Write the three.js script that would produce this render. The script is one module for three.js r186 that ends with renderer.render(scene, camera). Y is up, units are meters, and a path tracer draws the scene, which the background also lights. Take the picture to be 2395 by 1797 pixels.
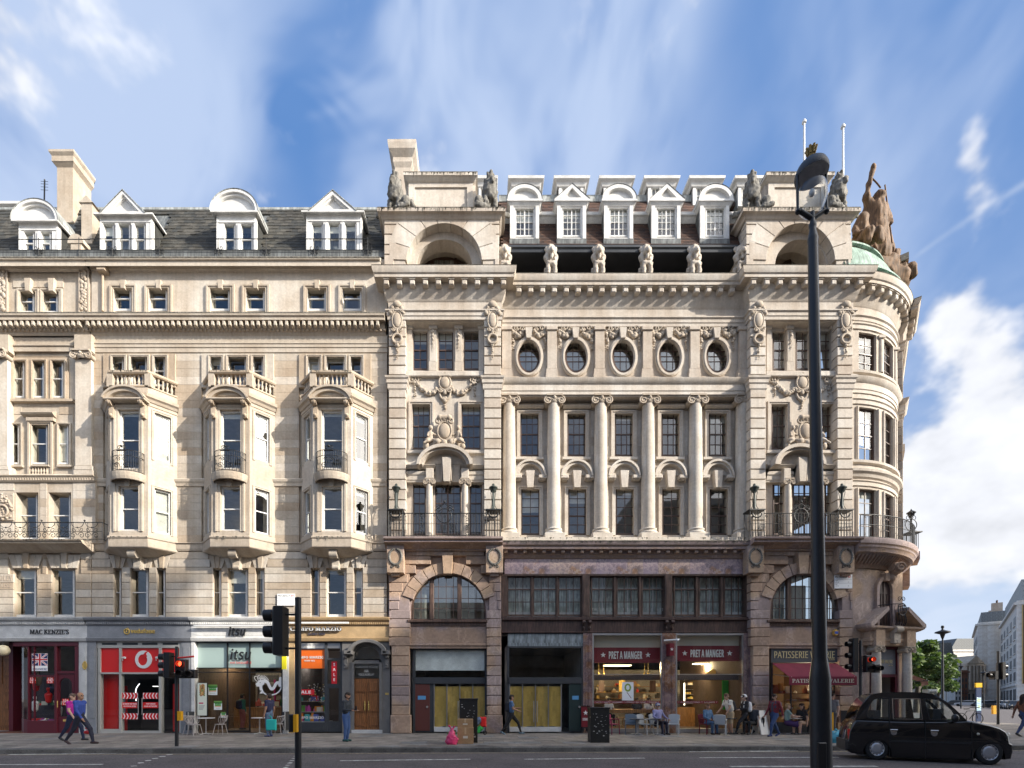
import * as THREE from 'three';
import { mergeGeometries,mergeVertices,toCreasedNormals } from 'three/addons/utils/BufferGeometryUtils.js';
import { FontLoader } from 'three/addons/loaders/FontLoader.js';
import { TextGeometry } from 'three/addons/geometries/TextGeometry.js';

// ---------------------------------------------------------------- camera, sky, sun, exposure
const scene = new THREE.Scene();
const EYE = 1.65,DIST = 22,FOC = 1144,PX0 = 1120,PY0 = 1637;      // eye height, metres to the main facade, focal length and principal point of a 2395 x 1797 frame
const camera = new THREE.PerspectiveCamera(2 * Math.atan(1637 / FOC)*180 / Math.PI,2550/3274,0.1,1200);
camera.position.set(0,EYE,DIST);
camera.lookAt(0,EYE,0);
camera.setViewOffset(2550,3274,155,0,2395,1797);                  // shift lens: the verticals stay vertical
const renderer = new THREE.WebGLRenderer({ antialias: true });
renderer.setSize(1024,768);
renderer.toneMapping = THREE.LinearToneMapping;
renderer.toneMappingExposure = 2.5;
renderer.shadowMap.enabled = true;
const SUN = new THREE.Vector3(0.80,0.43,0.415).normalize();
const sun = new THREE.DirectionalLight(new THREE.Color(1,0.925,0.82),3.1);
sun.name = 'sun'; sun.position.copy(SUN).multiplyScalar(150); sun.castShadow = true; sun.shadow.radius = 1.2;
Object.assign(sun.shadow.camera,{ left: -70,right: 70,top: 60,bottom: -60,near: 1,far: 400 });
sun.shadow.mapSize.set(2048,2048);
scene.add(sun,sun.target);

// seeded random numbers and lattice noise
let seed = 7;
const rnd = ()=>{ seed = (seed * 1664525+1013904223) >>> 0; return seed / 4294967296; };
const rr = (a,b)=>a + (b - a) * rnd();
const pick = (a)=>a[Math.floor(rnd() * a.length)];
const clamp = (v,a = 0,b = 1)=>Math.min(b,Math.max(a,v));
const lerp = (a,b,t)=>a + (b - a) * t;
const sstep = (a,b,v)=>{ const t = clamp((v - a)/(b - a)); return t * t * (3-2 * t); };
const PERM = new Uint8Array(512),GRAD = new Float32Array(256);
{ const p = [...Array(256).keys()]; for (let i = 255; i > 0; i--) { const j = Math.floor(rnd()*(i + 1)); [p[i],p[j]] = [p[j],p[i]]; } for (let i = 0; i < 512; i++) PERM[i] = p[i & 255]; for (let i = 0; i < 256; i++) GRAD[i] = rnd()*2-1; }
function noise3(x,y,z,per = 0) {
const xi = Math.floor(x),yi = Math.floor(y),zi = Math.floor(z),fx = x - xi,fy = y - yi,fz = z - zi;
const u = fx * fx * fx * (fx * (fx * 6-15)+10),v = fy * fy * fy * (fy * (fy * 6-15)+10),w = fz * fz * fz * (fz * (fz * 6-15)+10);
const m = (a)=>(per ? ((a % per) + per) % per : a) & 255;
const x0 = m(xi),x1 = m(xi + 1),y0 = m(yi),y1 = m(yi + 1),z0 = zi & 255,z1 = (zi + 1) & 255;
const a = PERM[x0] ,b = PERM[x1];
const g = (h,yy,zz)=>GRAD[PERM[PERM[(h + yy) & 255] + zz & 255]];
const l = (p,q,t)=>p + (q - p) * t;
return l(l(l(g(a,y0,z0),g(b,y0,z0),u),l(g(a,y1,z0),g(b,y1,z0),u),v),l(l(g(a,y0,z1),g(b,y0,z1),u),l(g(a,y1,z1),g(b,y1,z1),u),v),w);
}
function fbm(x,y,z,o = 4,gain = 0.5,per = 0) { let s = 0,a = 1,n = 0; for (let i = 0; i < o; i++) { s += a * noise3(x,y,z,per); n += a; a *= gain; x *= 2; y *= 2; z *= 2; per *= 2; } return s / n; }

// the sky: blue air, veils of cirrus and a few cumulus heaps, computed for every direction
{
const W = 3072,H = 1536,data = new Float32Array(W * H * 4);
const dirOf = (px,py)=>{ const x = (px - PX0) / FOC,y = (PY0 - py) / FOC,az = Math.atan(x); return [az,Math.atan(y * Math.cos(az))]; };
const veil = [],heap = [],gap = [];                                     // where cloud gathers: azimuth, elevation, two radii, tilt, weight
const put = (list,px,py,rx,ry,tilt,w)=>{ const [a,e] = dirOf(px,py); list.push([a,e,rx,ry,Math.cos(tilt),Math.sin(tilt),w]); };
put(veil,120,160,.36,.22,.3,1.25); put(veil,330,380,.34,.11,.45,1.3); put(veil,60,420,.3,.12,0,1.1); put(veil,430,60,.2,.16,.7,.9); put(veil,640,430,.2,.08,.5,1.05);
put(veil,1150,250,.27,.2,.6,1.05); put(veil,1000,90,.16,.12,.5,.75); put(veil,1330,330,.2,.12,.2,.75); put(veil,1640,150,.07,.26,-.35,.55); put(veil,1450,40,.12,.1,.3,.55); put(veil,2290,350,.3,.15,.3,.3);
put(veil,2300,1350,.5,.16,0,1.3); put(veil,1800,700,.3,.2,0,.3); put(veil,1950,330,.5,.35,0,.45);
put(heap,2345,650,.055,.085,.3,1.0); put(heap,2400,270,.02,.05,0,.8); put(heap,2250,1130,.1,.1,.1,1.0); put(heap,2380,1060,.1,.09,0,1.0); put(heap,2150,1290,.16,.07,0,.9); put(heap,2220,1010,.04,.03,0,.6); put(heap,2390,820,.04,.05,0,.6);
put(heap,40,60,.12,.08,.4,.55); put(heap,20,220,.07,.06,.2,.6); put(heap,1660,5,.06,.04,.5,.8);
put(gap,730,190,.12,.2,-.35,.95); put(gap,790,370,.09,.1,-.2,.9); put(gap,880,330,.08,.06,0,.5); put(gap,1850,420,.2,.18,0,.5);
const blob = (list,a,e)=>{ let s = 0; for (const [ca,ce,rx,ry,c,n,w] of list) { let da = a - ca; if (da > Math.PI) da -= 2 * Math.PI; if (da < -Math.PI) da += 2 * Math.PI; const u = (da * c + (e - ce) * n) / rx,v = (-da * n + (e - ce) * c) / ry,q = u * u + v * v; if (q < 9) s += w * Math.exp(-q); } return s; };
for (let j = 0; j < H; j++) {
const el = ((j + 0.5) / H - 0.5) * Math.PI,up = Math.sin(Math.max(el,0)),ce = Math.cos(el);
for (let i = 0; i < W; i++) {
const o = (j * W + i)*4; data[o + 3] = 1;
if (el < -0.03) { data[o] = 0.30; data[o + 1] = 0.29; data[o + 2] = 0.28; continue; }
const u = (i + 0.5) / W,th = (u - 0.5)*2 * Math.PI,x = Math.cos(th) * ce,z = Math.sin(th) * ce,y = Math.sin(el),az = Math.atan2(x,-z);
const hz = Math.pow(1 - up,3.2);
let r = lerp(0.095,0.62,hz),g = lerp(0.235,0.76,hz),b = lerp(0.55,0.90,hz);
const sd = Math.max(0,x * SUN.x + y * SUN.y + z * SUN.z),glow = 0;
const wx = fbm(x * 2.1+5,y * 2.1,z * 2.1,3),wy = fbm(x * 2.1,y * 2.1+9,z * 2.1,3);
const n1 = fbm(x * 3.2 + wx * 1.5,y * 4.2 + wy * 1.5,z * 3.2+2,5,0.55),n2 = fbm((x + y * .6)*9 + wx * 3,(y - x * .5)*17 + wy * 3,z * 9,4,0.6);
const front = z < 0 && Math.abs(az) < 1.35 ? sstep(1.35,1.0,Math.abs(az)) : 0;
const wa = az + wx * .34 + n1*.16 + n2*.05,we = el + wy * .2 + n1*.1 + n2*.03,own = 1.25-1.25 * Math.exp(-1.1 * Math.max(0,blob(veil,wa,we)-1.0 * blob(gap,wa,we))),general = 0.72 + n1*1.0;
const n3 = fbm((x * .8 + y * .6)*6 + wx * 2,(y * .8 - x * .6)*24 + wy * 2.5,z * 6+7,4,.6);
let d = lerp(general,own,front)*(.86 + n1*.95 + n2*.42 + n3*.12) + n1*0.25 + n2*.07 + n3*0.04-.02;
d = sstep(-.15,1.45,d)*0.92;
const hn = fbm(x * 11 + wx,y * 15,z * 11,6,0.58),hm = lerp(noise3(x * 2.2+4,y * 3,z * 2.2)*1.4-.2,blob(heap,az + wx * .12,el + wy * .1),front);
const h = sstep(0.38,1.35,hm * (1 + hn * .8) + hn * 1.15);
const lit = 0.74+0.34 * clamp(hn + 0.3);
const cr = 0.50+0.25 * hz,cg = 0.61+0.2 * hz,cb = 0.83+0.1 * hz;
r = lerp(r,cr,d); g = lerp(g,cg,d); b = lerp(b,cb,d);
r = lerp(r,0.97 * lit,h * .9); g = lerp(g,0.98 * lit,h * .9); b = lerp(b,1.02 * lit,h * .9);
// an old contrail
if (front && az > .7) { const px = PX0 + Math.tan(az) * FOC,py = PY0 - Math.tan(el) / Math.cos(az) * FOC,t = (px - 2125)/275,off = py - (612 - t * 182 - Math.sin(t * 3)*6),q = t > 0 ? Math.exp(-off * off / (30+60 * t))*.4 * sstep(0,.12,t)*(.7 + n2) : 0; r = lerp(r,.8,q); g = lerp(g,.86,q); b = lerp(b,.93,q); }
const fillGlow = Math.pow(sd,8)*5.2 + Math.pow(sd,40)*5; r += fillGlow; g += fillGlow * .93; b += fillGlow * .82;    // sky glow round the unseen sun, strengthened as added fill for the shaded street
const k = 1.12/2.5;
data[o] = r * k; data[o + 1] = g * k; data[o + 2] = b * k;
}
}
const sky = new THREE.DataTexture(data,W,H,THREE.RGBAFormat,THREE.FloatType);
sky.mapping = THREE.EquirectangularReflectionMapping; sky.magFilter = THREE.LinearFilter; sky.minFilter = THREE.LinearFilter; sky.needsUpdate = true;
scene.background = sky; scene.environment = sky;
}

// ---------------------------------------------------------------- measuring and naming
const X = (px,z = 0)=>(px - PX0)*(DIST - z) / FOC;                    // a length measured on the photograph, at a known distance, in metres
const Y = (py,z = 0)=>EYE + (PY0 - py)*(DIST - z) / FOC;
const PAVE = 0.15;
const names = new Map();
const numbered = (n)=>{ const k = names.get(n) ?? 0; names.set(n,k + 1); return k ? n + '_' + String(k).padStart(3,'0') : n; };
const origin = new Map();
function thing(name,label,category,at = [0,0,0],group) {
const o = new THREE.Group(); o.name = numbered(name); o.position.set(...at); o.userData = { label,category,kind: 'thing' };
if (group) o.userData.group = group;
origin.set(o,new THREE.Vector3(...at)); scene.add(o); return o;
}
function structure(name,at = [0,0,0]) { const o = new THREE.Group(); o.name = numbered(name); o.userData = { kind: 'structure' }; o.position.set(...at); origin.set(o,new THREE.Vector3(...at)); scene.add(o); return o; }
function sub(parent,name,at) {                                            // a part that has pieces of its own; at: world position of its base
const o = new THREE.Group(); o.name = name; const w = at ? new THREE.Vector3(...at) : origin.get(parent).clone();
o.position.copy(w).sub(origin.get(parent)); origin.set(o,w); parent.add(o); return o;
}
// uv in metres, each triangle on the plane it faces most
function metreUV(g) {
const p = g.attributes.position,n = p.count,uv = new Float32Array(n * 2),a = new THREE.Vector3(),b = new THREE.Vector3(),c = new THREE.Vector3();
for (let i = 0; i < n; i += 3) {
a.fromBufferAttribute(p,i); b.fromBufferAttribute(p,i + 1).sub(a); c.fromBufferAttribute(p,i + 2).sub(a); b.cross(c);
const ax = Math.abs(b.x),ay = Math.abs(b.y),az = Math.abs(b.z);
for (let k = 0; k < 3; k++) {
const x = p.getX(i + k),y = p.getY(i + k),z = p.getZ(i + k),o = (i + k)*2;
if (az >= ax && az >= ay) { uv[o] = x; uv[o + 1] = y; } else if (ax >= ay) { uv[o] = z; uv[o + 1] = y; } else { uv[o] = x; uv[o + 1] = z; }
}
}
g.setAttribute('uv',new THREE.BufferAttribute(uv,2)); return g;
}
const flat = (g)=>{ const h = g.index ? g.toNonIndexed() : g; for (const k of Object.keys(h.attributes)) if (!['position','normal','uv','color'].includes(k)) h.deleteAttribute(k); return h; };
function join(list) {
const l = (Array.isArray(list) ? list : [list]).flat(9).filter(Boolean).map(flat);
if (l.length === 1) return l[0].clone();
const col = l.some((g)=>g.attributes.color);
for (const g of l) { if (!g.attributes.uv) g.setAttribute('uv',new THREE.BufferAttribute(new Float32Array(g.attributes.position.count * 2),2)); if (!g.attributes.normal) g.computeVertexNormals(); if (col && !g.attributes.color) g.setAttribute('color',new THREE.BufferAttribute(new Float32Array(g.attributes.position.count * 3).fill(1),3)); }
return mergeGeometries(l);
}
// one mesh under a thing or part; shapes are given in world metres
function part(parent,name,shapes,mat,o = {}) {
const g = join(shapes),w = origin.get(parent);
if (!o.keepUV) metreUV(g);
if (w) g.translate(-w.x,-w.y,-w.z);
const m = new THREE.Mesh(g,mat); m.name = name; m.castShadow = m.receiveShadow = true;
if (o.label) m.userData.label = o.label; if (o.kind) m.userData.kind = o.kind;
if (w) origin.set(m,w);
parent.add(m); return m;
}
function solo(name,label,category,shapes,mat,o = {}) {                 // a thing that is one mesh
const g = join(shapes); if (!o.keepUV) metreUV(g);
const at = o.at ?? [0,0,0]; g.translate(-at[0],-at[1],-at[2]);
const m = new THREE.Mesh(g,mat); m.name = numbered(name); m.position.set(...at); m.castShadow = m.receiveShadow = true;
m.userData = { label,category }; if (o.group) m.userData.group = o.group; if (o.kind) m.userData = { kind: o.kind };
origin.set(m,new THREE.Vector3(...at)); scene.add(m); return m;
}
// many alike pieces of one thing: the 300 largest as parts of their own, the rest joined
class Pieces {
constructor(parent,name) { this.parent = parent; this.name = name; this.list = []; }
add(g,mat,size) { g = join(g); if (size === undefined) { g.computeBoundingBox(); const s = g.boundingBox.getSize(new THREE.Vector3()); size = s.x * s.y + s.z * s.y * .3; } this.list.push([g,mat,size]); return this; }
flush(limit = 295) {
this.list.sort((a,b)=>b[2] - a[2]);
this.list.slice(0,limit).forEach(([g,m])=>part(this.parent,this.name,g,m));
const rest = this.list.slice(limit);
if (rest.length) {
const mats = [...new Set(rest.map((r)=>r[1]))],gs = mats.map((m)=>metreUV(join(rest.filter((r)=>r[1] === m).map((r)=>r[0]))));
const w = origin.get(this.parent),g = gs.length > 1 ? mergeGeometries(gs,true) : gs[0]; g.translate(-w.x,-w.y,-w.z);
const mesh = new THREE.Mesh(g,mats.length > 1 ? mats : mats[0]); mesh.name = this.name; mesh.userData.kind = 'stuff'; mesh.castShadow = mesh.receiveShadow = true; this.parent.add(mesh);
}
}
}
function copyOf(o,at,turn,label,group) {
const c = o.clone(); c.name = numbered(o.name.replace(/_\d{3}$/,'')); c.userData = { ...o.userData,label: label ?? o.userData.label }; if (group) c.userData.group = group;
c.position.set(...at); c.rotation.y = turn ?? 0; scene.add(c); return c;
}

// ---------------------------------------------------------------- shapes, all in world metres
function quads(list) {                                                       // list of [a,b,c,d] counter-clockwise corners
const pos = [],nor = [],uv = [];
for (const q of list) {
const [a,b,c,d] = q,e1 = [b[0] - a[0],b[1] - a[1],b[2] - a[2]],e2 = [(d ?? c)[0] - a[0],(d ?? c)[1] - a[1],(d ?? c)[2] - a[2]];
let n = [e1[1] * e2[2] - e1[2] * e2[1],e1[2] * e2[0] - e1[0] * e2[2],e1[0] * e2[1] - e1[1] * e2[0]]; const L = Math.hypot(...n) || 1; n = n.map((v)=>v / L);
for (const v of d ? [a,b,c,a,c,d] : [a,b,c]) { pos.push(...v); nor.push(...n); uv.push(v[0],v[1]); }
}
const g = new THREE.BufferGeometry();
g.setAttribute('position',new THREE.Float32BufferAttribute(pos,3)); g.setAttribute('normal',new THREE.Float32BufferAttribute(nor,3)); g.setAttribute('uv',new THREE.Float32BufferAttribute(uv,2)); return g;
}
// box in metres; c: chamfer of its front edges
function mb(x0,x1,y0,y1,z0,z1,c = 0) {
if (x1 < x0) [x0,x1] = [x1,x0]; if (y1 < y0) [y0,y1] = [y1,y0];
const f = z1 - c,B = [[x0,y0,z0],[x1,y0,z0],[x1,y1,z0],[x0,y1,z0]],M = [[x0,y0,f],[x1,y0,f],[x1,y1,f],[x0,y1,f]];
const F = c ? [[x0 + c,y0 + c,z1],[x1 - c,y0 + c,z1],[x1 - c,y1 - c,z1],[x0 + c,y1 - c,z1]] : M;
const q = [F,[B[1],B[0],B[3],B[2]]];
for (let i = 0; i < 4; i++) { const j = (i + 1) % 4; q.push([B[i],B[j],M[j],M[i]]); if (c) q.push([M[i],M[j],F[j],F[i]]); }
return quads(q);
}
// box by photograph measures taken at its front plane z1
const bx = (x0,y0,x1,y1,z0,z1,c = 0)=>mb(X(x0,z1),X(x1,z1),Y(y1,z1),Y(y0,z1),z0,z1,c);
const shapeOf = (pts)=>{ const s = new THREE.Shape(); pts.forEach(([x,y],i)=>(i ? s.lineTo(x,y) : s.moveTo(x,y))); return s; };
function prism(pts,z0,z1,holes = [],bevel = 0) {                          // outline in x, y; extruded from z0 to z1
const s = shapeOf(pts); for (const h of holes) s.holes.push(new THREE.Path(h.map(([x,y])=>new THREE.Vector2(x,y))));
const g = new THREE.ExtrudeGeometry(s,{ depth: z1 - z0 - bevel * (bevel ? 1 : 0),bevelEnabled: !!bevel,bevelSize: bevel,bevelThickness: bevel,bevelOffset: -bevel,bevelSegments: 1,steps: 1 });
g.translate(0,0,z0); return g;
}
const pp = (pts,z0,z1,holes,bevel)=>prism(pts.map(([x,y])=>[X(x,z1),Y(y,z1)]),z0,z1,(holes ?? []).map((h)=>h.map(([x,y])=>[X(x,z1),Y(y,z1)])),bevel);
const rectP = (x0,y0,x1,y1)=>[[x0,y0],[x1,y0],[x1,y1],[x0,y1]];
const arcP = (cx,cy,rx,ry,a0,a1,n = 20)=>Array.from({ length: n + 1 },(_,i)=>{ const a = lerp(a0,a1,i / n); return [cx + rx * Math.cos(a),cy - ry * Math.sin(a)]; });
// sweep a profile [[out, y],...] along a plan path [[x, z],...]; "out" is to the right of the direction of travel seen from above with z towards the viewer
function sweep(profile,path,o = {}) {
const n = path.length,rows = [],closed = o.closed;
const nrm = (i,j)=>{ const dx = path[j][0] - path[i][0],dz = path[j][1] - path[i][1],L = Math.hypot(dx,dz) || 1; return [-dz / L,dx / L]; };
for (let i = 0; i < n; i++) {
const a = i > 0 || closed ? nrm((i - 1 + n) % n,i) : null,b = i < n - 1 || closed ? nrm(i,(i + 1) % n) : null;
let m = a && b ? [a[0] + b[0],a[1] + b[1]] : a ?? b; const k = a && b ? 2/(m[0] * m[0] + m[1] * m[1] || 1) : 1;
m = a && b ? [m[0] * k,m[1] * k] : m;
rows.push(profile.map(([out,y])=>[path[i][0] + m[0] * out,y,path[i][1] + m[1] * out]));
}
const q = [];
for (let i = 0; i < (closed ? n : n - 1); i++) { const r = rows[i],s = rows[(i + 1) % n]; for (let k = 0; k + 1 < profile.length; k++) q.push([r[k],s[k],s[k + 1],r[k + 1]]); }
if (!closed && !o.open) { for (let k = 1; k + 1 < profile.length; k++) { q.push([rows[0][0],rows[0][k],rows[0][k + 1]]); const e = rows[n - 1]; q.push([e[0],e[k + 1],e[k]]); } }
let g = quads(q);
if (o.smooth) { g.deleteAttribute('normal'); g.deleteAttribute('uv'); g = toCreasedNormals(mergeVertices(g,1e-4),o.smooth); }
return g;
}
// the path runs left to right along the front (increasing x), so that "out" is +z
const tube = (pts,r,seg = 5,k)=>{ const v = pts.map((p)=>new THREE.Vector3(...p)); const c = v.length === 2 ? new THREE.LineCurve3(v[0],v[1]) : new THREE.CatmullRomCurve3(v); return new THREE.TubeGeometry(c,k ?? (v.length === 2 ? 1 : v.length * 3),r,seg); };
const rod = (a,b,r0,r1 = r0,seg = 8)=>{ const A = new THREE.Vector3(...a),B = new THREE.Vector3(...b),d = B.clone().sub(A),g = new THREE.CylinderGeometry(r1,r0,d.length(),seg); g.translate(0,d.length()/2,0); g.applyQuaternion(new THREE.Quaternion().setFromUnitVectors(new THREE.Vector3(0,1,0),d.normalize())); g.translate(A.x,A.y,A.z); return g; };
const ball = (x,y,z,r,sx = 1,sy = 1,sz = 1,d = 8)=>{ const g = new THREE.SphereGeometry(r,d,Math.max(4,d - 2)); g.scale(sx,sy,sz); g.translate(x,y,z); return g; };
const lathe = (pts,x,y,z,seg = 16)=>{ const g = new THREE.LatheGeometry(pts.map((p)=>new THREE.Vector2(Math.max(p[0],0.0001),p[1])),seg); g.translate(x,y,z); return g; };
const moved = (g,x,y,z,ry = 0,s = 1)=>{ const h = g.clone(); if (s !== 1) h.scale(s,s,s); if (ry) h.rotateY(ry); h.translate(x,y,z); return h; };
const scroll = (x,y,z,r,turn = 1,hand = 1,rt = 0.012,start = 0,n = 14)=>{ const p = []; for (let i = 0; i <= n; i++) { const t = i / n,a = start + hand * t * turn * Math.PI * 2,q = r * (1 - t * .78); p.push([x + Math.cos(a) * q,y + Math.sin(a) * q,z]); } return tube(p,rt,4,n); };

// irregular drips of soot and lichen running down from an edge
function drips(x0,x1,y,z,n,len) { const q = []; for (let i = 0; i < n; i++) { const x = rr(x0,x1),w = rr(.015,.09),l = len * rr(.15,1) * rr(.4,1); q.push([[x + w * .45,y - l,z],[x + w,y,z],[x,y,z]],[[x + w * .45,y - l * .8,z],[x + w * .75,y - l * .7,z],[x + w,y,z]]); } return quads(q); }
// ---------------------------------------------------------------- materials
const TEX = 512;
function texture(f,o = {}) {                                                // f(u, v) in 0..1, periodic -> [r, g, b] sRGB 0..1
const n = o.size ?? TEX,d = new Uint8Array(n * n * 4);
for (let j = 0; j < n; j++) for (let i = 0; i < n; i++) { const c = f(i / n,j / n),k = (j * n + i)*4; d[k] = clamp(c[0])*255; d[k + 1] = clamp(c[1])*255; d[k + 2] = clamp(c[2])*255; d[k + 3] = 255; }
const t = new THREE.DataTexture(d,n,n); t.wrapS = t.wrapT = THREE.RepeatWrapping; t.magFilter = THREE.LinearFilter; t.minFilter = THREE.LinearMipmapLinearFilter; t.generateMipmaps = true;
if (!o.data) t.colorSpace = THREE.SRGBColorSpace; t.repeat.set(1/(o.metres ?? 2),1/(o.metresV ?? o.metres ?? 2)); t.needsUpdate = true; return t;
}
const nf = (u,v,f,o = 4,s = 0,gain = .5)=>fbm(u * f,v * f,s,o,gain,f);
const stoneTex = texture((u,v)=>{ const m = nf(u,v,4,5,1),f = nf(u,v,48,3,2),st = nf(u,0,32,3,3)*0.5 + fbm(u * 64,v * 4,4,3,.5,64)*.5; const k = .94 + m * .09 + f * .05 + st * .06; return [k,k * (.985 + m * .03),k * (.965 + m * .06)]; },{ metres: 3.1 });
const stoneBump = texture((u,v)=>{ const k = .5 + nf(u,v,32,5,7)*.4; return [k,k,k]; },{ data: 1,metres: 1.3 });
const marbleTex = texture((u,v)=>{ const w = nf(u,v,4,5,11),w2 = nf(u,v,3,4,12),vein = 1 - Math.abs(fbm(u * 6 + w * .8,v * 3 + w2,13,5,.6,0) + w * .4)*9,k = .88 + w * .12 + nf(u,v,40,3,16)*.07; const e = Math.min(u,1 - u,v,1 - v)*12,q = clamp(vein)*.12 * clamp(e),warm = sstep(-.25,.45,w2) ; return [k * lerp(.97,1.03,warm) + q,k * lerp(.955,.965,warm) + q,k * lerp(.98,.88,warm) + q]; },{ metres: 3.3 });
const veinTex = texture((u,v)=>{ const w = nf(u,v,5,5,71),w2 = nf(u,v,4,5,72),v1 = clamp(1 - Math.abs(nf(u,v,9,5,73,.6) + w * .8)*6),v2 = clamp(1 - Math.abs(nf(u,v,14,4,74,.6) + w2*.9)*8),k = .84 + w * .25,q = v1*.3 + v2*.22,warm = sstep(0,.35,w2); return [k * lerp(.97,1.1,warm) + q,k * .95 + q,k * lerp(1,.8,warm) + q]; },{ metres: 2.1 });
const plainTex = texture((u,v)=>{ const k = .93 + nf(u,v,6,5,21)*.09 + nf(u,v,64,2,22)*.05; return [k,k,k]; },{ metres: 1.7 });
const asphTex = texture((u,v)=>{ const k = .8 + nf(u,v,3,4,31)*.16 + nf(u,v,128,2,32)*.34; return [k,k * .985,k * .98]; },{ metres: 2.6 });
const slabTex = texture((u,v)=>{ const m = nf(u,v,5,5,41),f = nf(u,v,90,2,42),sp = nf(u,v,24,3,43); const k = .86 + m * .2 + f * .1-(sp > .38 ? .12 : 0); return [k,k * .99,k * .97]; },{ metres: 2.2 });
const woodTex = texture((u,v)=>{ const w = nf(u,v,3,3,51)*.6,g = fbm(u * 40,v * 3 + w * 2,5,4,.55,40),r = Math.sin((u * 9 + w * 1.4) * Math.PI * 2)*.5; const k = .8 + g * .25 + r * .09; return [k,k * .95,k * .9]; },{ metres: .8 });
const streakTex = texture((u,v)=>{ const st = fbm(u * 48,v * 3,4,4,.6,48),m = nf(u,v,6,4,62),k = .84 + st * .3 + m * .2; return [k,k,k * .98]; },{ metres: 1.4 });
const mat = (r,g,b,o = {})=>{ const { tex,bump,...q } = o; const m = new (q.phys ? THREE.MeshPhysicalMaterial : THREE.MeshStandardMaterial)({ roughness: 0.8 }); delete q.phys; m.color.setRGB(r,g,b); if (tex) m.map = tex; if (bump) { m.bumpMap = stoneBump; m.bumpScale = bump; } Object.assign(m,q); return m; };
const st = (r,g,b,t = stoneTex)=>mat(r,g,b,{ tex: t,roughness: .86,bump: .005 });
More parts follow.
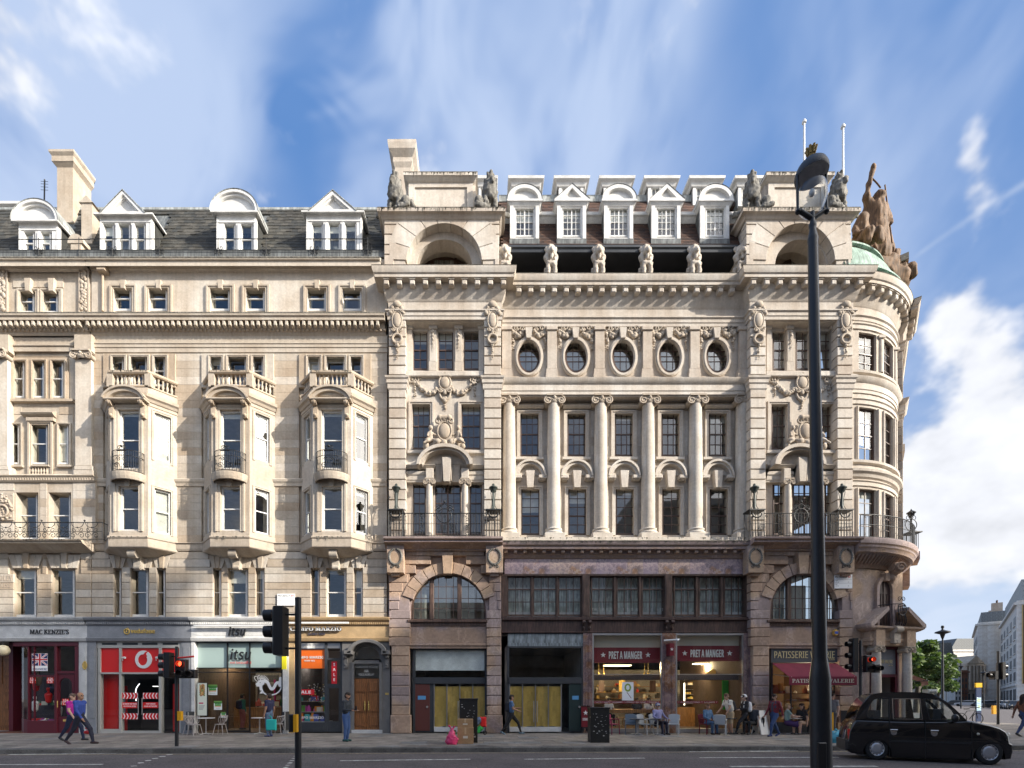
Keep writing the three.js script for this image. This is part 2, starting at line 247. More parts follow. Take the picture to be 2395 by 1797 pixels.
const M = {
stoneA: [st(.54,.485,.41),st(.50,.44,.365),st(.48,.40,.31),st(.60,.55,.48)],
stoneW: [st(.58,.535,.475),st(.55,.50,.44),st(.62,.575,.515),st(.52,.46,.395)],        // the paler corner building
pinkish: [st(.50,.405,.35,marbleTex),st(.48,.385,.335,marbleTex),st(.53,.43,.355,marbleTex),st(.44,.355,.315,marbleTex)],
marble: [mat(.58,.45,.42,{ tex: veinTex,roughness: .4 }),mat(.62,.48,.40,{ tex: veinTex,roughness: .4 }),mat(.53,.42,.42,{ tex: veinTex,roughness: .4 })],
grime: st(.25,.225,.19,streakTex),carve: st(.47,.41,.34),carveDark: st(.25,.235,.215,streakTex),column: st(.61,.565,.50),
white: mat(.78,.77,.74,{ tex: plainTex,roughness: .5 }),offwhite: mat(.70,.69,.66,{ tex: plainTex,roughness: .55 }),lead: mat(.20,.21,.215,{ tex: streakTex,roughness: .6 }),leadPale: mat(.46,.48,.48,{ tex: streakTex,roughness: .6 }),
slate: [mat(.075,.074,.066,{ tex: slabTex }),mat(.058,.06,.056,{ tex: slabTex }),mat(.10,.095,.082,{ tex: slabTex }),mat(.07,.066,.055,{ tex: slabTex })],
tile: [mat(.105,.062,.048,{ tex: slabTex }),mat(.08,.05,.042,{ tex: slabTex }),mat(.14,.075,.052,{ tex: slabTex })],
iron: mat(.018,.019,.02,{ roughness: .45,metalness: .2 }),black: mat(.012,.012,.013,{ roughness: .4 }),pole: mat(.02,.021,.024,{ tex: plainTex,roughness: .38 }),
bronze: mat(.15,.088,.066,{ roughness: .5,tex: streakTex }),bronzeDark: mat(.095,.052,.044,{ roughness: .5,tex: streakTex }),sashBrown: mat(.085,.05,.036,{ roughness: .5 }),
glass: mat(.93,.96,.95,{ phys: 1,transmission: 1,thickness: 0,roughness: .015,ior: 2.05 }),shopGlass: mat(.95,.97,.96,{ phys: 1,transmission: 1,thickness: 0,roughness: .01,ior: 1.5 }),
room: mat(.34,.325,.30,{ tex: plainTex,roughness: .95 }),roomPale: mat(.40,.38,.34,{ tex: plainTex,roughness: .9 }),ceiling: mat(.5,.49,.46),blind: mat(.62,.60,.54,{ tex: plainTex,roughness: .9 }),curtain: mat(.40,.40,.36,{ tex: streakTex,roughness: .95 }),
copper: mat(.33,.47,.40,{ tex: streakTex,roughness: .7 }),statue: mat(.22,.12,.055,{ tex: streakTex,roughness: .75 }),
asphalt: mat(.15,.134,.132,{ tex: asphTex,roughness: .93,bumpMap: stoneBump,bumpScale: .006 }),paint: mat(.78,.77,.74,{ tex: streakTex,roughness: .7 }),
slab: [mat(.33,.295,.265,{ tex: slabTex,roughness: .9 }),mat(.265,.24,.215,{ tex: slabTex,roughness: .9 }),mat(.325,.295,.26,{ tex: slabTex,roughness: .9 }),mat(.27,.275,.28,{ tex: slabTex,roughness: .9 })],joint: mat(.09,.085,.08),kerb: [mat(.17,.165,.16,{ tex: slabTex }),mat(.14,.135,.13,{ tex: slabTex })],
grey: mat(.27,.28,.30,{ tex: plainTex,roughness: .55 }),greyPale: mat(.62,.62,.61,{ tex: plainTex,roughness: .55 }),maroon: mat(.10,.014,.024,{ roughness: .35 }),red: mat(.62,.016,.014,{ roughness: .4 }),pretRed: mat(.17,.012,.02,{ roughness: .4 }),
tan: mat(.52,.36,.19,{ tex: plainTex,roughness: .6 }),wood: mat(.36,.165,.065,{ tex: woodTex,roughness: .4 }),woodLight: mat(.42,.24,.10,{ tex: woodTex,roughness: .5 }),anthracite: mat(.045,.05,.058,{ tex: plainTex,roughness: .5 }),gold: mat(.52,.36,.10,{ roughness: .45 }),steel: mat(.5,.5,.5,{ roughness: .35,metalness: .8 }),
paper: mat(.52,.35,.085,{ tex: plainTex,roughness: .45 }),doorRed: mat(.10,.028,.022,{ roughness: .5 }),greenDark: mat(.018,.035,.035,{ roughness: .4 }),chairGrey: mat(.42,.44,.45,{ roughness: .5 }),cream: mat(.62,.58,.47,{ roughness: .6 }),doorGrey: mat(.20,.19,.18,{ tex: plainTex,roughness: .6 }),
card: mat(.42,.26,.13,{ tex: plainTex,roughness: .85 }),yellow: mat(.72,.36,.01,{ roughness: .45 }),rubber: mat(.02,.02,.02,{ roughness: .85 }),plasticWhite: mat(.72,.72,.70,{ roughness: .4 }),
};
const tone = (list)=>pick(list);
const font = await new FontLoader().loadAsync('fonts/droid/droid_sans_bold.typeface.json');
const fontS = await new FontLoader().loadAsync('fonts/droid/droid_serif_bold.typeface.json');
const fontT = await new FontLoader().loadAsync('fonts/droid/droid_serif_regular.typeface.json');
const fontR = await new FontLoader().loadAsync('fonts/droid/droid_sans_regular.typeface.json');
// raised letters: width in metres fitted between x0 and x1, cap base at y, face at z
function letters(text,x0,x1,y0,y1,z,depth = .02,f = font) {
const g = new TextGeometry(text,{ font: f,size: 1,depth,curveSegments: 4,bevelEnabled: false }); g.computeBoundingBox(); const b = g.boundingBox;
g.translate(-b.min.x,-b.min.y,0); g.scale((x1 - x0)/(b.max.x - b.min.x),(y1 - y0)/(b.max.y - b.min.y),1); g.translate(x0,y0,z); return flat(g);
}
const lettersP = (text,x0,y0,x1,y1,z,d,f)=>letters(text,X(x0,z),X(x1,z),Y(y1,z),Y(y0,z),z,d,f);
// flat print on a panel: draw(ctx, w, h)
function printed(draw,w,h,o = {}) { const c = document.createElement('canvas'); c.width = w; c.height = h; draw(c.getContext('2d'),w,h); const t = new THREE.CanvasTexture(c); t.colorSpace = THREE.SRGBColorSpace; t.magFilter = THREE.LinearFilter; const m = new THREE.MeshStandardMaterial({ map: t,roughness: o.roughness ?? .5 }); if (o.cut) { m.alphaTest = .5; } return m; }
const panel = (x0,x1,y0,y1,z)=>{ const g = quads([[[x0,y0,z],[x1,y0,z],[x1,y1,z],[x0,y1,z]]]); g.setAttribute('uv',new THREE.Float32BufferAttribute([0,0,1,0,1,1,0,0,1,1,0,1],2)); return g; };
const panelP = (x0,y0,x1,y1,z)=>panel(X(x0,z),X(x1,z),Y(y1,z),Y(y0,z),z);
// ---------------------------------------------------------------- parts that the facades share
const unitPane = new THREE.PlaneGeometry(1,1);
function facet(parent,name,at,ry = 0) { const o = new THREE.Group(); o.name = name; const w = origin.get(parent); o.position.set(at[0] - w.x,at[1] - w.y,at[2] - w.z); o.rotation.y = ry; origin.set(o,new THREE.Vector3()); parent.add(o); return o; }
function paneAt(parent,x0,x1,y0,y1,z,m = M.glass,tilt = .006) {
const p = new THREE.Mesh(unitPane,m); p.name = 'pane'; p.position.set((x0 + x1)/2,(y0 + y1)/2,z); p.scale.set(x1 - x0,y1 - y0,1); p.rotation.set(rr(-tilt,tilt),rr(-tilt,tilt),0); p.castShadow = p.receiveShadow = true; parent.add(p); return p;
}
// a glazed window w x h with its lower left corner at "at"; rows: heights of the pane rows as shares from the top; mid: index of the row joint that is the meeting rail
function glazed(parent,at,w,h,o = {}) {
const g = facet(parent,'window',at,o.ry ?? 0),fw = o.fw ?? .055,bar = o.bar ?? .022,fm = o.frame ?? M.white,cols = o.cols ?? 1,rows = o.rows ?? 2,mid = o.mid ?? Math.floor(rows / 2),fr = [];
fr.push(mb(0,fw,0,h,-.06,.045),mb(w - fw,w,0,h,-.06,.045),mb(fw,w - fw,h - fw,h,-.06,.043),mb(fw,w - fw,0,fw * 1.3,-.06,.05));
const iw = w - 2 * fw,ih = h - 2.3 * fw,y0 = fw * 1.3;
for (let c = 1; c < cols; c++) { const k = o.centre && c * 2 === cols ? bar * 2.6 : bar,x = fw + iw * c / cols; fr.push(mb(x - k / 2,x + k / 2,y0,h - fw,-.02,.022)); }
for (let r = 1; r < rows; r++) { const k = r === rows - mid && o.mid !== 0 ? Math.max(.045,bar * 1.6) : bar,y = y0 + ih * r / rows; fr.push(mb(fw,w - fw,y - k / 2,y + k / 2,-.02,k > bar ? .034 : .0195)); }
part(g,'frame',fr,fm);
for (let c = 0; c < cols; c++) for (let r = 0; r < rows; r++) paneAt(g,fw + iw * c / cols,fw + iw * (c + 1) / cols,y0 + ih * r / rows,y0 + ih * (r + 1) / rows,r < rows - mid ? -.006 : .004,o.glass ?? M.glass);
if (o.blind) part(g,'blind',mb(fw * .6,w - fw * .6,h - h * o.blind,h - fw * .5,-.1,-.09),M.blind);
if (o.curtain) { const q = []; const n = 7; for (const s of [0,1]) for (let i = 0; i < n; i++) { const cw = w * o.curtain / n,a = s ? w - (i + 1) * cw : i * cw; q.push(mb(a,a + cw,.02,h - .02,-.2-(i % 2)*.05,-.17-(i % 2)*.05)); } part(g,'curtain',q,M.curtain); }
return g;
}
const glazedP = (parent,x0,y0,x1,y1,z,o)=>glazed(parent,[X(x0,z),Y(y1,z),z],X(x1,z) - X(x0,z),Y(y0,z) - Y(y1,z),o);
// moulded frame round an opening, photograph measures at plane z
function surround(x0,y0,x1,y1,w,z,d = .09,o = {}) {
const top = o.top ?? w,g = [];
g.push(pp([[x0 - w,y1],[x0 - w,y0 - top],[x1 + w,y0 - top],[x1 + w,y1],[x1,y1],[x1,y0],[x0,y0],[x0,y1]],z,z + d * .6));
g.push(pp([[x0 - w,y1],[x0 - w,y0 - top],[x1 + w,y0 - top],[x1 + w,y1],[x1 + w * .55,y1],[x1 + w * .55,y0 - top * .55],[x0 - w * .55,y0 - top * .55],[x0 - w * .55,y1]],z + d * .6,z + d));
if (o.sill) g.push(bx(x0 - w * 1.2,y1,x1 + w * 1.2,y1 + o.sill,z,z + d * 1.6,.01));
return g;
}
const keystone = (cx,y0,y1,w0,w1,z0,z1)=>pp([[cx - w0/2,y0],[cx + w0/2,y0],[cx + w1/2,y1],[cx - w1/2,y1]],z0,z1,[],.008);
// stone courses: rows between the heights ys (photograph, top to bottom), cut out by "out" (rectangles x0,y0,x1,y1 or functions giving [xa, xb] for a row)
function courses(pieces,x0,x1,ys,z0,z1,mats,o = {}) {
const gap = o.gap ?? .008,c = o.c ?? .012,bw = o.bw ?? 1e9;
for (let r = 0; r + 1 < ys.length; r++) {
const ya = ys[r],yb = ys[r + 1],cut = [];
for (const e of o.out ?? []) { if (typeof e === 'function') { const s = e(ya,yb); if (s) cut.push(s); } else if (e[1] < yb - .5 && e[3] > ya + .5) cut.push([e[0],e[2]]); }
cut.sort((a,b)=>a[0] - b[0]);
const runs = []; let at = x0; for (const [a,b] of cut) { if (a > at) runs.push([at,Math.min(a,x1)]); at = Math.max(at,b); } if (at < x1) runs.push([at,x1]);
for (const [a,b] of runs) {
if (b - a < 1.2) continue;
const n = Math.max(1,Math.round((b - a) / bw)),off = n > 1 && r % 2 ? .5 : 0,edges = [a];
for (let i = 1; i < n + (off ? 1 : 0); i++) { const e = a + (b - a)*(i - off) / n + (n > 1 ? rr(-2,2) : 0); if (e > a + 2 && e < b - 2) edges.push(e); } edges.push(b);
for (let i = 0; i + 1 < edges.length; i++) pieces.add(mb(X(edges[i],z1) + gap / 2,X(edges[i + 1],z1) - gap / 2,Y(yb,z1) + gap / 2,Y(ya,z1) - gap / 2,z0,z1+(o.rough ? rr(0,o.rough) : 0),c),tone(mats));
}
}
}
const every = (y0,y1,n)=>Array.from({ length: n + 1 },(_,i)=>lerp(y0,y1,i / n));
const plan = (z,...xs)=>xs.map((px)=>[X(px,z),z]);
const prof = (list,z)=>list.map(([out,py])=>[out,Y(py,z + out)]);       // a profile measured on the photograph: how far it stands out, and its height there
// wedge-shaped arch stones between two radii (photograph measures); n stones over the half circle
function voussoirs(pieces,cx,cy,r0x,r0y,r1x,r1y,n,z0,z1,mats,o = {}) {
const a0 = o.a0 ?? 0,a1 = o.a1 ?? Math.PI,gap = 1.5 / r1x * .5;
for (let i = 0; i < n; i++) {
const s = lerp(a0,a1,i / n) + gap,e = lerp(a0,a1,(i + 1) / n) - gap,inner = arcP(cx,cy,r0x,r0y,s,e,3),outer = [];
for (const a of [s,e]) { let k = 1; if (o.box) { const cx_ = Math.abs(Math.cos(a)) * r1x,sy = Math.sin(a) * r1y; k = Math.min(o.box[0] / Math.max(cx_,.01),o.box[1] / Math.max(sy,.01),o.most ?? 1.5); } outer.push([cx + r1x * k * Math.cos(a),cy - r1y * k * Math.sin(a)]); }
pieces.add(pp([...inner,outer[1],outer[0]],z0,z1,[],.01),tone(mats));
}
}
// an Ionic capital of half width hw (m) above a shaft of radius r
function ionic(x,y,z,r,h) {
const g = [mb(x - r * 1.35,x + r * 1.35,y + h * .82,y + h,z - r * 1.2,z + r * 1.2),lathe([[r * .9,0],[r * 1.05,h * .12],[r * 1.15,h * .3],[r * .9,h * .45]],x,y + h * .1,z,14)];
for (const s of [-1,1]) {
for (const f of [-1,1]) { const p = []; for (let i = 0; i <= 20; i++) { const t = i / 20,a = -s * t * Math.PI * 3.6 + Math.PI / 2,q = h * .42*(1 - t * .82); p.push([x + s * r * 1.12 + Math.cos(a) * q,y + h * .36 + Math.sin(a) * q,z + f * r * .95]); } g.push(tube(p,h * .085,5,24)); }
const c = rod([x + s * r * 1.12,y + h * .36,z - r * .95],[x + s * r * 1.12,y + h * .36,z + r * .95],h * .3,h * .3,10); g.push(c);
}
g.push(mb(x - r * 1.1,x + r * 1.1,y + h * .6,y + h * .82,z - r * .95,z + r * .95),ball(x,y + h * .62,z + r,h * .2));
for (let i = -2; i <= 2; i++) g.push(ball(x + i * r * .32,y + h * .42,z + r * .98,h * .12));
return g;
}
function columnShaft(x,y0,y1,z,r) { const p = []; for (let i = 0; i <= 12; i++) { const t = i / 12; p.push([r * (1-.14 * Math.pow(Math.max(0,t - .2)/.8,1.6)),lerp(y0,y1,t)]); } return lathe(p,x,0,z,28); }
const columnBase = (x,y,z,r,h)=>[lathe([[r * 1.35,0],[r * 1.42,h * .12],[r * 1.42,h * .3],[r * 1.3,h * .42],[r * 1.12,h * .5],[r * 1.12,h * .62],[r * 1.25,h * .7],[r * 1.25,h * .86],[r * 1.05,h * .95],[r,h]],x,y,z,28)];
const balusterG = (h,r = .055)=>{ const p = [[r * .9,0],[r * .9,h * .08],[r * .5,h * .12],[r * .65,h * .2],[r,h * .36],[r * .85,h * .48],[r * .42,h * .68],[r * .45,h * .8],[r * .75,h * .84],[r * .6,h * .88],[r * .85,h * .92],[r * .85,h]]; return new THREE.LatheGeometry(p.map((q)=>new THREE.Vector2(q[0],q[1])),8); };
// garlands and cartouches as clusters of carved lumps
function lumps(pts,r,d = 6) { return pts.map(([x,y,z,k = 1])=>ball(x,y,z,r * k * rr(.75,1.25),1,rr(.8,1.2),.8,d)); }
function garland(x0,y0,x1,y1,sag,z,r,n) { const p = []; for (let i = 0; i <= n; i++) { const t = i / n,k = .7+.6 * Math.sin(t * Math.PI); for (let q = 0; q < 3; q++) p.push([lerp(x0,x1,t) + rr(-r,r)*.7,lerp(y0,y1,t) - sag * Math.sin(t * Math.PI) + rr(-r,r)*.8,z + rr(0,r * .6),k]); } return lumps(p,r,5); }
function drop(x,y0,y1,z,r) { const p = [],n = Math.max(4,Math.round((y0 - y1)/(r * 1.1))); for (let i = 0; i <= n; i++) { const t = i / n,k = (1.1 - t * .75)*(.8+.3 * Math.sin(i * 2.1)); p.push([x + rr(-r,r)*.45,lerp(y0,y1,t),z,k],[x + rr(-r,r)*.6,lerp(y0,y1,t),z,k * .8]); } return lumps(p,r,5); }
const tor = (x,y,z,R,r,sy = 1,a = Math.PI * 2,from = 0)=>{ const g = new THREE.TorusGeometry(R,r,6,24,a); g.rotateZ(from); g.scale(1,sy,1); g.translate(x,y,z); return g; };
function cartouche(x,y,z,w,h) {                                         // an oval shield in a scrolled frame; centre x, y
return [ball(x,y,z,w * .36,1,h / w * .95,.45,14),tor(x,y,z,w * .42,w * .07,h / w),scroll(x - w * .38,y + h * .42,z + .03,w * .2,1.3,1,w * .07),scroll(x + w * .38,y + h * .42,z + .03,w * .2,1.3,-1,w * .07,Math.PI),scroll(x - w * .34,y - h * .45,z + .03,w * .17,1.2,-1,w * .06),scroll(x + w * .34,y - h * .45,z + .03,w * .17,1.2,1,w * .06,Math.PI),ball(x,y + h * .52,z,w * .22,1.2,.7,.6),ball(x,y - h * .55,z,w * .16,1,1.2,.6)];
}
// smooth bodies: a field of tapered capsules, joined softly and meshed by surface nets; bones [ax,ay,az,ra, bx,by,bz,rb, colour index, scale of depth]
function smooth(bones,cell,k = .03,o = {}) {
let lo = [1e9,1e9,1e9],hi = [-1e9,-1e9,-1e9];
for (const b of bones) for (const [q,r] of [[0,b[3]],[4,b[7]]]) for (let a = 0; a < 3; a++) { lo[a] = Math.min(lo[a],b[q + a] - r); hi[a] = Math.max(hi[a],b[q + a] + r); }
const pad = cell * 2.5+(o.rough ?? 0); lo = lo.map((v)=>v - pad); hi = hi.map((v)=>v + pad);
const n = [0,1,2].map((a)=>Math.ceil((hi[a] - lo[a]) / cell)+1),[nx,ny,nz] = n,F = new Float32Array(nx * ny * nz).fill(9);
const at = (i,j,l)=>i + nx * (j + ny * l);
for (const b of bones) {                                                   // each bone only touches the cells near it
const R = Math.max(b[3],b[7]) + k * 2 + cell * 2,dx = b[4] - b[0],dy = b[5] - b[1],dz = b[6] - b[2],L2 = dx * dx + dy * dy + dz * dz || 1e-9;
const i0 = [0,1,2].map((a)=>Math.max(0,Math.floor((Math.min(b[a],b[4 + a]) - R - lo[a]) / cell))),i1 = [0,1,2].map((a)=>Math.min(n[a]-1,Math.ceil((Math.max(b[a],b[4 + a]) + R - lo[a]) / cell)));
const kk = b[9] ?? k;
for (let l = i0[2]; l <= i1[2]; l++) for (let j = i0[1]; j <= i1[1]; j++) for (let i = i0[0]; i <= i1[0]; i++) {
const px = lo[0] + i * cell,py = lo[1] + j * cell,pz = lo[2] + l * cell;
const t = clamp(((px - b[0]) * dx + (py - b[1]) * dy + (pz - b[2]) * dz) / L2),qx = px - b[0] - t * dx,qy = py - b[1] - t * dy,qz = pz - b[2] - t * dz;
const d = Math.sqrt(qx * qx + qy * qy + qz * qz) - lerp(b[3],b[7],t),q = at(i,j,l),f = F[q];
if (f > 8) { F[q] = d; continue; }
const h = Math.max(kk - Math.abs(f - d),0) / kk; F[q] = Math.min(f,d) - h * h * kk * .25;
}
}
if (o.rough) for (let l = 0; l < nz; l++) for (let j = 0; j < ny; j++) for (let i = 0; i < nx; i++) { const q = at(i,j,l); if (Math.abs(F[q]) < o.rough * 3 + cell) { const s = o.freq ?? 20; F[q] += o.rough * fbm((lo[0] + i * cell) * s,(lo[1] + j * cell) * s * (o.sy ?? 1),(lo[2] + l * cell) * s,3); } }
const id = new Int32Array(nx * ny * nz).fill(-1),pos = [],idx = [];
for (let l = 0; l < nz - 1; l++) for (let j = 0; j < ny - 1; j++) for (let i = 0; i < nx - 1; i++) {
let s = 0; const v = []; for (let c = 0; c < 8; c++) { const f = F[at(i + (c & 1),j + (c >> 1 & 1),l + (c >> 2))]; v.push(f); if (f < 0) s++; }
if (!s || s === 8) continue;
let x = 0,y = 0,z = 0,m = 0;
for (const [a,b] of EDGES) if ((v[a] < 0) !== (v[b] < 0)) { const t = v[a]/(v[a] - v[b]); x += (a & 1) + t * ((b & 1)-(a & 1)); y += (a >> 1 & 1) + t * ((b >> 1 & 1)-(a >> 1 & 1)); z += (a >> 2) + t * ((b >> 2)-(a >> 2)); m++; }
id[at(i,j,l)] = pos.length / 3; pos.push(lo[0]+(i + x / m) * cell,lo[1]+(j + y / m) * cell,lo[2]+(l + z / m) * cell);
}
for (let l = 1; l < nz - 1; l++) for (let j = 1; j < ny - 1; j++) for (let i = 1; i < nx - 1; i++) {
const f = F[at(i,j,l)] < 0;
for (const [di,dj,dl,e] of [[1,0,0,[[0,-1,-1],[0,0,-1],[0,0,0],[0,-1,0]]],[0,1,0,[[-1,0,-1],[-1,0,0],[0,0,0],[0,0,-1]]],[0,0,1,[[-1,-1,0],[0,-1,0],[0,0,0],[-1,0,0]]]]) {
if (f === (F[at(i + di,j + dj,l + dl)] < 0)) continue;
const w = e.map(([a,b,c])=>id[at(i + a,j + b,l + c)]); if (w.some((q)=>q < 0)) continue;
if (f) idx.push(w[0],w[1],w[2],w[0],w[2],w[3]); else idx.push(w[0],w[2],w[1],w[0],w[3],w[2]);
}
}
const g = new THREE.BufferGeometry(); g.setAttribute('position',new THREE.Float32BufferAttribute(pos,3)); g.setIndex(idx); g.computeVertexNormals();
if (o.colors) {                                                            // each vertex takes the colour of the nearest bone
const col = new Float32Array(pos.length);
for (let p = 0; p < pos.length; p += 3) {
let best = 9,ci = 0;
for (const b of bones) { const dx = b[4] - b[0],dy = b[5] - b[1],dz = b[6] - b[2],L2 = dx * dx + dy * dy + dz * dz || 1e-9,t = clamp(((pos[p] - b[0]) * dx + (pos[p + 1] - b[1]) * dy + (pos[p + 2] - b[2]) * dz) / L2),d = Math.hypot(pos[p] - b[0] - t * dx,pos[p + 1] - b[1] - t * dy,pos[p + 2] - b[2] - t * dz) - lerp(b[3],b[7],t); if (d < best) { best = d; ci = b[8]; } }
const c = o.colors[ci] ?? [1,1,1]; col.set(c,p);
}
g.setAttribute('color',new THREE.BufferAttribute(col,3));
}
return g;
}
const EDGES = [[0,1],[2,3],[4,5],[6,7],[0,2],[1,3],[4,6],[5,7],[0,4],[1,5],[2,6],[3,7]];
const at3 = (g,x,y,z,ry = 0,s = 1)=>{ const h = g.clone(); h.scale(s,s,s); h.rotateY(ry); h.translate(x,y,z); return h; };
// crowned seated lion with its flank turned, facing +z, about 1.45 m tall, base at 0
const lionG = smooth([
[0,.3,-.25,.28,0,.42,-.2,.27],[0,.5,-.1,.24,0,.85,.05,.22],[0,.82,.12,.24,0,.98,.1,.23],[0,1.05,.16,.17,0,1.04,.3,.11],[0,.98,.34,.07,0,.95,.36,.065],[-.13,.75,.2,.12,0,.62,.22,.12],[.13,.75,.2,.12,0,.62,.22,.12],
[-.17,.62,.12,.1,-.17,.1,.24,.07],[.17,.62,.12,.1,.17,.1,.24,.07],[-.17,.06,.26,.075,-.17,.05,.36,.065],[.17,.06,.26,.075,.17,.05,.36,.065],
[-.24,.26,-.2,.17,-.27,.14,.05,.12],[.24,.26,-.2,.17,.27,.14,.05,.12],[-.27,.06,.0,.07,-.27,.06,.2,.06],[.27,.06,.0,.07,.27,.06,.2,.06],[-.13,1.17,.08,.05,-.16,1.22,.06,.045],[.13,1.17,.08,.05,.16,1.22,.06,.045],
[-.08,1.22,.16,.035,-.11,1.38,.16,.04],[.08,1.22,.16,.035,.11,1.38,.16,.04],[0,1.22,.2,.035,0,1.42,.22,.045],[0,1.22,.06,.035,0,1.4,.05,.045],[0,1.14,.13,.12,0,1.22,.13,.11],
[.1,.1,-.45,.06,.42,.25,-.4,.055],[.42,.25,-.4,.055,.5,.55,-.3,.05],[.5,.55,-.3,.07,.4,.72,-.25,.08],[-.3,.06,.35,.1,-.55,.1,.3,.08],[.3,.06,.35,.1,.55,.1,.3,.08],
],.028,.035,{ rough: .045,freq: 11 });
// lion mask over a scrolled bracket with two legs, facing +z, 1 m tall
const maskG = smooth([[0,.55,-.06,.1,0,.8,-.04,.1],[0,.82,.03,.115,0,.88,.03,.1],[0,.79,.13,.055,0,.76,.16,.05],[-.05,.86,.12,.02,.05,.86,.12,.02],[0,.7,.12,.035,0,.64,.11,.03],[-.09,.9,.0,.045,-.1,.95,-.02,.035],[.09,.9,.0,.045,.1,.95,-.02,.035],[-.1,.74,.02,.06,-.08,.64,.03,.05],[.1,.74,.02,.06,.08,.64,.03,.05],[-.07,.5,.1,.045,-.08,.02,.1,.05],[.07,.5,.1,.045,.08,.02,.1,.05],[0,.48,.02,.05,0,.02,.0,.06],[-.07,.52,.1,.05,.07,.52,.1,.05],[-.1,.5,-.05,.05,-.1,.02,-.05,.05],[.1,.5,-.05,.05,.1,.02,-.05,.05]],.018,.018,{ rough: .022,freq: 26 });
const cherubG = smooth([[0,.3,0,.09,0,.52,0,.085],[0,.6,.02,.035,0,.64,.02,.035],[0,.7,.03,.085,0,.73,.03,.08],[.08,.52,.02,.045,.2,.45,.08,.035],[.2,.45,.08,.035,.3,.52,.08,.03],[-.08,.5,0,.045,-.14,.36,.05,.035],[.05,.28,0,.075,.12,.2,.16,.055],[.12,.2,.16,.05,.1,.02,.14,.04],[-.06,.26,0,.075,-.16,.14,.12,.055],[-.16,.14,.12,.05,-.3,.04,.08,.04],[0,.25,0,.1,-.12,.22,-.02,.09]],.022,.03);
// a wrought-iron rail in a vertical plane: from x0 to x1, y0 to y1, at z; style
function railing(x0,x1,y0,y1,z,o = {}) {
const g = [],n = Math.max(2,Math.round((x1 - x0)/(o.pitch ?? .13))),r = o.r ?? .011;
g.push(rod([x0,y1,z],[x1,y1,z],.02,.02,6),rod([x0,y0+.05,z],[x1,y0+.05,z],.014,.014,5)); if (o.low) g.push(rod([x0,y0+(y1 - y0) * o.low,z],[x1,y0+(y1 - y0) * o.low,z],.011,.011,5));
for (let i = 0; i <= n; i++) { const x = lerp(x0,x1,i / n); g.push(rod([x,y0,z],[x,y1,z],r,r,5)); }
return g;
}
// ---------------------------------------------------------------- the two stone buildings on the left
const ZA = .1;
const slope = { y0: Y(609,-.35),z0: -.35,y1: Y(489,-1.75),z1: -1.75 };
function slopeAt(t) { return [lerp(slope.y0,slope.y1,t),lerp(slope.z0,slope.z1,t)]; }
// slates laid in courses on the mansard between two x (m); skip: [xa, xb, share of the height] hidden by dormers
function slateRoof(parent,x0,x1,skip,mats,o = {}) {
const P = new Pieces(parent,'slate'),rows = 17,L = Math.hypot(slope.y1 - slope.y0,slope.z1 - slope.z0),w = .27;
const nz = (slope.y1 - slope.y0) / L,ny = -(slope.z1 - slope.z0) / L;
for (let r = 0; r < rows; r++) {
const [ya,za] = slopeAt(r / rows),[yb,zb] = slopeAt(Math.min(1,(r + 1.25) / rows));
for (let x = x0-(r % 2) * w * .5; x < x1; x += w) {
const a = Math.max(x0,x)+.004,b = Math.min(x1,x + w)-.004; if (b - a < .04) continue;
const m = (a + b)/2; if (skip.some(([p,q,h])=>m > p && m < q && r / rows < h)) continue;
const k = .022 + rr(0,.012),dz = nz * k,dy = ny * k,j = rr(-.012,.012);
P.add(quads([[[a,ya + j + dy,za + dz],[b,ya + j + dy,za + dz],[b,yb + dy * .3,zb + dz * .3],[a,yb + dy * .3,zb + dz * .3]],[[a,ya + j,za],[b,ya + j,za],[b,ya + j + dy,za + dz],[a,ya + j + dy,za + dz]],[[a,ya + j,za],[a,ya + j + dy,za + dz],[a,yb + dy * .3,zb + dz * .3],[a,yb,zb]],[[b,ya + j + dy,za + dz],[b,ya + j,za],[b,yb,zb],[b,yb + dy * .3,zb + dz * .3]]]),rnd() < .04 ? M.slate[2] : tone(mats),(b - a)*.22 + rr(0,.001));
}
}
P.flush();
part(parent,'roof_boarding',[quads([[[x0,slope.y0,slope.z0-.03],[x1,slope.y0,slope.z0-.03],[x1,slope.y1,slope.z1-.03],[x0,slope.y1,slope.z1-.03]]]),mb(x0,x1,slope.y1-.05,slope.y1+.02,-6,slope.z1),mb(x0,x1,slope.y0-.3,slope.y0-.01,-6,.15)],M.lead);
part(parent,'lead_ridge',[mb(x0,x1,slope.y1-.1,slope.y1+.05,slope.z1-.12,slope.z1+.06,.02)],M.leadPale);
}
